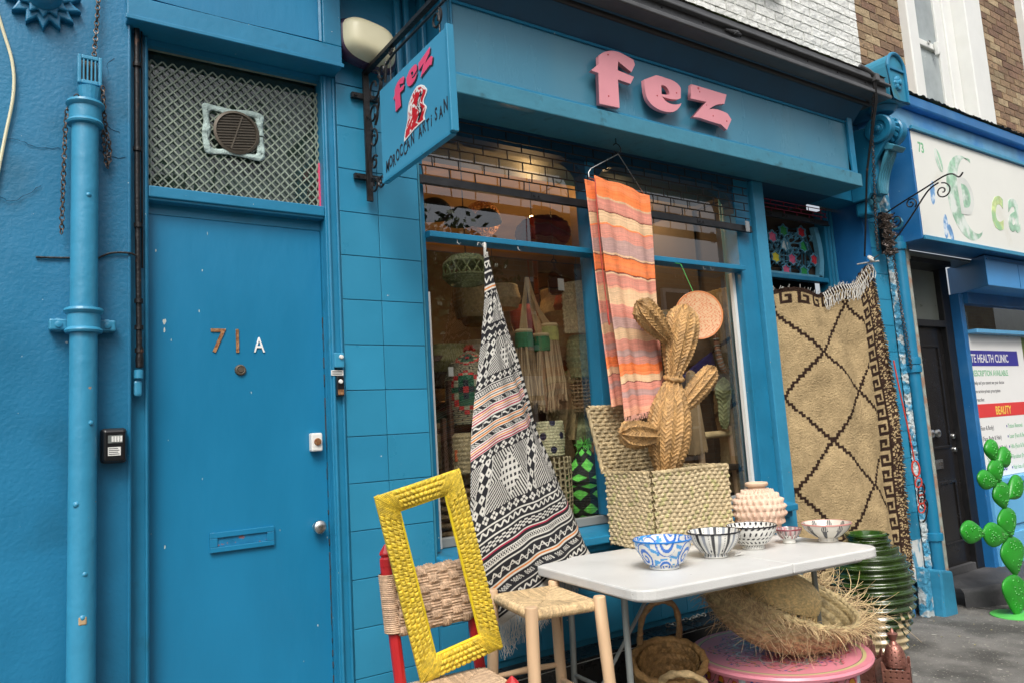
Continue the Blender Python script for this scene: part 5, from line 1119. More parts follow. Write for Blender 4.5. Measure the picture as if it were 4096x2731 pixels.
pk_(MB().box(5.5015, 6.42, .1412, .1428, 1.845, 1.985), 'blue_band', 'print_navy'); pk_(MB().box(5.5015, 6.48, .1412, .1428, 1.385, 1.505), 'red_band', 'print_red')
text('poster_text', 'PRIVATE HEALTH CLINIC', 'print_white', FX, FZ, (5.23+.05, .1408, 1.878), .105, po, ext=.0004, clip=5.505, xs=.80, bold=.0012)
pt('PRIVATE PRESCRIPTION AVAILABLE', 'green_p', 5.17+.05, 1.755, .074, xs=.82, bold=.001)
for i, t in enumerate(('If you need medical help and you cannot see your doctor', 'use a free consultation service-private prescription', 'by an independent prescriber.')): pt(t, 'print_dark', 5.20, 1.68-.075*i, .045, xs=.84)
text('poster_text', 'BEAUTY', 'print_yellow', FX, FZ, (5.83, .1408, 1.405), .105, po, ext=.0004, clip=5.505, xs=.80, bold=.0015)
for i, t in enumerate(('(Face & Body)', '(Face, Body & Hair)', 'Therapy (Face & Body)', 'Surgical Facelift (PDO)', 'Hair loss clinic', 'Botox & Angelica')): pt(t, 'green_p' if i > 2 else 'print_dark', 5.50+.02*i, 1.275-.093*i, .056, xs=.8)
for i, t in enumerate(('Tattoo Removal', 'Laser (Face & Body)', 'Hifu (Face & Body)', 'Fibroblast (Face & Body)', 'Hair loss clinic', 'and More')):
    pt(t, 'green_p', 6.03, 1.275-.093*i, .056, xs=.8); 
    if i < 5: pk_(MB().box(6.00, 6.014, .1415, .1428, 1.283-.093*i, 1.303-.093*i), 'bullet', 'print_navy')
pt('896 5808', 'print_navy', 5.62, .905+.10*0+.0, .085, xs=.9, bold=.001)
pk_(MB().prism([(6.25, .865), (6.549, .865), (6.549, 1.10)], .1412, .1428), 'blue_corner', mat('bright_blue', (.02, .28, .80), .4))
nk(MB().box(6.5505, 9.6, .142, .1475, .86, 2.115), 'green_window_film', mat('green_film', (.14, .20, .05), .4, var=.5, sc=5))
nk(MB().box(5.47, 9.6, .06, .25, .80, .855), 'shop_sill', 'nblue_light', bev=.01); nk(MB().box(5.47, 9.6, .10, .25, -.3, .799), 'stall_riser', 'nblue_light')
for z0, z1 in ((.05, .38), (.44, .74)): nk(MB().box(5.62, 6.5, .085, .0995, z0, z1).box(6.6, 7.5, .085, .0995, z0, z1), 'riser_panel', 'nblue_light', bev=.008)

# ================================================================ OPPOSITE SIDE OF THE STREET (seen reflected in the glass)
opp = empty('opposite_terrace', (14, -14.2, 0), 'brown brick terrace with white sash windows across the street, reflected in the shop window', 'building')
mbk = bpy.data.materials.new('terrace_brick'); mbk.use_nodes = True; nt = mbk.node_tree
tb = nd(nt, 'ShaderNodeTexBrick'); tb.inputs['Color1'].default_value = (.26, .15, .08, 1); tb.inputs['Color2'].default_value = (.38, .25, .13, 1); tb.inputs['Mortar'].default_value = (.32, .27, .20, 1)
tb.inputs['Scale'].default_value = 1; tb.inputs['Brick Width'].default_value = .45; tb.inputs['Row Height'].default_value = .15; tb.inputs['Mortar Size'].default_value = .016
tcc = nd(nt, 'ShaderNodeTexCoord'); sx_ = nd(nt, 'ShaderNodeSeparateXYZ'); cx_ = nd(nt, 'ShaderNodeCombineXYZ'); nt.links.new(tcc.outputs['Object'], sx_.inputs[0]); nt.links.new(sx_.outputs['X'], cx_.inputs['X']); nt.links.new(sx_.outputs['Z'], cx_.inputs['Y']); nt.links.new(cx_.outputs[0], tb.inputs['Vector'])
nt.links.new(tb.outputs[0], nt.nodes['Principled BSDF'].inputs['Base Color']); nt.nodes['Principled BSDF'].inputs['Roughness'].default_value = .9
rp(MB().box(-6, 40, -16, -14.2, -2.2, 6.7), 'wall', mbk, opp); rp(MB().box(-6, 40, -16.1, -13.9, 6.7, 6.95), 'parapet', 'white', opp); rp(MB().box(-6, 40, -14.25, -14.05, 2.55, 3.1), 'string_course', 'white', opp)
frame_me = MB().box(-.62, .62, -.0, .12, -1.05, 1.05).mesh('window', 'white'); gl_me = MB().box(-.5, .5, .121, .13, .04, .92).box(-.5, .5, .121, .13, -.92, -.04).mesh('pane', mat('dark_pane', (.02, .025, .03), .08))
for i in range(16):
    for z in (1.35, 4.9):
        o = link('window', frame_me, opp); o.location = (-5+i*2.75-14, .02, z); g = link('pane', gl_me, o)
def tree(x, y, hgt, rad, n, label):
    t = empty('street_tree', (x, y, ground(x)), label, 'tree', 'trees across the street')
    MB().tube(bez([(0, 0, 0), (.1, 0, hgt*.3), (-.1, .1, hgt*.6), (.1, 0, hgt*.85)], 5), [.22-.011*i for i in range(16)], 8).build('trunk', 'bark', t, smooth=True)
    bb = MB(); rr = random.Random(int(x*10))
    for i in range(16):
        a = rr.uniform(0, 6.3); z0 = hgt*rr.uniform(.4, .8); bb.tube(curly((0, 0, z0), (math.cos(a), math.sin(a), .8), rad*rr.uniform(.6, 1.05), 5, -.2, .6, rr), [.06-.008*j for j in range(6)], 5)
    bb.build('limb', 'bark', t, kind='stuff')
    cl_ = [(rr.gauss(0, .45)*rad, rr.gauss(0, .45)*rad, hgt*.72+rr.gauss(0, .38)*rad) for _ in range(46)]; lb = MB()
    for i in range(n):
        c = cl_[i % len(cl_)]; p = Vector((c[0]+rr.gauss(0, .28), c[1]+rr.gauss(0, .28), c[2]+rr.gauss(0, .22))); u = Vector((rr.gauss(0, 1), rr.gauss(0, 1), rr.gauss(0, 1))).normalized(); v = u.orthogonal().normalized(); s_ = rr.uniform(.05, .11)
        lb.add([p-u*s_, p+v*s_*.5, p+u*s_, p-v*s_*.5], [(0, 1, 2, 3)])
    lb.build('crown', 'leaf', t, kind='stuff')
tree(4.6, -9.5, 6.2, 1.9, 6000, 'leafy street tree across the road, reflected at the left of the shop window'); tree(1.2, -12.4, 7.0, 2.2, 5000, 'leafy street tree across the road, farther left')

# ================================================================ SHOP INTERIOR (behind the window glass)
it = empty('shop_interior', (1.2, 1.5, 1), 'dim warm shop interior full of baskets behind the window glass', 'interior')
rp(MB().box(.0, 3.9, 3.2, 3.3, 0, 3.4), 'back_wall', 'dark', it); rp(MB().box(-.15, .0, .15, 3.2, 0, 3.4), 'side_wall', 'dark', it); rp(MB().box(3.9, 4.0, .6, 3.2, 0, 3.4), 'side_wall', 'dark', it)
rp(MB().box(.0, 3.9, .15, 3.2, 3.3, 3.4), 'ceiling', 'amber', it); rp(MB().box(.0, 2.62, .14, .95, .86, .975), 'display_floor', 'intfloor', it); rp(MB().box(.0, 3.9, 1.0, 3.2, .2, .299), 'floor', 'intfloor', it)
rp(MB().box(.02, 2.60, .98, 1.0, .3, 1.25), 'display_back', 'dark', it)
for z in (1.55, 1.95): rp(MB().box(.02, 1.0, .55, .85, z-.03, z), 'shelf', 'darkwood', it)
for x in (.30, .345): rp(MB().box(x, x+.022, .42, .45, .98, 1.6+.2*(x > .31)), 'shelf_post', 'darkwood', it)
def clutter(n, x0, x1, y0, y1, z0, z1, rr, where):
    for i in range(n):
        x, y, z = rr.uniform(x0, x1), rr.uniform(y0, y1), rr.uniform(z0, z1); r = rr.uniform(.08, .16); h = rr.uniform(.12, .3); cn, c = rr.choice([('tan', (.38, .25, .11)), ('olive', (.24, .21, .08)), ('dark brown', (.14, .08, .04)), ('pale straw', (.45, .34, .18)), ('dark red', (.24, .03, .02)), ('dark green', (.03, .08, .05))])
        t = [.8, 1, rr.uniform(.7, 1.1), .85]
        def f(U, V, x=x, y=y, z=z, r=r, h=h, t=t): k = np.interp(V, [0, .4, .8, 1], t)*r; return (x+k*np.cos(U*2*PI), y+k*np.sin(U*2*PI), z+h*V)
        o = surf('stock_basket', f, 40, 20, 'vc_straw', None, cu=True, disp=lambda U, V: .006*basketweave(U, V, 16, 9), col=lambda U, V, c=c: (c[0]+0*U, c[1]+0*U, c[2]+0*U))
        tagit(o, '%s woven basket %s in the dim stock %s' % (cn, 'low down' if z < 1.3 else 'at mid height' if z < 1.9 else 'high up', where), 'basket', '%s baskets %s in the dim stock %s' % (cn, 'low down' if z < 1.3 else 'at mid height' if z < 1.9 else 'high up', where))
clutter(26, .2, 3.6, 1.3, 3.0, .4, 2.6, random.Random(5), 'deep inside the shop'); clutter(22, .10, 1.05, .62, .95, 1.0, 2.3, random.Random(8), 'behind the left window'); clutter(20, 1.2, 2.5, .62, .95, 1.0, 2.3, random.Random(9), 'behind the right window')
def lamp(x, y, z, e, c, r=.028, m='bulb', label='', shade=None):
    t = empty('pendant_lamp', (x, y, z), label, 'lamp')
    rp(MB().lathe([(0, -r), (r*.7, -r*.7), (r, 0), (r*.7, r*.7), (r*.3, r*1.3), (.001, r*1.35)], (x, y, z), 16), 'bulb', m, t, smooth=True)
    rp(MB().tube([(x, y, z+r*1.3), (x, y, 3.29)], .003, 5), 'flex', 'black', t)
    ld = bpy.data.lights.new('lamp_light', 'POINT'); ld.energy = e; ld.color = c; ld.shadow_soft_size = .05; lo = bpy.data.objects.new('lamp_light', ld); COL.objects.link(lo); lo.location = (x, y, z-.08); return t
lamp(1.36, .95, 2.93, 7, (1, .60, .25), label='bare glowing bulb hanging inside the upper left window')
lamp(2.30, 1.1, 3.15, 11, (1, .66, .33), label='bright bulb near the ceiling inside the upper right window')
lamp(2.85, .85, 3.05, .8, (.5, 1, .8), .035, 'gbulb', 'small green glass lamp glowing at the right of the upper right window')
lamp(.45, 1.5, 3.0, 7, (1, .55, .22), label='warm bulb behind the pierced lamp in the far upper left corner')
lamp(1.9, 2.3, 2.3, 12, (1, .55, .22), label='warm bulb deep at the back of the shop')
# pierced lantern balls
def ball(name, label, cat, c, r, m, colr, holes=True, sq=1.0, par=None):
    f = lambda U, V: (c[0]+r*np.sin(PI*(.04+.92*V))*np.cos(U*2*PI), c[1]+r*np.sin(PI*(.04+.92*V))*np.sin(U*2*PI), c[2]-r*sq*np.cos(PI*(.04+.92*V)))
    mk = (lambda u, v: ~((((fract(u*12)-.5)**2+(fract(v*7)-.5)**2) < .16) & (((fract(u*12)-.5)**2+(fract(v*7)-.5)**2) > .02))) if holes else None
    o = surf(name, f, 96, 56, m, None, cu=True, mask=mk, col=lambda U, V: (colr[0]+0*U, colr[1]+0*U, colr[2]+0*U), thick=.003)
    return tagit(o, label, cat)
ball('pierced_lamp', 'pierced brass ball lamp with glowing flower holes in the upper left window', 'lamp', (.42, 1.35, 3.0), .22, 'brass', (.4, .2, .1))
ball('pierced_lamp', 'pierced brass ball lamp hanging lower beside the maroon pouffe', 'lamp', (1.15, 1.25, 3.0), .13, 'brass', (.4, .2, .1))
o = surf('pouffe', lambda U, V: (1.20+.17*np.sin(PI*(.03+.94*V))**.8*np.cos(U*2*PI), .62+.17*np.sin(PI*(.03+.94*V))**.8*np.sin(U*2*PI), 2.74-.10*np.cos(PI*(.03+.94*V))), 80, 40, 'maroon', None, cu=True, disp=lambda U, V: .012*hashn(np.floor(U*80), np.floor(V*40))); tagit(o, 'dark maroon shaggy pouffe hanging behind the upper left window', 'pouffe')
for i, (x, z, r) in enumerate(((.42, 2.76, .11), (.60, 2.74, .10), (.78, 2.76, .09))):
    o = surf('dome_lampshade', lambda U, V, x=x, z=z, r=r: (x+r*np.cos(V*1.45)*np.cos(U*2*PI), .62+r*np.cos(V*1.45)*np.sin(U*2*PI), z+r*np.sin(V*1.45)), 50, 16, 'vc_straw', None, cu=True, col=lambda U, V: (.035+0*U, .03+0*U, .025+0*U), disp=lambda U, V: .004*basketweave(U, V, 24, 8), thick=.003)
    tagit(o, ['dark woven dome lampshade in the upper left window, leftmost of three', 'dark woven dome lampshade in the upper left window, middle of three', 'dark woven dome lampshade in the upper left window, rightmost of three'][i], 'lampshade', 'dark dome lampshades')

def cyl_basket(name, label, c, prof, m, colf, dispf, nu=96, nv=60, mask=None, thick=.004, cat='basket', flat=1.0, parent=None, ex=1.0):
    zs = [p[1] for p in prof]; rs = [p[0] for p in prof]; ts = np.linspace(0, 1, len(prof))
    def f(U, V):
        r = np.interp(V, ts, rs); z = np.interp(V, ts, zs); a = U*2*PI; cc_ = np.sign(np.cos(a))*np.abs(np.cos(a))**ex; ss_ = np.sign(np.sin(a))*np.abs(np.sin(a))**ex
        return (c[0]+r*cc_, c[1]+flat*r*ss_, c[2]+z)
    o = surf(name, f, nu, nv, m, parent, cu=True, disp=dispf, col=colf, mask=mask, thick=thick)
    if parent is None and label: tagit(o, label, cat)
    return o
STR, STG, STD = (.46, .36, .20), (.26, .27, .13), (.24, .155, .07)
flatc = lambda c: (lambda U, V: (c[0]*(.8+.4*hashn(np.floor(U*90), np.floor(V*40))), c[1]*(.8+.4*hashn(np.floor(U*90), np.floor(V*40))), c[2]*(.8+.4*hashn(np.floor(U*90), np.floor(V*40)))))
bw = lambda nx, ny, a: (lambda U, V: a*basketweave(U, V, nx, ny))
# seagrass lampshade hung at top left
lb_ = empty('seagrass_lampshade', (.46, .36, 2.39), 'green seagrass openwork lampshade hanging in the top left of the lower window', 'lampshade')
for z0, z1, r0, r1 in ((-.075, -.03, .085, .128), (.035, .08, .125, .075)):
    o = cyl_basket('woven_band', '', (.46, .36, 2.39), [(r0, z0), (r1, z1)], 'vc_straw', flatc(STG), bw(30, 4, .008), 120, 24, parent=None, thick=.006); reparent_keep(o, lb_)
for i in range(14):
    a = i*2*PI/14; p0 = (.46+.128*math.cos(a), .36+.128*math.sin(a), 2.36); p1 = (.46+.125*math.cos(a+.32), .36+.125*math.sin(a+.32), 2.425)
    rp(MB().tube([p0, p1], .005, 5), 'strand', 'rope_g', lb_); rp(MB().tube([(.46+.128*math.cos(a+.32), .36+.128*math.sin(a+.32), 2.36), (.46+.125*math.cos(a), .36+.125*math.sin(a), 2.425)], .005, 5), 'strand', 'rope_g', lb_)
rp(MB().tube([(.46, .36, 2.47), (.46, .36, 3.2)], .003, 5), 'flex', 'black', lb_)
# lidded basket with the red, green and black lozenge
def dcol(U, V):
    a = fract(U-.635+.5)-.5; x = a*26; z = (V-.52)*13; qx, qz = np.round(x*1.0), np.round(z*1.0); d = np.abs(qx)+np.abs(qz)
    C = np.broadcast_to(np.array((.42, .38, .24)), U.shape+(3,)).copy(); g = (np.abs(np.sin(PI*V*30)) < .45) | (hashn(np.floor(U*70), np.floor(V*30)) > .82); C[g] = np.array((.03, .03, .025))
    ins = d <= 4; par = (qx+qz) % 2 == 0
    C[ins & par & (d == 4)] = (.60, .03, .03); C[ins & (d == 3)] = (.45, .42, .28); C[ins & par & (d == 2)] = (.02, .12, .06); C[ins & (d == 1)] = (.02, .02, .03); C[ins & (d == 0)] = (.60, .03, .03)
    C[ins & (d == 3) & (np.abs(qx) % 2 == 1)] = (.02, .12, .06); return rgb(C)
lbk = empty('lidded_basket', (.47, .42, 1.56), 'tall black and cream lidded basket with red and green lozenge behind the left window', 'basket')
o = cyl_basket('basket_body', '', (.50, .44, 1.56), [(.125, 0), (.135, .1), (.132, .25), (.11, .31)], 'vc_straw', dcol, bw(44, 30, .006), 180, 100, ex=.8); reparent_keep(o, lbk)
o = cyl_basket('basket_lid', '', (.50, .44, 1.86), [(.115, 0), (.112, .03), (.05, .075), (.015, .10)], 'vc_straw', dcol, bw(44, 14, .006), 120, 40); reparent_keep(o, lbk)
b = MB()
for i in range(80): b.tube(curly((.50, .44, 1.965), (random.gauss(0, 1), random.gauss(0, 1), random.gauss(.2, 1)), .035, 2, .1, .2), .0025, 3, caps=False)
rp(b, 'pompom', M['redrope'], lbk, kind='stuff')
cyl_basket('cylinder_basket', 'pale coiled cylinder basket on the lower shelf inside the left window', (.42, .42, 1.30), [(.062, 0), (.068, .10), (.062, .20), (.045, .215)], 'vc_straw', flatc(STR), bw(24, 13, .007))
o = bx('price_card', mat('orange_card', (.55, .12, .03), .6), .345, .385, .385, .39, 1.37, 1.43); tagit(o, 'small orange price card hanging on the shelf post', 'card')
o = bx('white_card', 'plastic_w', .34, .37, .40, .404, 1.82, 1.87); tagit(o, 'small white card in the dim left window', 'card')
for i in range(6):
    cyl_basket('coiled_mat', ['coiled round mat, topmost of the stack in the lower left window', 'coiled round mat, second from the top of the stack', 'coiled round mat, third from the top of the stack', 'coiled round mat, fourth from the top of the stack', 'coiled round mat, second from the bottom of the stack', 'coiled round mat, bottom of the stack in the lower left window'][5-i], (.42, .52, .985+.042*i), [(.19, 0), (.205, .016), (.19, .032)], 'vc_straw', flatc(STD), lambda U, V: .004*np.abs(np.sin(U*170)), 120, 8, cat='mat')['group'] = 'stacked coiled mats'
# tassels
for i, (x, z, dz, gc) in enumerate(((.845, 2.02, 0, 'g'), (.965, 2.00, .01, 'g'), (1.03, 2.06, .0, 'y'))):
    t = empty('straw_tassel', (x, .40, z), ['large straw tassel with green band hanging in the left window, nearest the patterned rug', 'large straw tassel with green band, middle of the three hanging tassels', 'straw tassel with pale yellow binding, rightmost of the three'][i], 'tassel', 'straw tassels hanging in the window')
    b = MB()
    for k in range(5): b.tube(bez([(.885+.004*k, .40, 2.39), (.885+(x-.885)*.5+.008*(k-2), .40+.004*k, 2.22), (x+.014*(k-2), .40, z+.04)], 5), .0055, 5)
    rp(b, 'tassel_cord', 'straw_d', t, smooth=True)
    rp(MB().lathe([(.03, -.045), (.052, -.04), (.054, -.01), (.054, .022), (.050, .042), (.02, .05)], (x, .40, z), 20), 'tassel_band', mat('band_'+gc, (.015, .16, .06) if gc == 'g' else (.42, .40, .12), .8, var=.25, sc=30, bump=.8, bsc=120), t, smooth=True)
    rp(MB().lathe([(.048, -.01), (.055, .0), (.048, .012)], (x, .40, z+.05), 20), 'tassel_collar', 'straw', t, smooth=True)
    b = MB(); b_k = MB()
    for k in range(130):
        a, rr = random.uniform(0, 6.3), .05*random.random()**.5; dx, dy = math.cos(a)*rr, math.sin(a)*rr
        (b if k % 2 else b_k).tube([(x+dx, .40+dy, z-.04), (x+dx*1.25, .40+dy*1.25, z-.15), (x+dx*1.5+random.gauss(0, .006), .40+dy*1.5, z-.28), (x+dx*1.7+random.gauss(0, .010), .40+dy*1.7, z-.37+random.uniform(-.03, .02))], .0036, 4, caps=False)
    rp(b, 'tassel_skirt', 'straw_w', t, kind='stuff'); rp(b_k, 'tassel_skirt', 'straw_dd', t, kind='stuff')
# lantern
ln = empty('metal_lantern', (1.10, .40, 2.4), 'small dark metal lantern with clear glass hanging right of the straw tassels', 'lantern')
rp(MB().lathe([(.03, 0), (.048, .01), (.052, .09), (.035, .11), (.05, .112), (.022, .15), (.010, .165), (.006, .19)], (1.10, .40, 2.30), 6), 'frame_top', 'iron', ln); rp(MB().box(1.078, 1.122, .345, .349, 2.315, 2.385), 'white_pane', 'plastic_w', ln); rp(MB().tube(spiral((1.10, .40, 2.50), .016, .016, 0, 1, (1, 0, 0), (0, 0, 1), 12), .003, 5), 'ring', 'iron', ln); rp(MB().tube([(1.10, .40, 2.51), (1.10, .40, 3.2)], .002, 4), 'wire', 'iron', ln)  # lantern pane is opaque white; its lit look is only that colour
o = surf('straw_bag', lambda U, V: (1.165+.26*U+.02*(1-V)*U, .43-.03*np.sin(PI*U)+0*V, 2.07+.31*V+.04*U*(1-V)*-1+.04*(U)), 90, 90, 'vc_straw', None, col=flatc(STR), disp=lambda U, V: .007*herring(V, U, 9, 14, .6), thick=.02); tagit(o, 'flat pale straw bag hanging behind the glass left of the striped cloth', 'bag')
for x, z in ((1.25, 2.44), (1.31, 2.40)):
    pts = [(x+.022*math.sin(a)**3*1.1, z+.020*(math.cos(a)*.8125-math.cos(2*a)*.3125-math.cos(3*a)*.125-math.cos(4*a)*.0625)*1.3) for a in [2*PI*k/24 for k in range(24)]]
    o = MB().prism(pts[::-1], .375, .381).tube([(x, .378, z+.01), (x, .378, z+.12)], .002, 4).build('heart_ornament', 'iron'); tagit(o, 'dark metal heart ornament hanging over the straw bag, %s' % ('left one' if x < 1.28 else 'right one'), 'ornament')
cyl_basket('seagrass_pot', 'upright green seagrass pot with round mouth behind the window mullion', (1.285, .44, 1.80), [(.07, 0), (.085, .12), (.075, .22), (.055, .25), (.06, .26)], 'vc_straw', flatc(STG), bw(20, 14, .008))
cyl_basket('grid_basket', 'brown open grid basket hanging low behind the window mullion', (1.27, .44, 1.60), [(.075, 0), (.085, .10), (.085, .20)], 'vc_straw', flatc(STD), None, 80, 48, mask=lambda u, v: (fract(u*20) < .36) | (fract(v*9) < .36), thick=.008)
def lobe(name, p0, p1, prof, m, parent, nb=9, freq=20, colr=(.42, .28, .12), flat=.8, amp=.008, nu=150, nv=170, twist=0):
    p0, p1 = Vector(p0), Vector(p1); T = (p1-p0); L_ = T.length; T.normalize(); A = Vector((0, 1, 0))-T*T.y; A.normalize(); B = T.cross(A)
    xs = np.linspace(0, 1, len(prof)); fine = np.linspace(0, 1, 60)
    pr = np.array(prof); sm = catm([(v, 0, 0) for v in prof], fine)[:, 0]
    def f(U, V):
        r = np.maximum(np.interp(V, fine, sm), .001); a = U*2*PI+twist*V; r = r*(1+.05*np.cos(a*nb)*0)
        x = r*np.cos(a); y = r*flat*np.sin(a)
        return tuple(p0[i]+T[i]*L_*V+B[i]*x+A[i]*y for i in range(3))
    def cf(U, V): q = fract(U*nb); tt = np.abs(q*2-1); k = .62+.6*hashn(np.floor(U*nb*2), np.floor(V*freq+(1-tt)*1.25)); return (colr[0]*k, colr[1]*k, colr[2]*k)
    return surf(name, f, nu, nv, m, parent, cu=True, col=cf, disp=lambda U, V: (amp*herring(U, V, nb, freq, 1.25)-amp*1.0*(np.abs(fract(U*nb)-.5) > .45))*np.clip((1-V)*14, 0, 1))
for i, (x, z0, z1, r, c) in enumerate(((1.10, 1.42, 1.98, .085, STD), (1.19, 1.44, 1.86, .045, (.34, .24, .11)), (1.27, 1.36, 1.60, .06, STG))):
    o = lobe('braided_plant', (x, .46, z0), (x+.01, .46, z1), [.02, .8*r, r, .95*r, .5*r, .005], 'vc_straw', None, 7, 22, c, nu=90, nv=110); tagit(o, ['dark brown braided grass cactus behind the glass, tallest one', 'slim tan braided grass cactus behind the glass', 'small green braided grass cactus behind the glass near the seagrass box'][i], 'ornament')
def polka(U, V):
    C = np.stack(flatc((.50, .46, .28))(U, V), -1); d = ((fract(U*5+.5*(np.floor(V*2.6) % 2))-.5)/5*2*PI*.1)**2+((fract(V*2.6)-.5)/2.6*.20)**2; C[d < .021**2] = (.012, .012, .05); return rgb(C)
cyl_basket('polka_dot_basket', 'cream basket with round navy dots behind the glass right of the rug', (.985, .42, 1.355), [(.085, 0), (.093, .10), (.088, .20)], 'vc_straw', polka, bw(26, 12, .006), 140, 80)
cyl_basket('net_basket', 'tall open rope net basket standing under the navy dotted basket', (1.02, .40, .98), [(.07, 0), (.085, .15), (.085, .37)], 'vc_straw', flatc((.42, .34, .20)), None, 108, 72, mask=lambda u, v: (fract(u*18) < .30) | (fract(v*13+.1*np.sin(u*60)) < .26), thick=.006)
def gcol(U, V):
    qx = fract(U*6+.5*(np.floor(V*4) % 2))-.5; qz = fract(V*4)-.5; d = np.abs(qx)*1.0+np.abs(qz)*.95; st_ = np.abs(np.sin(V*150)) > .3
    C = np.broadcast_to(np.array((.012, .014, .014)), U.shape+(3,)).copy(); C[(d < .40)] = (.20, .80, .12); C[(d < .40) & ~st_] = (.12, .58, .07); return rgb(C)
gb = empty('diamond_basket', (1.19, .36, .98), 'bright green and black diamond pattern pointed basket with tassel behind the glass', 'basket')
o = cyl_basket('basket_body', '', (1.195, .36, .98), [(.075, 0), (.100, .05), (.122, .17), (.128, .215)], 'vc_straw', gcol, lambda U, V: .002*np.sin(V*160), 140, 90); reparent_keep(o, gb)
o = cyl_basket('basket_lid', '', (1.195, .36, 1.20), [(.132, 0), (.115, .05), (.06, .14), (.03, .19), (.012, .215)], 'vc_straw', gcol, lambda U, V: .002*np.sin(V*160), 140, 90); reparent_keep(o, gb)
b = MB()
for i in range(110): b.tube(curly((1.195, .36, 1.405), (random.gauss(0, 1), random.gauss(0, 1), random.gauss(.5, .8)), random.uniform(.035, .06), 3, .7, .5), .0022, 3, caps=False)
rp(b, 'lid_tassel', mat('lime_raffia', (.16, .60, .10), .6), gb, kind='stuff')
# right window: bead garland, cloth, stool, raffia, green braids
bg_ = empty('bead_garland', (2.55, .42, 2.0), 'long garland of orange, brown and white beads hanging in the right window', 'garland')
path = bez([(2.47, .42, 2.26), (2.50, .42, 2.05), (2.49, .40, 1.93), (2.52, .40, 1.86), (2.58, .42, 1.84), (2.62, .44, 1.90), (2.60, .45, 2.10), (2.58, .45, 2.25)], 7)
bc = [mat('bead_%d' % i, c, .4) for i, c in enumerate(((.55, .22, .12), (.55, .52, .46), (.18, .07, .05), (.60, .30, .18)))]
bm = [MB().lathe([(.004, -.008), (.017+.004*(i % 2), -.005), (.019+.004*(i % 2), 0), (.017+.004*(i % 2), .005), (.004, .008)], (0, 0, 0), 12).mesh('bead', c, True) for i, c in enumerate(bc)]
for i in range(0, len(path)-1):
    for h in (0, .5):
        o = link('bead', bm[(i*2+int(h*2)) % 4 if i > 4 else 1], None); q = path[i].lerp(path[i+1], h); T = (path[i+1]-path[i]); o.parent = bg_; o.matrix_parent_inverse = Matrix.Translation(bg_.location).inverted(); o.location = q; o.rotation_euler = T.to_track_quat('Z', 'Y').to_euler()
o = MB().prism([(2.20, 1.80), (2.60, 1.81), (2.54, 1.99)], .50, .53).build('blue_cloth', 'bluecloth', bev=.01); tagit(o, 'deep blue folded cloth behind the bead garland', 'cloth')
ch = empty('slatted_chair', (2.44, .45, 1.2), 'pale wooden ladder back chair with woven rung inside the right window', 'chair')
for x in (2.28, 2.60): rp(MB().tube(bez([(x+.03*(x-2.4), .45, .98), (x, .45, 1.25), (x-.01, .45, 1.46)], 4), .023, 10), 'post', 'wood', ch, smooth=True)
rp(MB().tube([(2.30, .45, 1.405), (2.59, .45, 1.41)], .024, 12), 'woven_rung', 'straw', ch, smooth=True)
rp(MB().box(2.3, 2.58, .38, .62, 1.16, 1.2), 'seat', 'dark', ch, bev=.01)
o = lobe('braided_animal', (2.50, .42, 1.44), (2.54, .42, 1.80), [.02, .05, .055, .06, .085, .07, .01], 'vc_straw', None, 4, 12, (.30, .32, .15), nu=70, nv=110, amp=.012); tagit(o, 'green braided grass figure standing on the chair rung in the right window', 'ornament')
rt = empty('raffia_tassel', (2.19, .40, 1.8), 'long pale raffia tassel hanging behind the tan braided cactus', 'tassel')
b = MB()
for k in range(260):
    a, rr = random.uniform(0, 6.3), .045*random.random()**.5; dx, dy = math.cos(a)*rr, math.sin(a)*rr
    b.tube([(2.19+dx*.6, .40+dy*.6, 1.83), (2.19+dx*.8, .40+dy, 1.68), (2.19+dx*1.6+random.gauss(0, .012), .40+dy, 1.32+random.uniform(-.04, .04))], .0026, 3, caps=False)
rp(b, 'tassel_skirt', 'straw_w', rt, kind='stuff'); rp(MB().lathe([(.03, -.03), (.036, 0), (.03, .03), (.01, .045)], (2.19, .40, 1.80), 16), 'tassel_band', 'straw_w', rt, smooth=True)
o = surf('wool_rug', lambda U, V: (2.56+.03*U+.03*(1-V), .22+.35*U+.01*np.sin(V*20), 1.0+1.42*V), 40, 200, 'vc_wool', None, col=lambda U, V: rgb(sw((np.abs(fract(V*3.2+.3*U)-.5) < .035), (.06, .04, .03), (.42, .33, .18))), thick=.015, disp=lambda U, V: .006*hashn(np.floor(U*38), np.floor(V*190))); tagit(o, 'narrow fold of beige wool rug at the right edge inside the window', 'rug')

# ================================================================ WARES ON THE PAVEMENT
def xy(c, a, u, v): return (c[0]+u*math.cos(a)-v*math.sin(a), c[1]+u*math.sin(a)+v*math.cos(a))
# ---- white folding table
TC, TA, TZ, TLn, TWd = (1.008, -.657), -.109, .90, 1.345, .86
tbl = empty('folding_table', (TC[0], TC[1], ground(TC[0])), 'white plastic folding table on grey steel legs in front of the shop window', 'table')
def rrect(l, w, r, n=6):
    pts = []
    for cx, cy, a0 in ((l/2-r, w/2-r, 0), (-l/2+r, w/2-r, PI/2), (-l/2+r, -w/2+r, PI), (l/2-r, -w/2+r, 1.5*PI)):
        pts += [(cx+r*math.cos(a0+PI/2*i/n), cy+r*math.sin(a0+PI/2*i/n)) for i in range(n+1)]
    return pts
def slab(pts, z0, z1):
    n = len(pts); vs = [(p[0], p[1], z0) for p in pts]+[(p[0], p[1], z1) for p in pts]
    return MB().add(vs, [tuple(range(n-1, -1, -1)), tuple(range(n, 2*n))]+[(i, (i+1) % n, (i+1) % n+n, i+n) for i in range(n)])
def place(b, c=TC, a=TA, z=0): return b.xf(Matrix.Translation((c[0], c[1], z)) @ Matrix.Rotation(a, 4, 'Z'))
full = rrect(TLn, TWd, .09)
SEAM = .10
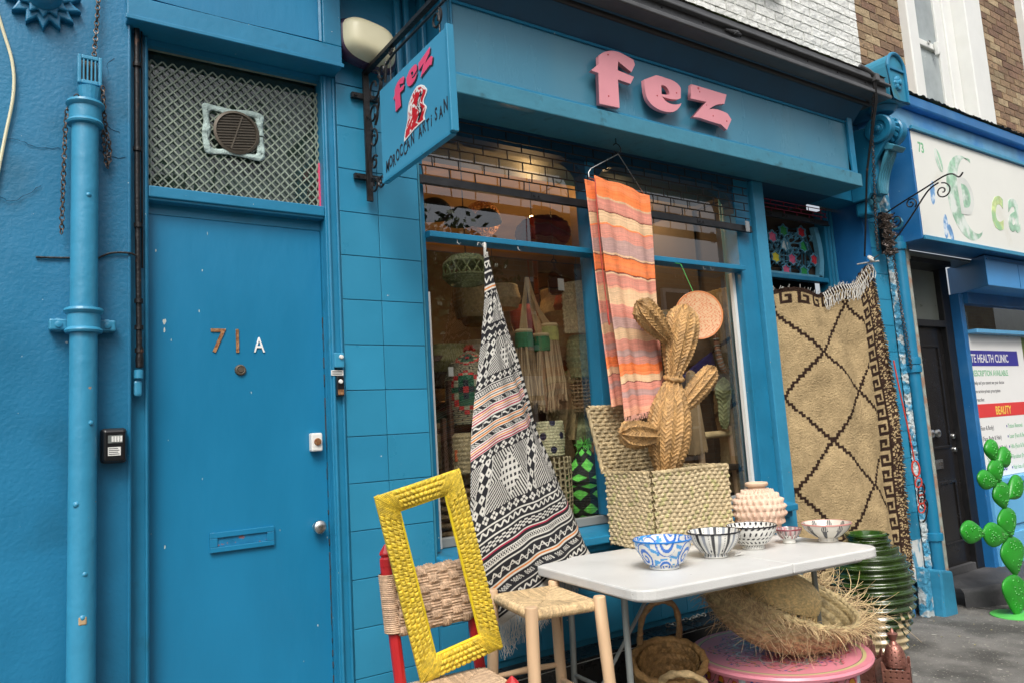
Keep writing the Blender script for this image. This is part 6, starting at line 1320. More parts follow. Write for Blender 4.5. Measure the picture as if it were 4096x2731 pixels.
def half(sgn):
    pts = [p for p in full if (p[0]-SEAM)*sgn > 0]
    if sgn > 0: i = next(k for k in range(len(pts)) if pts[k][1] > 0 and pts[k-1][1] < 0); pts = pts[i:]+pts[:i]; return pts[:]+[(SEAM+.0012, -TWd/2)] if 0 else sorted_poly(pts+[(SEAM+.0012, -TWd/2), (SEAM+.0012, TWd/2)])
    return sorted_poly(pts+[(SEAM-.0012, -TWd/2), (SEAM-.0012, TWd/2)])
def sorted_poly(pts):
    cx = sum(p[0] for p in pts)/len(pts); cy = sum(p[1] for p in pts)/len(pts); return sorted(pts, key=lambda p: math.atan2(p[1]-cy, p[0]-cx))
for s_ in (-1, 1):
    rp(place(slab(half(s_), TZ-.042, TZ)), 'table_top', 'tabletop', tbl, bev=.007)
rp(place(slab([(p[0]*.93, p[1]*.90) for p in full], TZ-.058, TZ-.0425)), 'underside', 'tabletop', tbl)
for x, va, vb in ((-.58, -.19, .22), (.63, -.06, .30)):
    for sy in (va, vb):
        q = bez([(x, sy, TZ-.06), (x, sy, .62), (x+.0, sy*1.05, .40), (x+.02, sy*1.25, ground(x+1)+.01)], 5)
        rp(place(MB().tube(q, .0135, 12)), 'leg', 'greyleg', tbl, smooth=True)
    rp(place(MB().tube([(x, va*1.03, .44), (x, vb*1.03, .44)], .009, 8)), 'leg_crossbar', 'greyleg', tbl, smooth=True)
    rp(place(MB().box(x-.012, x+.012, va, vb, TZ-.075, TZ-.06)), 'leg_bracket', 'greyleg', tbl)
    rp(place(MB().tube([(x, .02, .44), (x+(.34 if x < 0 else -.20), .02, TZ-.06)], .008, 8)), 'leg_brace', 'greyleg', tbl, smooth=True)
rp(place(MB().box(-.50, -.30, .10, .30, TZ-.072, TZ-.0585)), 'underside_rib', 'plastic_w', tbl, bev=.003)

# ---- bowls
WHT = np.array((.70, .69, .64))
def bowl(label, c, r, h, foot, pat, rimc, inpat=None):
    t = empty('ceramic_bowl', (c[0], c[1], TZ+.001), label, 'bowl', 'painted ceramic bowls on the table'); z0 = TZ+.001
    pr = [(foot*.92, 0), (foot, .004), (foot*.96, .018), (foot*1.25, .024), (foot+(r-foot)*.52, .024+(h-.024)*.28), (foot+(r-foot)*.80, .024+(h-.024)*.58), (r*.985, h*.97), (r, h)]
    fine = np.linspace(0, 1, 60); sm = catm([(p[0], p[1], 0) for p in pr], fine)
    def f(k):
        def g(U, V): rr = np.interp(V, fine, sm[:, 0])*k; zz = np.interp(V, fine, sm[:, 1]); return (c[0]+rr*np.cos(U*2*PI), c[1]+rr*np.sin(U*2*PI), z0+zz+(0 if k == 1 else .006*(1-V)))
        return g
    o = surf('bowl_outside', f(1), 240, 90, 'vc_ceramic', None, cu=True, col=lambda U, V: rgb(pat(U, V, False))); reparent_keep(o, t)
    o = surf('bowl_inside', f(.955), 240, 90, 'vc_ceramic', None, cu=True, flip=True, col=lambda U, V: rgb((inpat or pat)(U, V, True))); reparent_keep(o, t)
    rm = bpy.data.materials.get('rim_'+rimc[0]) or mat('rim_'+rimc[0], rimc[1], .15, coat=.4)
    rp(MB().lathe([(r*.95, h-.0015), (r*.985, h+.0025), (r*1.004, h), (r*1.002, h-.004)], (c[0], c[1], z0), 64, caps=False), 'bowl_rim', rm, t, smooth=True); return t
def wcol(m, c): return np.where(m[..., None], np.array(c), WHT)
def p_blue(U, V, inside):
    x, y = U*7, V*1.7; BL = (.02, .14, .52); B2 = (.06, .30, .62)
    i = np.floor(x); q = fract(x)-.5; yy = (fract(y+.5*(i % 2))-.5); rr = np.sqrt(q**2+(yy*.95)**2); th = np.arctan2(yy, q)
    sp = np.abs(fract(rr*5.2-th/(2*PI)*(1-2*(i % 2)))-.5) < .24; C = WHT*np.ones(U.shape+(1,)); C = np.where((sp & (rr < .42) & (rr > .03))[..., None], np.array(BL), C)
    lf = (np.abs(np.sin(x*2.3+y*9)) > .90) & (rr >= .44); C = np.where(lf[..., None], np.array(B2), C); dt = (rr >= .42) & (hashn(np.floor(x*9), np.floor(y*9)) > .72); C = np.where(dt[..., None], np.array(B2), C)
    C = np.where((V < .20)[..., None], WHT, C); return np.where((V > (.93 if not inside else .975))[..., None], np.array((.015, .16, .48)), C)
def p_stripe(U, V, inside):
    q = fract(U*10); C = WHT*np.ones(U.shape+(1,)); C = np.where((q < .20)[..., None], np.array((.025, .027, .032)), C); C = np.where(((q > .40) & (q < .60))[..., None], np.array((.26, .28, .31))*(.8+.5*hashn(np.floor(U*300), 1)[..., None]), C)
    ln = (np.abs(q-.36) < .012) | (np.abs(q-.64) < .012) | (np.abs(q-.23) < .01); C = np.where(ln[..., None], np.array((.04, .04, .05)), C); dots = (np.abs(q-.82) < .022) & (fract(V*22) < .5); C = np.where(dots[..., None], np.array((.04, .04, .05)), C)
    dm = (np.abs(q-.82)*9+np.abs(V-.5)*16) < .8; C = np.where(dm[..., None], np.array((.03, .03, .04)), C); return np.where((V < .17)[..., None], WHT, C)
def p_dash(U, V, inside):
    rows = 9; yy = V*rows; r_ = np.floor(yy); n = 26; x = U*n+.5*(r_ % 2); q = fract(x)-.5; t = fract(yy)-.5; ang = .9*(1 if not inside else 0)*np.sin(r_*1.3)+(.1 if inside else .2); a = q*np.cos(ang)+t*np.sin(ang)*.8; b = -q*np.sin(ang)+t*np.cos(ang)*.8
    m = ((a/.36)**2+(b/.17)**2 < 1) & (V > .18) if not inside else ((q/.22)**2+(t/.42)**2 < 1) & (V > .2); return wcol(m, (.012, .012, .018))
def p_small(U, V, inside):
    s_ = hashn(np.floor(U*64), 3); m = ((V > .30+.45*s_) & (V < .96) & (fract(U*64) < .6)) | ((V > .25+.3*s_) & (V < .55) & (hashn(np.floor(U*64), 9) > .5)); c = np.where((hashn(np.floor(U*64), 5) > .45)[..., None], np.array((.05, .02, .03)), np.array((.30, .02, .04))); return np.where(m[..., None], c, WHT)
def p_tulip(U, V, inside):
    q = fract(U*9+(.5 if inside else 0)+.30)-.5; v = (V-.60)/.28; w = .16*np.sqrt(np.clip(1-v**2, 0, 1))*(1+.4*(v > .3)); m = (np.abs(q) < w) & (np.abs(v) < 1) & ~((v > .35) & (np.abs(fract(q*9+.5)-.5) < .16)); st_ = (np.abs(q) < .018) & (V > .16) & (V < .40)
    C = np.array((.64, .60, .52))*np.ones(U.shape+(1,)); C = np.where((m | st_)[..., None], np.array((.035, .037, .042))*(.7+.9*hashn(np.floor(U*400), 2)[..., None]), C)
    if inside: rr = (fract(U+.42)-.5)**2*90+(V-.45)**2*14; C = np.where((rr < .55)[..., None], np.array((.60, .20, .14)), C)
    return C
def tz(u, v): return xy(TC, TA, u, v)
BW = [((.680, -.745), .124, .120, .064, p_blue, ('blue', (.01, .16, .50)), 'blue and white ceramic bowl with painted scrolls, largest on the table'),
      ((1.005, -.738), .119, .112, .052, p_stripe, ('black', (.012, .012, .015)), 'white bowl with black and grey vertical stripes, second from the left'),
      ((1.275, -.728), .116, .106, .052, p_dash, ('black', (.012, .012, .015)), 'white bowl covered in short black dashes, between the striped and small bowls'),
      ((1.492, -.765), .063, .066, .030, p_small, ('wine', (.20, .05, .06)), 'smallest bowl, white with dark red and black brush strokes'),
      ((1.622, -.885), .112, .086, .045, p_tulip, ('pinkrim', (.55, .25, .22)), 'cream bowl with painted black tulips at the far end of the table')]
for c, r, h, ft, pf, rc, lbl in BW: bowl(lbl, c, r, h, ft, pf, rc)
o = MB()
for i in range(8): o.tube(curly((1.06, -.80, TZ+.004), (.9, -.2+.1*i, .1), .05, 3, .2, .4), .0016, 3, caps=False)
o = o.build('thread_tuft', 'fringe_k'); tagit(o, 'little tuft of white thread on the table beside the striped bowl', 'thread')

# ---- square seagrass box on the sill with its lid open
bxo = empty('seagrass_box', (1.10, -.3, .90), 'square woven seagrass box with its lid tilted open between the window and the table', 'box')
F0, BA, BWd, BDp, BH, BZ = (.96, -.42), .0, .545, .325, .36, .905
def bxp(u, v): return xy(F0, BA, u, v)
def face(p, q, z0, z1, nx, ny, nm, out=0.0, par=None):
    def f(U, V): k = 1+.02*np.sin(PI*V); return (p[0]+(q[0]-p[0])*U, p[1]+(q[1]-p[1])*U, z0+(z1-z0)*V+.004*np.sin(U*12))
    def cf(U, V):
        s_ = .72+.5*hashn(np.floor(U*nx*2.0), np.floor(V*ny)); e = (np.abs(fract(V*ny*2)-.5) < .10); c = np.stack([(.56, .45, .27)[i]*(.5+.5*s_) for i in range(3)], -1); c = np.where((hashn(np.floor(U*nx*2), np.floor(V*ny), 5) > .86)[..., None], c*np.array((.85, .95, .75)), c); return rgb(c)
    def dsp(U, V):
        row = np.floor(V*ny); ph = fract(U*nx+.5*(row % 2)); two = .5+.5*np.abs(np.sin(PI*V*ny*2))**.7; r_ = np.abs(np.sin(PI*V*ny))**.5
        over = np.clip(1.6*np.cos((ph-.5)*PI)**1, 0, 1)**.6; wo = np.sin(PI*ph)**2; return np.maximum(.016*r_*(.10+.90*np.clip(wo*1.5, 0, 1))*(.72+.28*two), .0105*(1-wo)**.7*(.55+.45*np.abs(np.sin(PI*ph*4))))+.0012*np.sin(U*nx*34+V*60)
    o = surf(nm, f, nx*12, ny*10, 'vc_straw', None, disp=dsp, col=cf); reparent_keep(o, par or bxo); return o
A_, B_, C_, D_ = bxp(0, 0), bxp(BWd, 0), bxp(BWd, BDp), bxp(0, BDp)
face(A_, B_, BZ, BZ+BH, 13, 18, 'front_side'); face(D_, A_, BZ, BZ+BH, 9, 18, 'left_side'); face(B_, C_, BZ, BZ+BH, 9, 18, 'right_side')
face(D_, C_, BZ, BZ+BH, 11, 17, 'back_side')
for p, q in ((A_, B_), (D_, A_), (B_, C_)):   # inner lining so the box is not see-through from inside
    n = Vector((q[1]-p[1], p[0]-q[0])).normalized()*-.010; face((q[0]+n.x, q[1]+n.y), (p[0]+n.x, p[1]+n.y), BZ, BZ+BH, 11, 17, 'inner_lining')
def rope(path, r, m, nm, par, tw=160, col_=STR, n=40):
    P_ = [Vector(p) for p in path]; pts = np.array([tuple(p) for p in P_])
    def f(U, V):
        c = catm(pts, V); d = catm(pts, np.clip(V+.002, 0, 1))-catm(pts, np.clip(V-.002, 0, 1)); d = d/np.maximum(np.linalg.norm(d, axis=-1, keepdims=True), 1e-9); up = np.array((0, 0, 1.0)) if abs((P_[-1]-P_[0]).normalized().z) < .8 else np.array((1.0, 0, 0))
        a = np.cross(d, np.broadcast_to(up, d.shape)); a = a/np.maximum(np.linalg.norm(a, axis=-1, keepdims=True), 1e-9); b_ = np.cross(a, d); th = U*2*PI
        q = c+(a*np.cos(th)[..., None]+b_*np.sin(th)[..., None])*r; return q[..., 0], q[..., 1], q[..., 2]
    L_ = sum((b_-a_).length for a_, b_ in zip(P_, P_[1:]))
    k = L_*tw*.16
    o = surf(nm, f, 16, max(40, int(L_*520)), m, None, cu=True, disp=lambda U, V: r*.30*(np.abs(np.sin(PI*(U*2+V*k)))-.5), col=lambda U, V: tuple(col_[i]*(.72+.45*hashn(np.floor(U*2+V*k), 3)) for i in range(3)))
    if par is not None: reparent_keep(o, par)
    return o
zt_ = BZ+BH
rope([(*A_, zt_), (*bxp(BWd/2, -.004), zt_+.003), (*B_, zt_)], .012, 'vc_straw', 'rim_rope', bxo); rope([(*D_, zt_), (*bxp(-.003, BDp/2), zt_+.003), (*A_, zt_)], .012, 'vc_straw', 'rim_rope', bxo); rope([(*B_, zt_), (*bxp(BWd, BDp/2), zt_), (*C_, zt_)], .012, 'vc_straw', 'rim_rope', bxo)
# lid: leaning back from the rear rim
def lidf(U, V):
    p = np.array(D_); q = np.array(C_); x = p[0]-.015+(q[0]-p[0]+.02)*U; y = p[1]+(q[1]-p[1])*U; L_ = .345
    return (x-.045*V, y+.006+.10*V*0+.035*V, zt_+L_*V*.985)
def lcf(U, V): s_ = .62+.5*hashn(np.floor(U*22), np.floor(V*17)); return tuple(STR[i]*s_*.95 for i in range(3))
o = surf('box_lid', lidf, 132, 170, 'vc_straw', None, col=lcf, disp=lambda U, V: np.maximum(.016*np.abs(np.sin(PI*V*17))**.5*(.1+.9*np.clip(1.5*np.sin(PI*fract(U*11+.5*(np.floor(V*17) % 2)))**2, 0, 1)), .0105*(1-np.sin(PI*fract(U*11+.5*(np.floor(V*17) % 2)))**2)**.7), thick=.012); reparent_keep(o, bxo)
p_, q_ = lidf(np.array([0.]), np.array([0.])), lidf(np.array([0.]), np.array([1.]))
rope([tuple(float(v[0]) for v in p_), tuple(float(v[0]) for v in q_)], .012, 'vc_straw', 'lid_rope', bxo)
q2 = lidf(np.array([1.]), np.array([1.])); rope([tuple(float(v[0]) for v in q_), tuple(float(v[0]) for v in q2)], .012, 'vc_straw', 'lid_rope', bxo)

# ---- braided straw cactus standing in the box
TAN = (.44, .255, .095)
cac = empty('straw_cactus', (1.17, -.26, 1.0), 'large braided golden straw cactus with three arms standing in the seagrass box', 'ornament')
yC = -.27
def cl_lobe(nm, p0, p1, prof, nb, fr, **k): o = lobe(nm, p0, p1, prof, 'vc_straw', None, nb, fr, TAN, .75, .011, **k); reparent_keep(o, cac); return o
cl_lobe('stem_lobe', (1.195, yC, 1.17), (1.325, yC, 1.745), [.02, .062, .100, .122, .124, .108, .072, .032], 12, 26, nu=210, nv=330)
cl_lobe('top_lobe', (1.315, yC, 1.72), (1.475, yC, 2.145), [.034, .050, .072, .090, .100, .104, .098, .074, .0], 11, 22, nu=200, nv=290)
cl_lobe('arm_lobe', (1.29, yC-.02, 1.945), (1.072, yC-.03, 2.135), [.034, .050, .062, .070, .070, .060, .0], 9, 13, nu=150, nv=170)
cl_lobe('arm_lobe', (1.365, yC-.02, 1.59), (1.635, yC-.03, 1.795), [.040, .050, .056, .060, .058, .048, .0], 9, 13, nu=150, nv=180)
cl_lobe('arm_lobe', (1.12, yC-.03, 1.445), (.865, yC-.05, 1.465), [.040, .052, .062, .067, .065, .054, .0], 9, 13, nu=150, nv=170)
rope(spiral((1.33, yC-.0, 1.735), .050, .046, 0, 1.6, (1, 0, 0), (0, .8, .25), 16), .013, 'vc_straw', 'neck_rope', cac, col_=TAN)
rope(spiral((1.19, yC, 1.185), .062, .055, 0, 1.2, (1, 0, 0), (0, .8, 0), 14), .014, 'vc_straw', 'base_rope', cac, col_=TAN)
# ---- orange patterned plate hanging by a green string
pl2 = empty('painted_plate', (1.72, -.10, 2.13), 'round orange plate with looping pale pattern hanging behind the straw cactus', 'plate')
def plc(U, V):
    x, y = V*np.cos(U*2*PI)*9, V*np.sin(U*2*PI)*9; m = (np.abs(np.sin(x*2.2+2.2*np.sin(y*1.9))) < .34) | (np.abs(np.sin(y*2.0+2*np.sin(x*1.7))) < .18); m &= hashn(np.floor(x*1.5), np.floor(y*1.5)) > .18
    C = sw(m, (.58, .16, .06), (.66, .42, .24)); C = np.where((V > .93)[..., None], np.array((.60, .22, .08)), C); return rgb(C)
o = surf('plate_face', lambda U, V: (1.722+.120*V*np.cos(U*2*PI), -.125-.010*V**3-.075*V*np.cos(U*2*PI), 2.112+.142*V*np.sin(U*2*PI)), 140, 70, 'vc_paint', None, cu=True, col=plc, thick=.006, flip=True); reparent_keep(o, pl2)
rp(MB().tube([(1.73, -.105, 2.24), (1.70, -.05, 2.43), (1.70, -.0, 2.45)], .0018, 4), 'string', mat('green_string', (.05, .45, .08), .6), pl2)

# ---- spiky clay vase at the table's rear
vs_ = empty('spiky_vase', (1.60, -.5, TZ), 'pale round clay vase covered in rows of spikes behind the small bowls', 'vase')
VC = (1.650, -.480)
vp = [(.050, 0), (.070, .012), (.108, .055), (.128, .115), (.122, .165), (.092, .205), (.058, .226), (.045, .236), (.043, .246), (.052, .256)]
zs_ = np.array([p[1] for p in vp]); rs_ = np.array([p[0] for p in vp]); fine = np.linspace(0, 1, 80); smv = catm([(p[0], p[1], 0) for p in vp], fine)
def vf(U, V): r = np.interp(V, fine, smv[:, 0]); z = np.interp(V, fine, smv[:, 1]); return (VC[0]+r*np.cos(U*2*PI), VC[1]+r*np.sin(U*2*PI), TZ+.001+z*1.0)
def vd(U, V):
    rows = 11.5; y = V*rows*1.2; rr = np.floor(y); t = fract(y); q = fract(U*25+.5*(rr % 2)+.06*np.sin(rr*7)); pk = np.clip(1-np.abs(q-.5)*2.4, 0, 1)**1.2; env = np.clip((V-.05)*8, 0, 1)*np.clip((.74-V)*12, 0, 1)
    return env*.016*pk*np.clip(1-np.abs(t-.42)*2.1, 0, 1)**.8
def vc_(U, V): r_ = .5+.5*np.sin(U*2*PI*1+.7); redd = np.clip((.62-V)*2.2, 0, 1)*np.clip(hashn(np.floor(U*25), np.floor(V*13))*.9+.1, 0, 1); c = np.array((.67, .50, .38))*(1-redd[..., None]*.55)+np.array((.60, .27, .17))*redd[..., None]*.55; return rgb(c)
o = surf('vase_body', vf, 320, 200, 'clay', None, cu=True, disp=vd, col=vc_); reparent_keep(o, vs_)
rp(MB().lathe([(.040, .244), (.052, .246), (.058, .253), (.059, .262), (.053, .268), (.043, .267), (.036, .26), (.034, .21), (.02, .2)], (VC[0], VC[1], TZ), 40, caps=False), 'vase_rim', mat('clay_rim', (.66, .48, .34), .7, var=.08, sc=10, bump=.2), vs_, smooth=True)

# ---- big green ribbed jar
JC, JB = (2.72, -.40), ground(2.72)
jar = empty('green_jar', (JC[0], JC[1], JB), 'tall ribbed green glazed jar with bare tan drips, standing by the hanging beige rug', 'jar')
H = .765-JB
jp = [(.17, 0), (.20, .04), (.24, .16), (.295, .28), (.315, .40), (.305, .50), (.27, .58), (.215, .635), (.175, .66), (.165, .69), (.175, .71), (.185, .72)]
jp = [(r*.69, z/.72*H) for r, z in jp]; smj = catm([(p[0], p[1], 0) for p in jp], fine)
def jf(U, V): r = np.interp(V, fine, smj[:, 0]); z = np.interp(V, fine, smj[:, 1]); return (JC[0]+r*np.cos(U*2*PI), JC[1]+r*np.sin(U*2*PI), JB+z)
def jd(U, V): y = (np.interp(V, fine, smj[:, 1])/H*15)+.15*np.sin(U*2*PI); return np.clip((.93-V)*10, 0, 1)*.020*np.abs(np.cos(PI*y))**3.0+.0015*np.sin(U*40+V*60)
def jc_(U, V):
    zz = np.interp(V, fine, smj[:, 1])/H; dr_ = .30+.16*np.sin(U*2*PI*7+1)+.13*np.sin(U*2*PI*13+2)+.10*np.sin(U*2*PI*23); m = zz < dr_*.80
    g = np.array((.024, .050, .007))*(.45+.9*hashn(np.floor(U*50), np.floor(V*90))[..., None]*.6+.3*np.sin(U*21+V*33)[..., None]**2); return rgb(np.where(m[..., None], np.array((.46, .36, .20)), g))
o = surf('jar_body', jf, 260, 260, 'urn', None, cu=True, disp=jd, col=jc_); reparent_keep(o, jar)
rp(MB().lathe([(.108, -.04), (.112, -.02), (.113, .0), (.108, .010), (.094, .008), (.086, -.02), (.09, -.10), (.115, -.2)], (JC[0], JC[1], JB+H-.0), 64, caps=False), 'jar_rim', mat('green_rim', (.03, .085, .011), .15, var=.3, sc=12, coat=.6), jar, smooth=True)

# ---- copper lanterns at the lower right
def copper_lantern(name_label, c, s_, h, rot):
    t = empty('copper_lantern', (c[0], c[1], ground(c[0])), name_label, 'lantern', 'pierced copper lanterns on the pavement'); z0 = ground(c[0])
    Mx = lambda b: b.xf(Matrix.Translation((c[0], c[1], z0)) @ Matrix.Rotation(rot, 4, 'Z'))
    for k in range(4):
        a = k*PI/2
        def f(U, V, a=a):
            u = (U-.5)*2*s_; x = u*math.cos(a)+s_*math.sin(a); y = u*math.sin(a)-s_*math.cos(a); X = x*math.cos(rot)-y*math.sin(rot); Y = x*math.sin(rot)+y*math.cos(rot); return (c[0]+X, c[1]+Y, z0+V*h)
        def mk(u, v):
            q, w = fract(u*5)-.5, fract(v*h/(s_*2)*5)-.5; tri = (np.abs(q)*1.6+np.abs(w) < .26); top = (v > 1-.16) & (np.abs(u-.5) < .32+.6*(v-1+.16)); cl_ = (u > .06) & (u < .94) & (v > .04) & (v < .82); return ~((tri & cl_) | top)
        o = surf('pierced_side', f, 60, int(60*h/(s_*2)), 'copper', None, mask=mk, thick=.002); reparent_keep(o, t)
    def dome(U, V): r = s_*.80*np.cos(V*PI/2)**.65*(1+.03*np.abs(np.cos(U*PI*6))); return (c[0]+r*np.cos(U*2*PI), c[1]+r*np.sin(U*2*PI), z0+h*.86+s_*1.65*np.sin(V*PI/2)**1.15)
    o = surf('pierced_dome', dome, 96, 60, 'copper', None, cu=True, mask=lambda u, v: ~((np.abs(fract(u*16)-.5)*1.4+np.abs(fract(v*6+.5*(np.floor(u*16) % 2))-.5) < .20) & (v < .85) & (v > .05)), thick=.002); reparent_keep(o, t)
    rp(MB().lathe([(.02, 0), (.012, .012), (.020, .03), (.026, .045), (.010, .055), (.004, .07)], (c[0], c[1], z0+h*.86+s_*1.62), 16), 'finial', 'copper', t, smooth=True); return t
copper_lantern('pierced copper lantern with pale ribbed dome and crown edge, front one at the lower right', (1.905, -.98), .062, .205, .5)
copper_lantern('darker pierced copper lantern half hidden behind the front lantern', (1.925, -.815), .062, .215, .2)

# ---- green painted metal cactus at the right
gc = empty('metal_cactus', (4.42, -.42, ground(4.4)), 'bright green painted flat metal cactus sculpture standing on the right of the pavement', 'sculpture')
def pad(p0, p1, r, nm='pad', par=None, th=.035, y=-.42, kk=1.45):
    p0, p1 = Vector((p0[0], y, p0[1])), Vector((p1[0], y, p1[1])); T = p1-p0; L_ = T.length; T.normalize(); B = Vector((T.z, 0, -T.x))
    def f(U, V): w = r*1.62*np.sin(PI*np.clip(V, 0, 1)**kk)**.70+.006; a = U*2*PI; x = w*np.cos(a); yy = th*np.sin(a)*np.sin(PI*V)**.5; return tuple(p0[i]+T[i]*L_*V+B[i]*x+(yy if i == 1 else 0) for i in range(3))
    o = surf(nm, f, 60, 60, 'gpaint', None, cu=True); reparent_keep(o, par)
    bb = MB(); rr = random.Random(int(L_*1e4))
    for i in range(int(16*L_/.2)):
        v = rr.uniform(.12, .9); u = rr.uniform(-.8, .8); w = r*1.5*math.sin(PI*v**kk)**.75; q = p0+T*L_*v+B*(u*w)+Vector((0, -th*math.sqrt(1-u*u)*math.sin(PI*v)**.5, 0)); bb.lathe([(.0, .007), (.005, .005), (.008, 0)], q, 6, 'y')
    rp(bb, 'spine_bump', 'gpaint', par, smooth=True, kind='stuff')
zg = ground(4.4)
pad((4.42, zg), (4.50, .262), .120, par=gc); pad((4.50, .25), (4.495, .535), .105, par=gc); pad((4.495, .52), (4.47, .745), .080, par=gc); pad((4.47, .73), (4.425, .935), .070, par=gc); pad((4.425, .92), (4.375, 1.245), .062, par=gc) if 0 else None
pad((4.425, .92), (4.40, 1.10), .062, par=gc); pad((4.405, 1.085), (4.375, 1.245), .052, par=gc)
pad((4.40, .93), (4.13, .985), .040, par=gc); pad((4.46, .54), (4.10, .60), .050, par=gc); pad((4.12, .60), (3.80, .655), .045, par=gc); pad((4.44, 1.06), (4.66, 1.13), .045, par=gc); pad((4.54, .80), (4.80, .92), .05, par=gc)
rp(MB().lathe([(.16, 0), (.16, .010), (.155, .013)], (4.42, -.42, zg+.002), 40), 'base_plate', mat('pale_green_base', (.10, .50, .10), .4, var=.15, sc=8), gc, smooth=True)

# ---- pink painted round table
PC, PR, PZ = (1.44, -.68), .405, .405
pk2 = empty('pink_table', (PC[0], PC[1], ground(PC[0])), 'low round pink table painted with flowers under the white folding table', 'table')
def pcol(U, V):
    x, y = V*np.cos(U*2*PI), V*np.sin(U*2*PI); C = np.array((.70, .25, .31))*np.ones(U.shape+(1,)); th = U*2*PI; r = V
    C = np.where(((r > .90) & (r < .945))[..., None], np.array((.58, .50, .24)), C); C = np.where(((r > .895) & (r < .902))[..., None], np.array((.05, .04, .05)), C)
    reg = (r < .76+.06*np.cos(th*8)); k = 8; q = np.abs(np.sin(th*k/2)); sc1 = np.abs(r-(.30+.22*q)) < .012; sc2 = np.abs(r-(.52+.07*np.cos(th*16))) < .010; vine = np.abs(np.sin(r*26+3*np.sin(th*8))) < .14
    C = np.where((reg & vine)[..., None], np.array((.05, .04, .05)), C); h = hashn(np.floor(x*22), np.floor(y*22)); dots = ((fract(x*22)-.5)**2+(fract(y*22)-.5)**2) < .12
    for lo, hi, cc_ in ((0, .16, (.45, .02, .04)), (.16, .30, (.03, .20, .09)), (.30, .38, (.03, .05, .35)), (.38, .46, (.65, .30, .04)), (.46, .50, (.03, .03, .04))): C = np.where((reg & dots & (h > lo) & (h < hi))[..., None], np.array(cc_), C)
    C = np.where((reg & (sc1 | sc2))[..., None], np.array((.60, .62, .58)), C); rd = (r < .30+.16*q) & (q > .5) & (r > .2); C = np.where((rd & (fract(th*12) < .5) & (np.abs(fract(r*14)-.5) < .3))[..., None], np.array((.45, .02, .05)), C); return rgb(C)
o = surf('table_top', lambda U, V: (PC[0]+PR*V*np.cos(U*2*PI), PC[1]+PR*V*np.sin(U*2*PI), PZ+.0*V), 360, 130, 'vc_paint', None, cu=True, col=pcol); reparent_keep(o, pk2)
PKM = mat('pink_gloss_paint', (.70, .25, .31), .3, var=.05)
rp(MB().lathe([(PR-.03, -.030), (PR+.004, -.026), (PR+.010, -.012), (PR+.004, -.002), (PR-.004, -.0005)], (PC[0], PC[1], PZ), 72), 'top_edge', PKM, pk2, smooth=True)
for k in range(8):
    a0, a1 = 2*PI*k/8+.2, 2*PI*(k+1)/8+.2; r_ = PR-.035; p, q = (PC[0]+r_*math.cos(a0), PC[1]+r_*math.sin(a0)), (PC[0]+r_*math.cos(a1), PC[1]+r_*math.sin(a1))
    def ff(U, V, p=p, q=q): return (p[0]+(q[0]-p[0])*U, p[1]+(q[1]-p[1])*U, PZ-.125+.095*V)
    def fc(U, V):
        C = np.array((.70, .25, .31))*np.ones(U.shape+(1,)); e = (U < .06) | (U > .94) | (V < .08); C = np.where(e[..., None], np.array((.55, .60, .62)), C); x = fract(U*3)-.5; d = (x*1.1)**2+(V-.5)**2; C = np.where((d < .035)[..., None], np.array((.60, .28, .03)), C); C = np.where(((d > .035) & (d < .06))[..., None], np.array((.42, .02, .04)), C)
        vn = np.abs(V-.5-.25*np.sin(U*19)) < .03; C = np.where((vn & (d > .06))[..., None], np.array((.02, .14, .05)), C); lf_ = hashn(np.floor(U*22), np.floor(V*8)) > .86; return rgb(np.where((lf_ & ~e)[..., None], np.array((.03, .06, .35)), C))
    o = surf('apron_panel', ff, 70, 24, 'vc_paint', None, col=fc, thick=.012, mask=lambda u, v: ~((v < .42) & (np.abs(u-.5) < .30-.35*v*1.2))); reparent_keep(o, pk2)
    if k % 2 == 0: rp(MB().lathe([(.012, 0), (.02, .06), (.012, .10), (.022, .14), (.013, .17), (.022, PZ-.13-ground(PC[0]))], (p[0]*.97+PC[0]*.03, p[1]*.97+PC[1]*.03, ground(PC[0])), 14), 'leg', PKM, pk2, smooth=True)

# ---- big fringed palm basket lying on the pink table with a pale wicker bowl in it
def frame_from(n, x): n = Vector(n).normalized(); x = Vector(x); x = (x-n*x.dot(n)).normalized(); return n, x, n.cross(x)
bc_ = Vector((1.45, -.70, .685)); n_, bxx, byy = frame_from((.20, -.42, .88), (.95, -.1, -.42))
pbk = empty('palm_basket', tuple(bc_), 'huge shallow palm leaf basket with wild raffia fringe tilted on the pink table', 'basket')
bR, bD = .345, .245
def pbf(off=0, ell_=1.0):
    def f(U, V):
        r = (bR-off)*np.sin(V*PI/2)**.75; d = -(bD-off)*np.cos(V*PI/2)**1.1; a = U*2*PI; ra = r*(1+.10*np.cos(a))
        return tuple(bc_[i]+bxx[i]*ra*np.cos(a)*1.18+byy[i]*r*np.sin(a)*.92+n_[i]*d for i in range(3))
    return f
sc_p = (.50, .39, .20)
pcf = lambda U, V: tuple(sc_p[i]*(.62+.6*hashn(np.floor(U*60), np.floor(V*26+.5*np.floor(U*60)))) for i in range(3))
o = surf('basket_outside', pbf(), 300, 150, 'vc_straw', None, cu=True, disp=lambda U, V: .012*herring(V, U, 9, 60, .9), col=pcf); reparent_keep(o, pbk)
o = surf('basket_inside', pbf(.012), 240, 120, 'vc_straw', None, cu=True, flip=True, disp=lambda U, V: .010*herring(V, U, 9, 60, .9), col=pcf); reparent_keep(o, pbk)
rim_pts = []
f0 = pbf()
for i in range(73): q = f0(np.array([i/72]), np.array([1.0])); rim_pts.append(tuple(float(v[0]) for v in q))
rope(rim_pts, .016, 'vc_straw', 'rim_braid', pbk, col_=sc_p)
b = MB(); b2 = MB(); rr = random.Random(3)
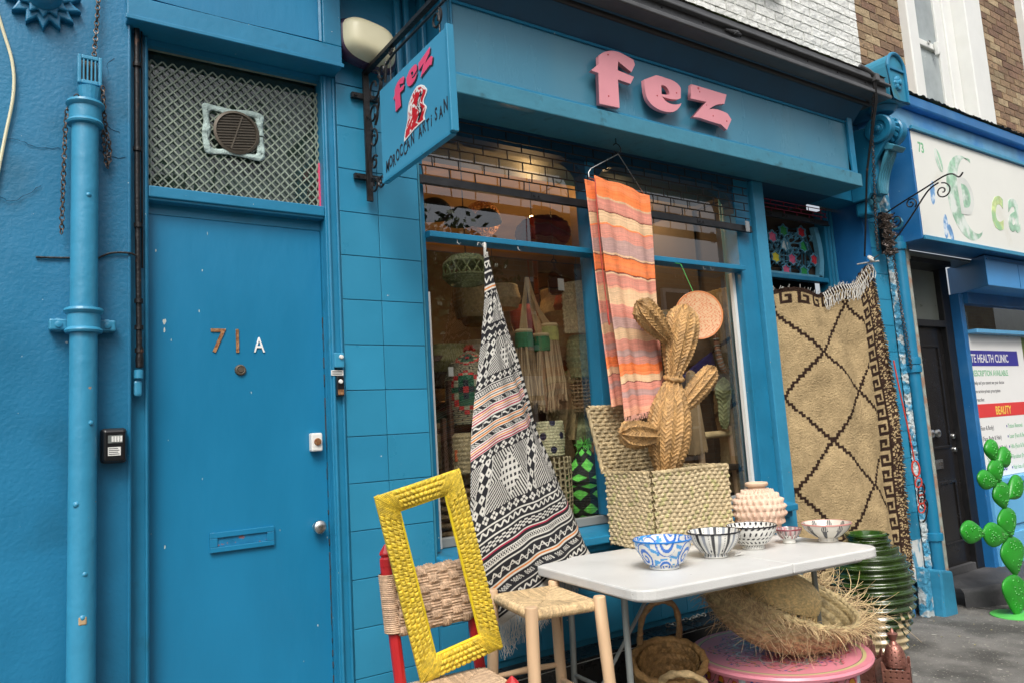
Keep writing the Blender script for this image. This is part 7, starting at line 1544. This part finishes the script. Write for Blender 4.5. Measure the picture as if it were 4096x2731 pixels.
for i in range(1050):
    u = rr.random(); q = f0(np.array([u]), np.array([1.0])); p = Vector([float(v[0]) for v in q]); out = (p-bc_).normalized(); tang = n_.cross(out)
    w = .5+.5*math.cos(u*2*PI); near = max(0, -math.sin(u*2*PI))   # longer towards the right end, short along the near side
    d = out*rr.uniform(.6, 1)+n_*rr.uniform(-.2, .8)+tang*rr.uniform(-1.0, 1.0)+Vector((.3*w, 0, 0)); L_ = (rr.uniform(.06, .15)+.14*w*rr.random())*(1-.6*near)
    if rr.random() < .05: L_ *= 1.7
    (b if rr.random() < .6 else b2).tube(curly(p+Vector((rr.gauss(0, .006), rr.gauss(0, .006), rr.gauss(0, .006))), d, L_, 5, rr.uniform(.0, 1.2), 1.5, rr), [.0020, .0018, .0016, .0014, .0011, .0007], 3, caps=False)
for i in range(700):
    u, v = rr.random(), rr.uniform(.45, 1); q = f0(np.array([u]), np.array([v])); p = Vector([float(k[0]) for k in q]); out = (p-bc_).normalized(); b2.tube(curly(p+out*.008, out*.25+n_.cross(out)*rr.uniform(-1, 1)+n_*rr.uniform(-.6, .3), rr.uniform(.04, .12), 4, .3, .7, rr), [.0015, .0014, .0012, .001, .0006], 3, caps=False)
rp(b, 'raffia_fringe', 'straw', pbk, kind='stuff'); rp(b2, 'raffia_fringe', 'straw_w', pbk, kind='stuff')
wbk = empty('wicker_basket', (1.57, -.66, .60), 'small pale varnished wicker basket lying upside down inside the palm basket', 'basket')
wc = bc_+n_*-.045+bxx*.05; n2, x2, y2 = frame_from((.22, -.42, .88), (.95, -.1, -.5))
def wf2(U, V):
    r = .170*np.cos(V*PI/2)**.55; d = .125*np.sin(V*PI/2); a = U*2*PI; return tuple(wc[i]+x2[i]*r*np.cos(a)*1.2+y2[i]*r*np.sin(a)*.82+n2[i]*d for i in range(3))
WK = (.88, .66, .32)
o = surf('wicker_body', wf2, 260, 90, 'vc_straw', None, cu=True, disp=lambda U, V: .004*basketweave(U, V, 42, 26), col=lambda U, V: tuple(WK[i]*(.85+.25*hashn(np.floor(U*84), np.floor(V*26))) for i in range(3)), thick=.004); reparent_keep(o, wbk)
for i in range(34):
    a = 2*PI*i/34; r = .150; p = wc+x2*r*1.1*math.cos(a)*1.2+y2*r*1.1*math.sin(a)*.82; rp(MB().tube([p, p-n2*.045+(p-wc)*.10], .0045, 6), 'wicker_spoke', mat('wicker_spoke', WK, .5) if i == 0 else bpy.data.materials['wicker_spoke'], wbk)
rope([tuple(wc+x2*.165*math.cos(a)*1.2+y2*.165*math.sin(a)*.82-n2*.045) for a in [2*PI*i/40 for i in range(41)]], .008, 'vc_straw', 'wicker_rim', wbk, col_=WK)

# ---- two handled braided straw basket under the table
hb = empty('handled_basket', (.93, -.34, ground(.93)), 'brown braided straw shopping basket with two looped handles under the folding table', 'basket')
HC = Vector((.93, -.34, .2)); HR_, HZ = .165, .44
def hbf(off=0):
    def f(U, V): r = (.100+.048*V**.7-off)*1; a = U*2*PI; return (HC.x+r*np.cos(a)*1.08, HC.y+r*np.sin(a)*1.0, .20+(HZ-.20)*V+.015*np.cos(a*1.0)*V)
    return f
hcf = lambda U, V: tuple(TAN[i]*(.62+.55*hashn(np.floor(U*36), np.floor(V*14+.5*np.floor(U*36)))) for i in range(3))
o = surf('basket_outside', hbf(), 180, 110, 'vc_straw', None, cu=True, disp=lambda U, V: .012*herring(V, U, 5, 32, .9), col=hcf); reparent_keep(o, hb)
o = surf('basket_inside', hbf(.012), 180, 110, 'vc_straw', None, cu=True, flip=True, disp=lambda U, V: .010*herring(V, U, 5, 32, .9), col=hcf); reparent_keep(o, hb)
rope([(HC.x+.155*math.cos(a)*1.08, HC.y+.155*math.sin(a), HZ+.015*math.cos(a)) for a in [2*PI*i/40 for i in range(41)]], .018, 'vc_straw', 'rim_braid', hb, tw=90, col_=TAN)
rope([(HC.x-.02, HC.y+.165, HZ), (HC.x-.015, HC.y+.16, HZ+.14), (HC.x+.03, HC.y+.12, HZ+.225), (HC.x+.10, HC.y+.08, HZ+.21), (HC.x+.145, HC.y+.075, HZ+.10), (HC.x+.15, HC.y+.08, HZ-.01)], .014, 'vc_straw', 'handle', hb, tw=90, col_=(.36, .22, .10))
rope([(HC.x-.14, HC.y-.08, HZ-.01), (HC.x-.13, HC.y-.13, HZ+.05), (HC.x-.07, HC.y-.19, HZ+.06), (HC.x+.0, HC.y-.215, HZ+.0), (HC.x+.02, HC.y-.20, HZ-.09)], .016, 'vc_straw', 'handle', hb, tw=90, col_=(.56, .40, .20))

hb.rotation_euler = (R(16), R(-6), 0); hb.location.y = -.42
# ---- rush seated stool
SC, SA_, SZ, SR, SD = (.192, -.545), -.19, .842, .145, .20
stl = empty('wooden_stool', (SC[0], SC[1], ground(SC[0])), 'tall peeled wood stool with woven cord seat and a hanging price tag', 'stool')
def rush(parent, c, a, z, hw, hd, colr, thick=.03, cords=44, sag=.012, nm='woven_seat'):
    def f(U, V):
        x, y = (U*2-1), (V*2-1); m = np.maximum(np.abs(x), np.abs(y)); edge = np.clip((m-.90)/.10, 0, 1); zz = z-sag*(1-m)**.8-thick*edge**2.2*1.0; sx = hw*(x), hd*(y)
        X = c[0]+sx[0]*math.cos(a)-sx[1]*math.sin(a); Y = c[1]+sx[0]*math.sin(a)+sx[1]*math.cos(a); return (X, Y, zz)
    def dsp(U, V): x, y = U*2-1, V*2-1; q = np.where(np.abs(x) > np.abs(y), y, x); return .0042*np.abs(np.sin(PI*q*cords/2))+.0015*np.sin(np.where(np.abs(x) > np.abs(y), x, y)*120+q*300)-.006*(np.abs(np.abs(x)-np.abs(y)) < .02)
    def cf(U, V): x, y = U*2-1, V*2-1; q = np.where(np.abs(x) > np.abs(y), y, x); k = .75+.4*hashn(np.floor(q*cords/2), np.where(np.abs(x) > np.abs(y), 1.0, 2.0)+np.sign(x)*np.sign(y)); return tuple(colr[i]*k for i in range(3))
    o = surf(nm, f, 260, 260, 'vc_straw', None, disp=dsp, col=cf, thick=.012); reparent_keep(o, parent)
    for k in range(4):
        aa = a+k*PI/2; l, d = (hw, hd) if k % 2 == 0 else (hd, hw); mid = (c[0]+d*math.sin(aa)*.97, c[1]-d*math.cos(aa)*.97)
        p = (mid[0]-l*.93*math.cos(aa), mid[1]-l*.93*math.sin(aa), z-thick*.62); q = (mid[0]+l*.93*math.cos(aa), mid[1]+l*.93*math.sin(aa), z-thick*.62)
        P0, P1 = np.array(p), np.array(q); nn = cords
        def g(U, V, P0=P0, P1=P1, aa=aa):
            th = U*2*PI; e = np.array((math.sin(aa), -math.cos(aa), 0)); c_ = P0+(P1-P0)*V[..., None]; r_ = thick*.62; o_ = c_+e*(np.cos(th)*r_*.8)[..., None]+np.array((0, 0, 1))*(np.sin(th)*r_)[..., None]; return o_[..., 0], o_[..., 1], o_[..., 2]
        o = surf('seat_rail_wrap', g, 20, 260, 'vc_straw', None, cu=True, disp=lambda U, V: .004*np.abs(np.sin(PI*(V*cords+U*.6)))+.001*np.sin(U*30), col=lambda U, V: tuple(colr[i]*(.75+.4*hashn(np.floor(V*cords+U*.6), 3)) for i in range(3))); reparent_keep(o, parent)
rush(stl, SC, SA_, SZ-.004, SR*.95, SD*.95, (.58, .42, .23), .034, 40, .018)
gS = ground(SC[0])
for i, (u, v) in enumerate(((-1, -1), (1, -1), (1, 1), (-1, 1))):
    p = xy(SC, SA_, u*SR, v*SD); q = xy(SC, SA_, u*(SR+.02), v*(SD+.02)); rr = random.Random(i); pts = [(q[0], q[1], gS)]+[(q[0]+(p[0]-q[0])*t+rr.uniform(-.004, .004), q[1]+(p[1]-q[1])*t+rr.uniform(-.004, .004), gS+(SZ+.012-gS)*t) for t in (.25, .5, .75)]+[(p[0], p[1], SZ+.008), (p[0], p[1], SZ+.012)]
    rp(MB().tube(pts, [.023, .0245, .0235, .0245, .0245, .021], 12), 'leg', 'wood', stl, smooth=True)
for k, h in ((0, .48), (1, .44), (2, .50), (3, .43)):
    cs = ((-1, -1), (1, -1), (1, 1), (-1, 1)); a, c = cs[k], cs[(k+1) % 4]; p, q = xy(SC, SA_, a[0]*(SR+.008), a[1]*(SD+.008)), xy(SC, SA_, c[0]*(SR+.008), c[1]*(SD+.008)); rp(MB().tube([(p[0], p[1], h), ((p[0]+q[0])/2, (p[1]+q[1])/2, h+.004), (q[0], q[1], h)], [.010, .014, .010], 10), 'stretcher', 'wood', stl, smooth=True)
tgp = xy(SC, SA_, -SR, -SR); 
# tag on the left rear leg
tg = empty('price_tag', (0, 0, 0), 'small brown card price tag tied to the left leg of the wooden stool', 'price tag'); lp = xy(SC, SA_, -SR, SD); tx, ty = lp[0]-.012, lp[1]-.030
rp(MB().prism([(tx-.018, .675), (tx+.016, .675), (tx+.016, .745), (tx+.008, .758), (tx-.010, .758), (tx-.018, .745)], ty-.001, ty), 'card', 'tag', tg); rp(MB().tube([(tx, ty, .752), (tx+.002, ty+.004, .79), (tx-.008, ty+.002, .80)], .0009, 4), 'string', 'fringe_k', tg)
for i, ch in enumerate('494'): reparent_keep(text('pencil_mark', ch, 'print_brown', (0, 0, -1), (1, 0, 0), (tx-.006, ty-.0015, .725-.016*i), .014, None, ext=.0003), tg)

# ---- red chair with woven back and seat
CH = empty('red_chair', (-.25, -.62, ground(-.2)), 'red painted wooden chair with woven cord seat and back against the tiled pier', 'chair')
cB0, cB1, chA = (-.450, -.46), (-.108, -.44), -.12
gC = ground(-.3)
for p in (cB0, cB1):
    rp(MB().tube([(p[0]+.03, p[1]-.10, gC), (p[0]+.02, p[1]-.06, .55), (p[0]+.004, p[1]-.01, .95), (p[0], p[1], 1.04)], .0215, 10).lathe([(.0215, 0), (.023, .004), (.0232, .03), (.0165, .037), (.024, .047), (.023, .052), (.003, .082)], (p[0], p[1], 1.038), 8), 'back_post', 'redwood', CH, smooth=False)
rush(CH, (-.325, -.71), chA, .635, .195, .185, (.50, .35, .22), .034, 46, .016)
for p in ((-.56, -.87), (-.215, -.905)): rp(MB().tube([(p[0], p[1], gC), (p[0], p[1], .66)], .0225, 10).lathe([(.0225, 0), (.0235, .004), (.023, .02), (.003, .04)], (p[0], p[1], .66), 8), 'front_leg', 'redwood', CH)
for h in (.38, .50): rp(MB().tube([(-.56, -.87, h), (-.215, -.905, h)], .011, 8), 'stretcher', 'redwood', CH, smooth=True); rp(MB().tube([(-.215, -.905, h+.03), (-.12, -.52, h+.03)], .011, 8), 'stretcher', 'redwood', CH, smooth=True)
BKC = (.50, .34, .22)
def backf(U, V):
    t = V*2-1; bulge = .036*np.sqrt(np.clip(1-t**2, 0, 1))**.4; x = cB0[0]+.015+(cB1[0]-cB0[0]-.03)*U; y = cB0[1]+(cB1[1]-cB0[1])*U-bulge+.0; return (x, y-.01+.03*(1-V)*-1, .805+.215*V-.0*U)
def backd(U, V):
    nx, ny = 7, 7; a, b_ = np.floor(U*nx), np.floor(V*ny); over = ((a+b_) % 2) == 0; e = np.abs(np.sin(PI*U*nx))**.4, np.abs(np.sin(PI*V*ny))**.4; return .014*np.where(over, e[0]*np.clip(np.abs(np.sin(PI*V*ny))*2, .6, 1), e[1]*.55)+.0022*np.sin(np.where(over, U*nx*PI*8+V*30, V*ny*PI*6))
o = surf('woven_back', backf, 210, 160, 'vc_straw', None, disp=backd, col=lambda U, V: tuple(BKC[i]*(.75+.4*hashn(np.floor(U*28), np.floor(V*21))) for i in range(3)), thick=.03); reparent_keep(o, CH)
for p in (cB0, cB1):
    pts = [(p[0]+.008, p[1]-.03, .81), (p[0], p[1]-.01, 1.015)]
    P0, P1 = np.array(pts[0]), np.array(pts[1])
    def g(U, V, P0=P0, P1=P1): c_ = P0+(P1-P0)*V[..., None]; return (c_[..., 0]+.031*np.cos(U*2*PI), c_[..., 1]+.031*np.sin(U*2*PI), c_[..., 2])
    o = surf('cord_wrap', g, 24, 200, 'vc_straw', None, cu=True, disp=lambda U, V: .0035*np.abs(np.sin(PI*V*30)), col=lambda U, V: tuple(BKC[i]*(.8+.4*hashn(np.floor(V*30), 2)) for i in range(3))); reparent_keep(o, CH)

# ---- yellow woven frame leaning on the chair
YF = empty('yellow_frame', (-.32, -.66, .68), 'bright yellow woven cord picture frame leaning on the red chair', 'frame')
FM = Matrix.Translation((-.292, -.575, 1.005)) @ Matrix.Rotation(-.157, 4, 'Z') @ Matrix.Rotation(.087, 4, 'X') @ Matrix.Rotation(-.231, 4, 'Y')
FW, FH, FB = .335, .70, .072
YC = (.66, .48, .035)
Fm = np.array(FM)
def ftx(x, y, z): return tuple(Fm[i, 0]*x+Fm[i, 1]*y+Fm[i, 2]*z+Fm[i, 3] for i in range(3))
def fside(k):
    hw, hh = FW/2, FH/2
    cs = [(-hw, hh), (hw, hh), (hw, -hh), (-hw, -hh)]; ci = [(-hw+FB, hh-FB), (hw-FB, hh-FB), (hw-FB, -hh+FB), (-hw+FB, -hh+FB)]; a, b_, c, d = cs[k], cs[(k+1) % 4], ci[(k+1) % 4], ci[k]; Ls = FW if k % 2 == 0 else FH
    def f(U, V):
        xo = a[0]+(b_[0]-a[0])*U; zo = a[1]+(b_[1]-a[1])*U; xi = d[0]+(c[0]-d[0])*U; zi = d[1]+(c[1]-d[1])*U; return ftx(xo+(xi-xo)*V, -.012-.012*np.sin(PI*V)**.6, zo+(zi-zo)*V)
    n = int(Ls/.019)
    def dsp(U, V):
        s_ = U*Ls if k % 2 == 0 else U*Ls; edge = np.minimum(U*Ls, (1-U)*Ls); solid = edge < .058; wrap = .0045*np.abs(np.sin(PI*s_/.0075)); row = np.floor(V*4); ph = fract(s_/.022+.5*(row % 2)); wv = .009*np.abs(np.sin(PI*V*4))**.6*(.25+.75*np.clip(1.5*np.cos((ph-.5)*PI), 0, 1))+.0012*np.abs(np.sin(PI*s_/.0045)); return np.where(solid, wrap+.004, wv)*np.clip(V*12, 0, 1)
    def cf(U, V): kx = .74+.42*hashn(np.floor(U*Ls/.0075), np.floor(V*8)); return tuple(YC[i]*kx*(1.0 if i < 2 else .9+.5*hashn(np.floor(U*90), 1)) for i in range(3))
    o = surf('frame_side', f, int(Ls/.0014), 64, 'vc_straw', None, disp=dsp, col=cf, flip=True, thick=.018); reparent_keep(o, YF)
for k in range(4): fside(k)
hw, hh = FW/2-FB-.004, FH/2-FB-.004; YT = mat('yellow_lacquer', (.72, .55, .02), .35, var=.08, sc=12)
for p, q in (((-hw, hh), (hw, hh)), ((hw, hh), (hw, -hh)), ((hw, -hh), (-hw, -hh)), ((-hw, -hh), (-hw, hh))):
    rp(MB().tube([ftx(p[0], -.012, p[1]), ftx(q[0], -.012, q[1])], .0065, 8), 'inner_beading', YT, YF, smooth=True)
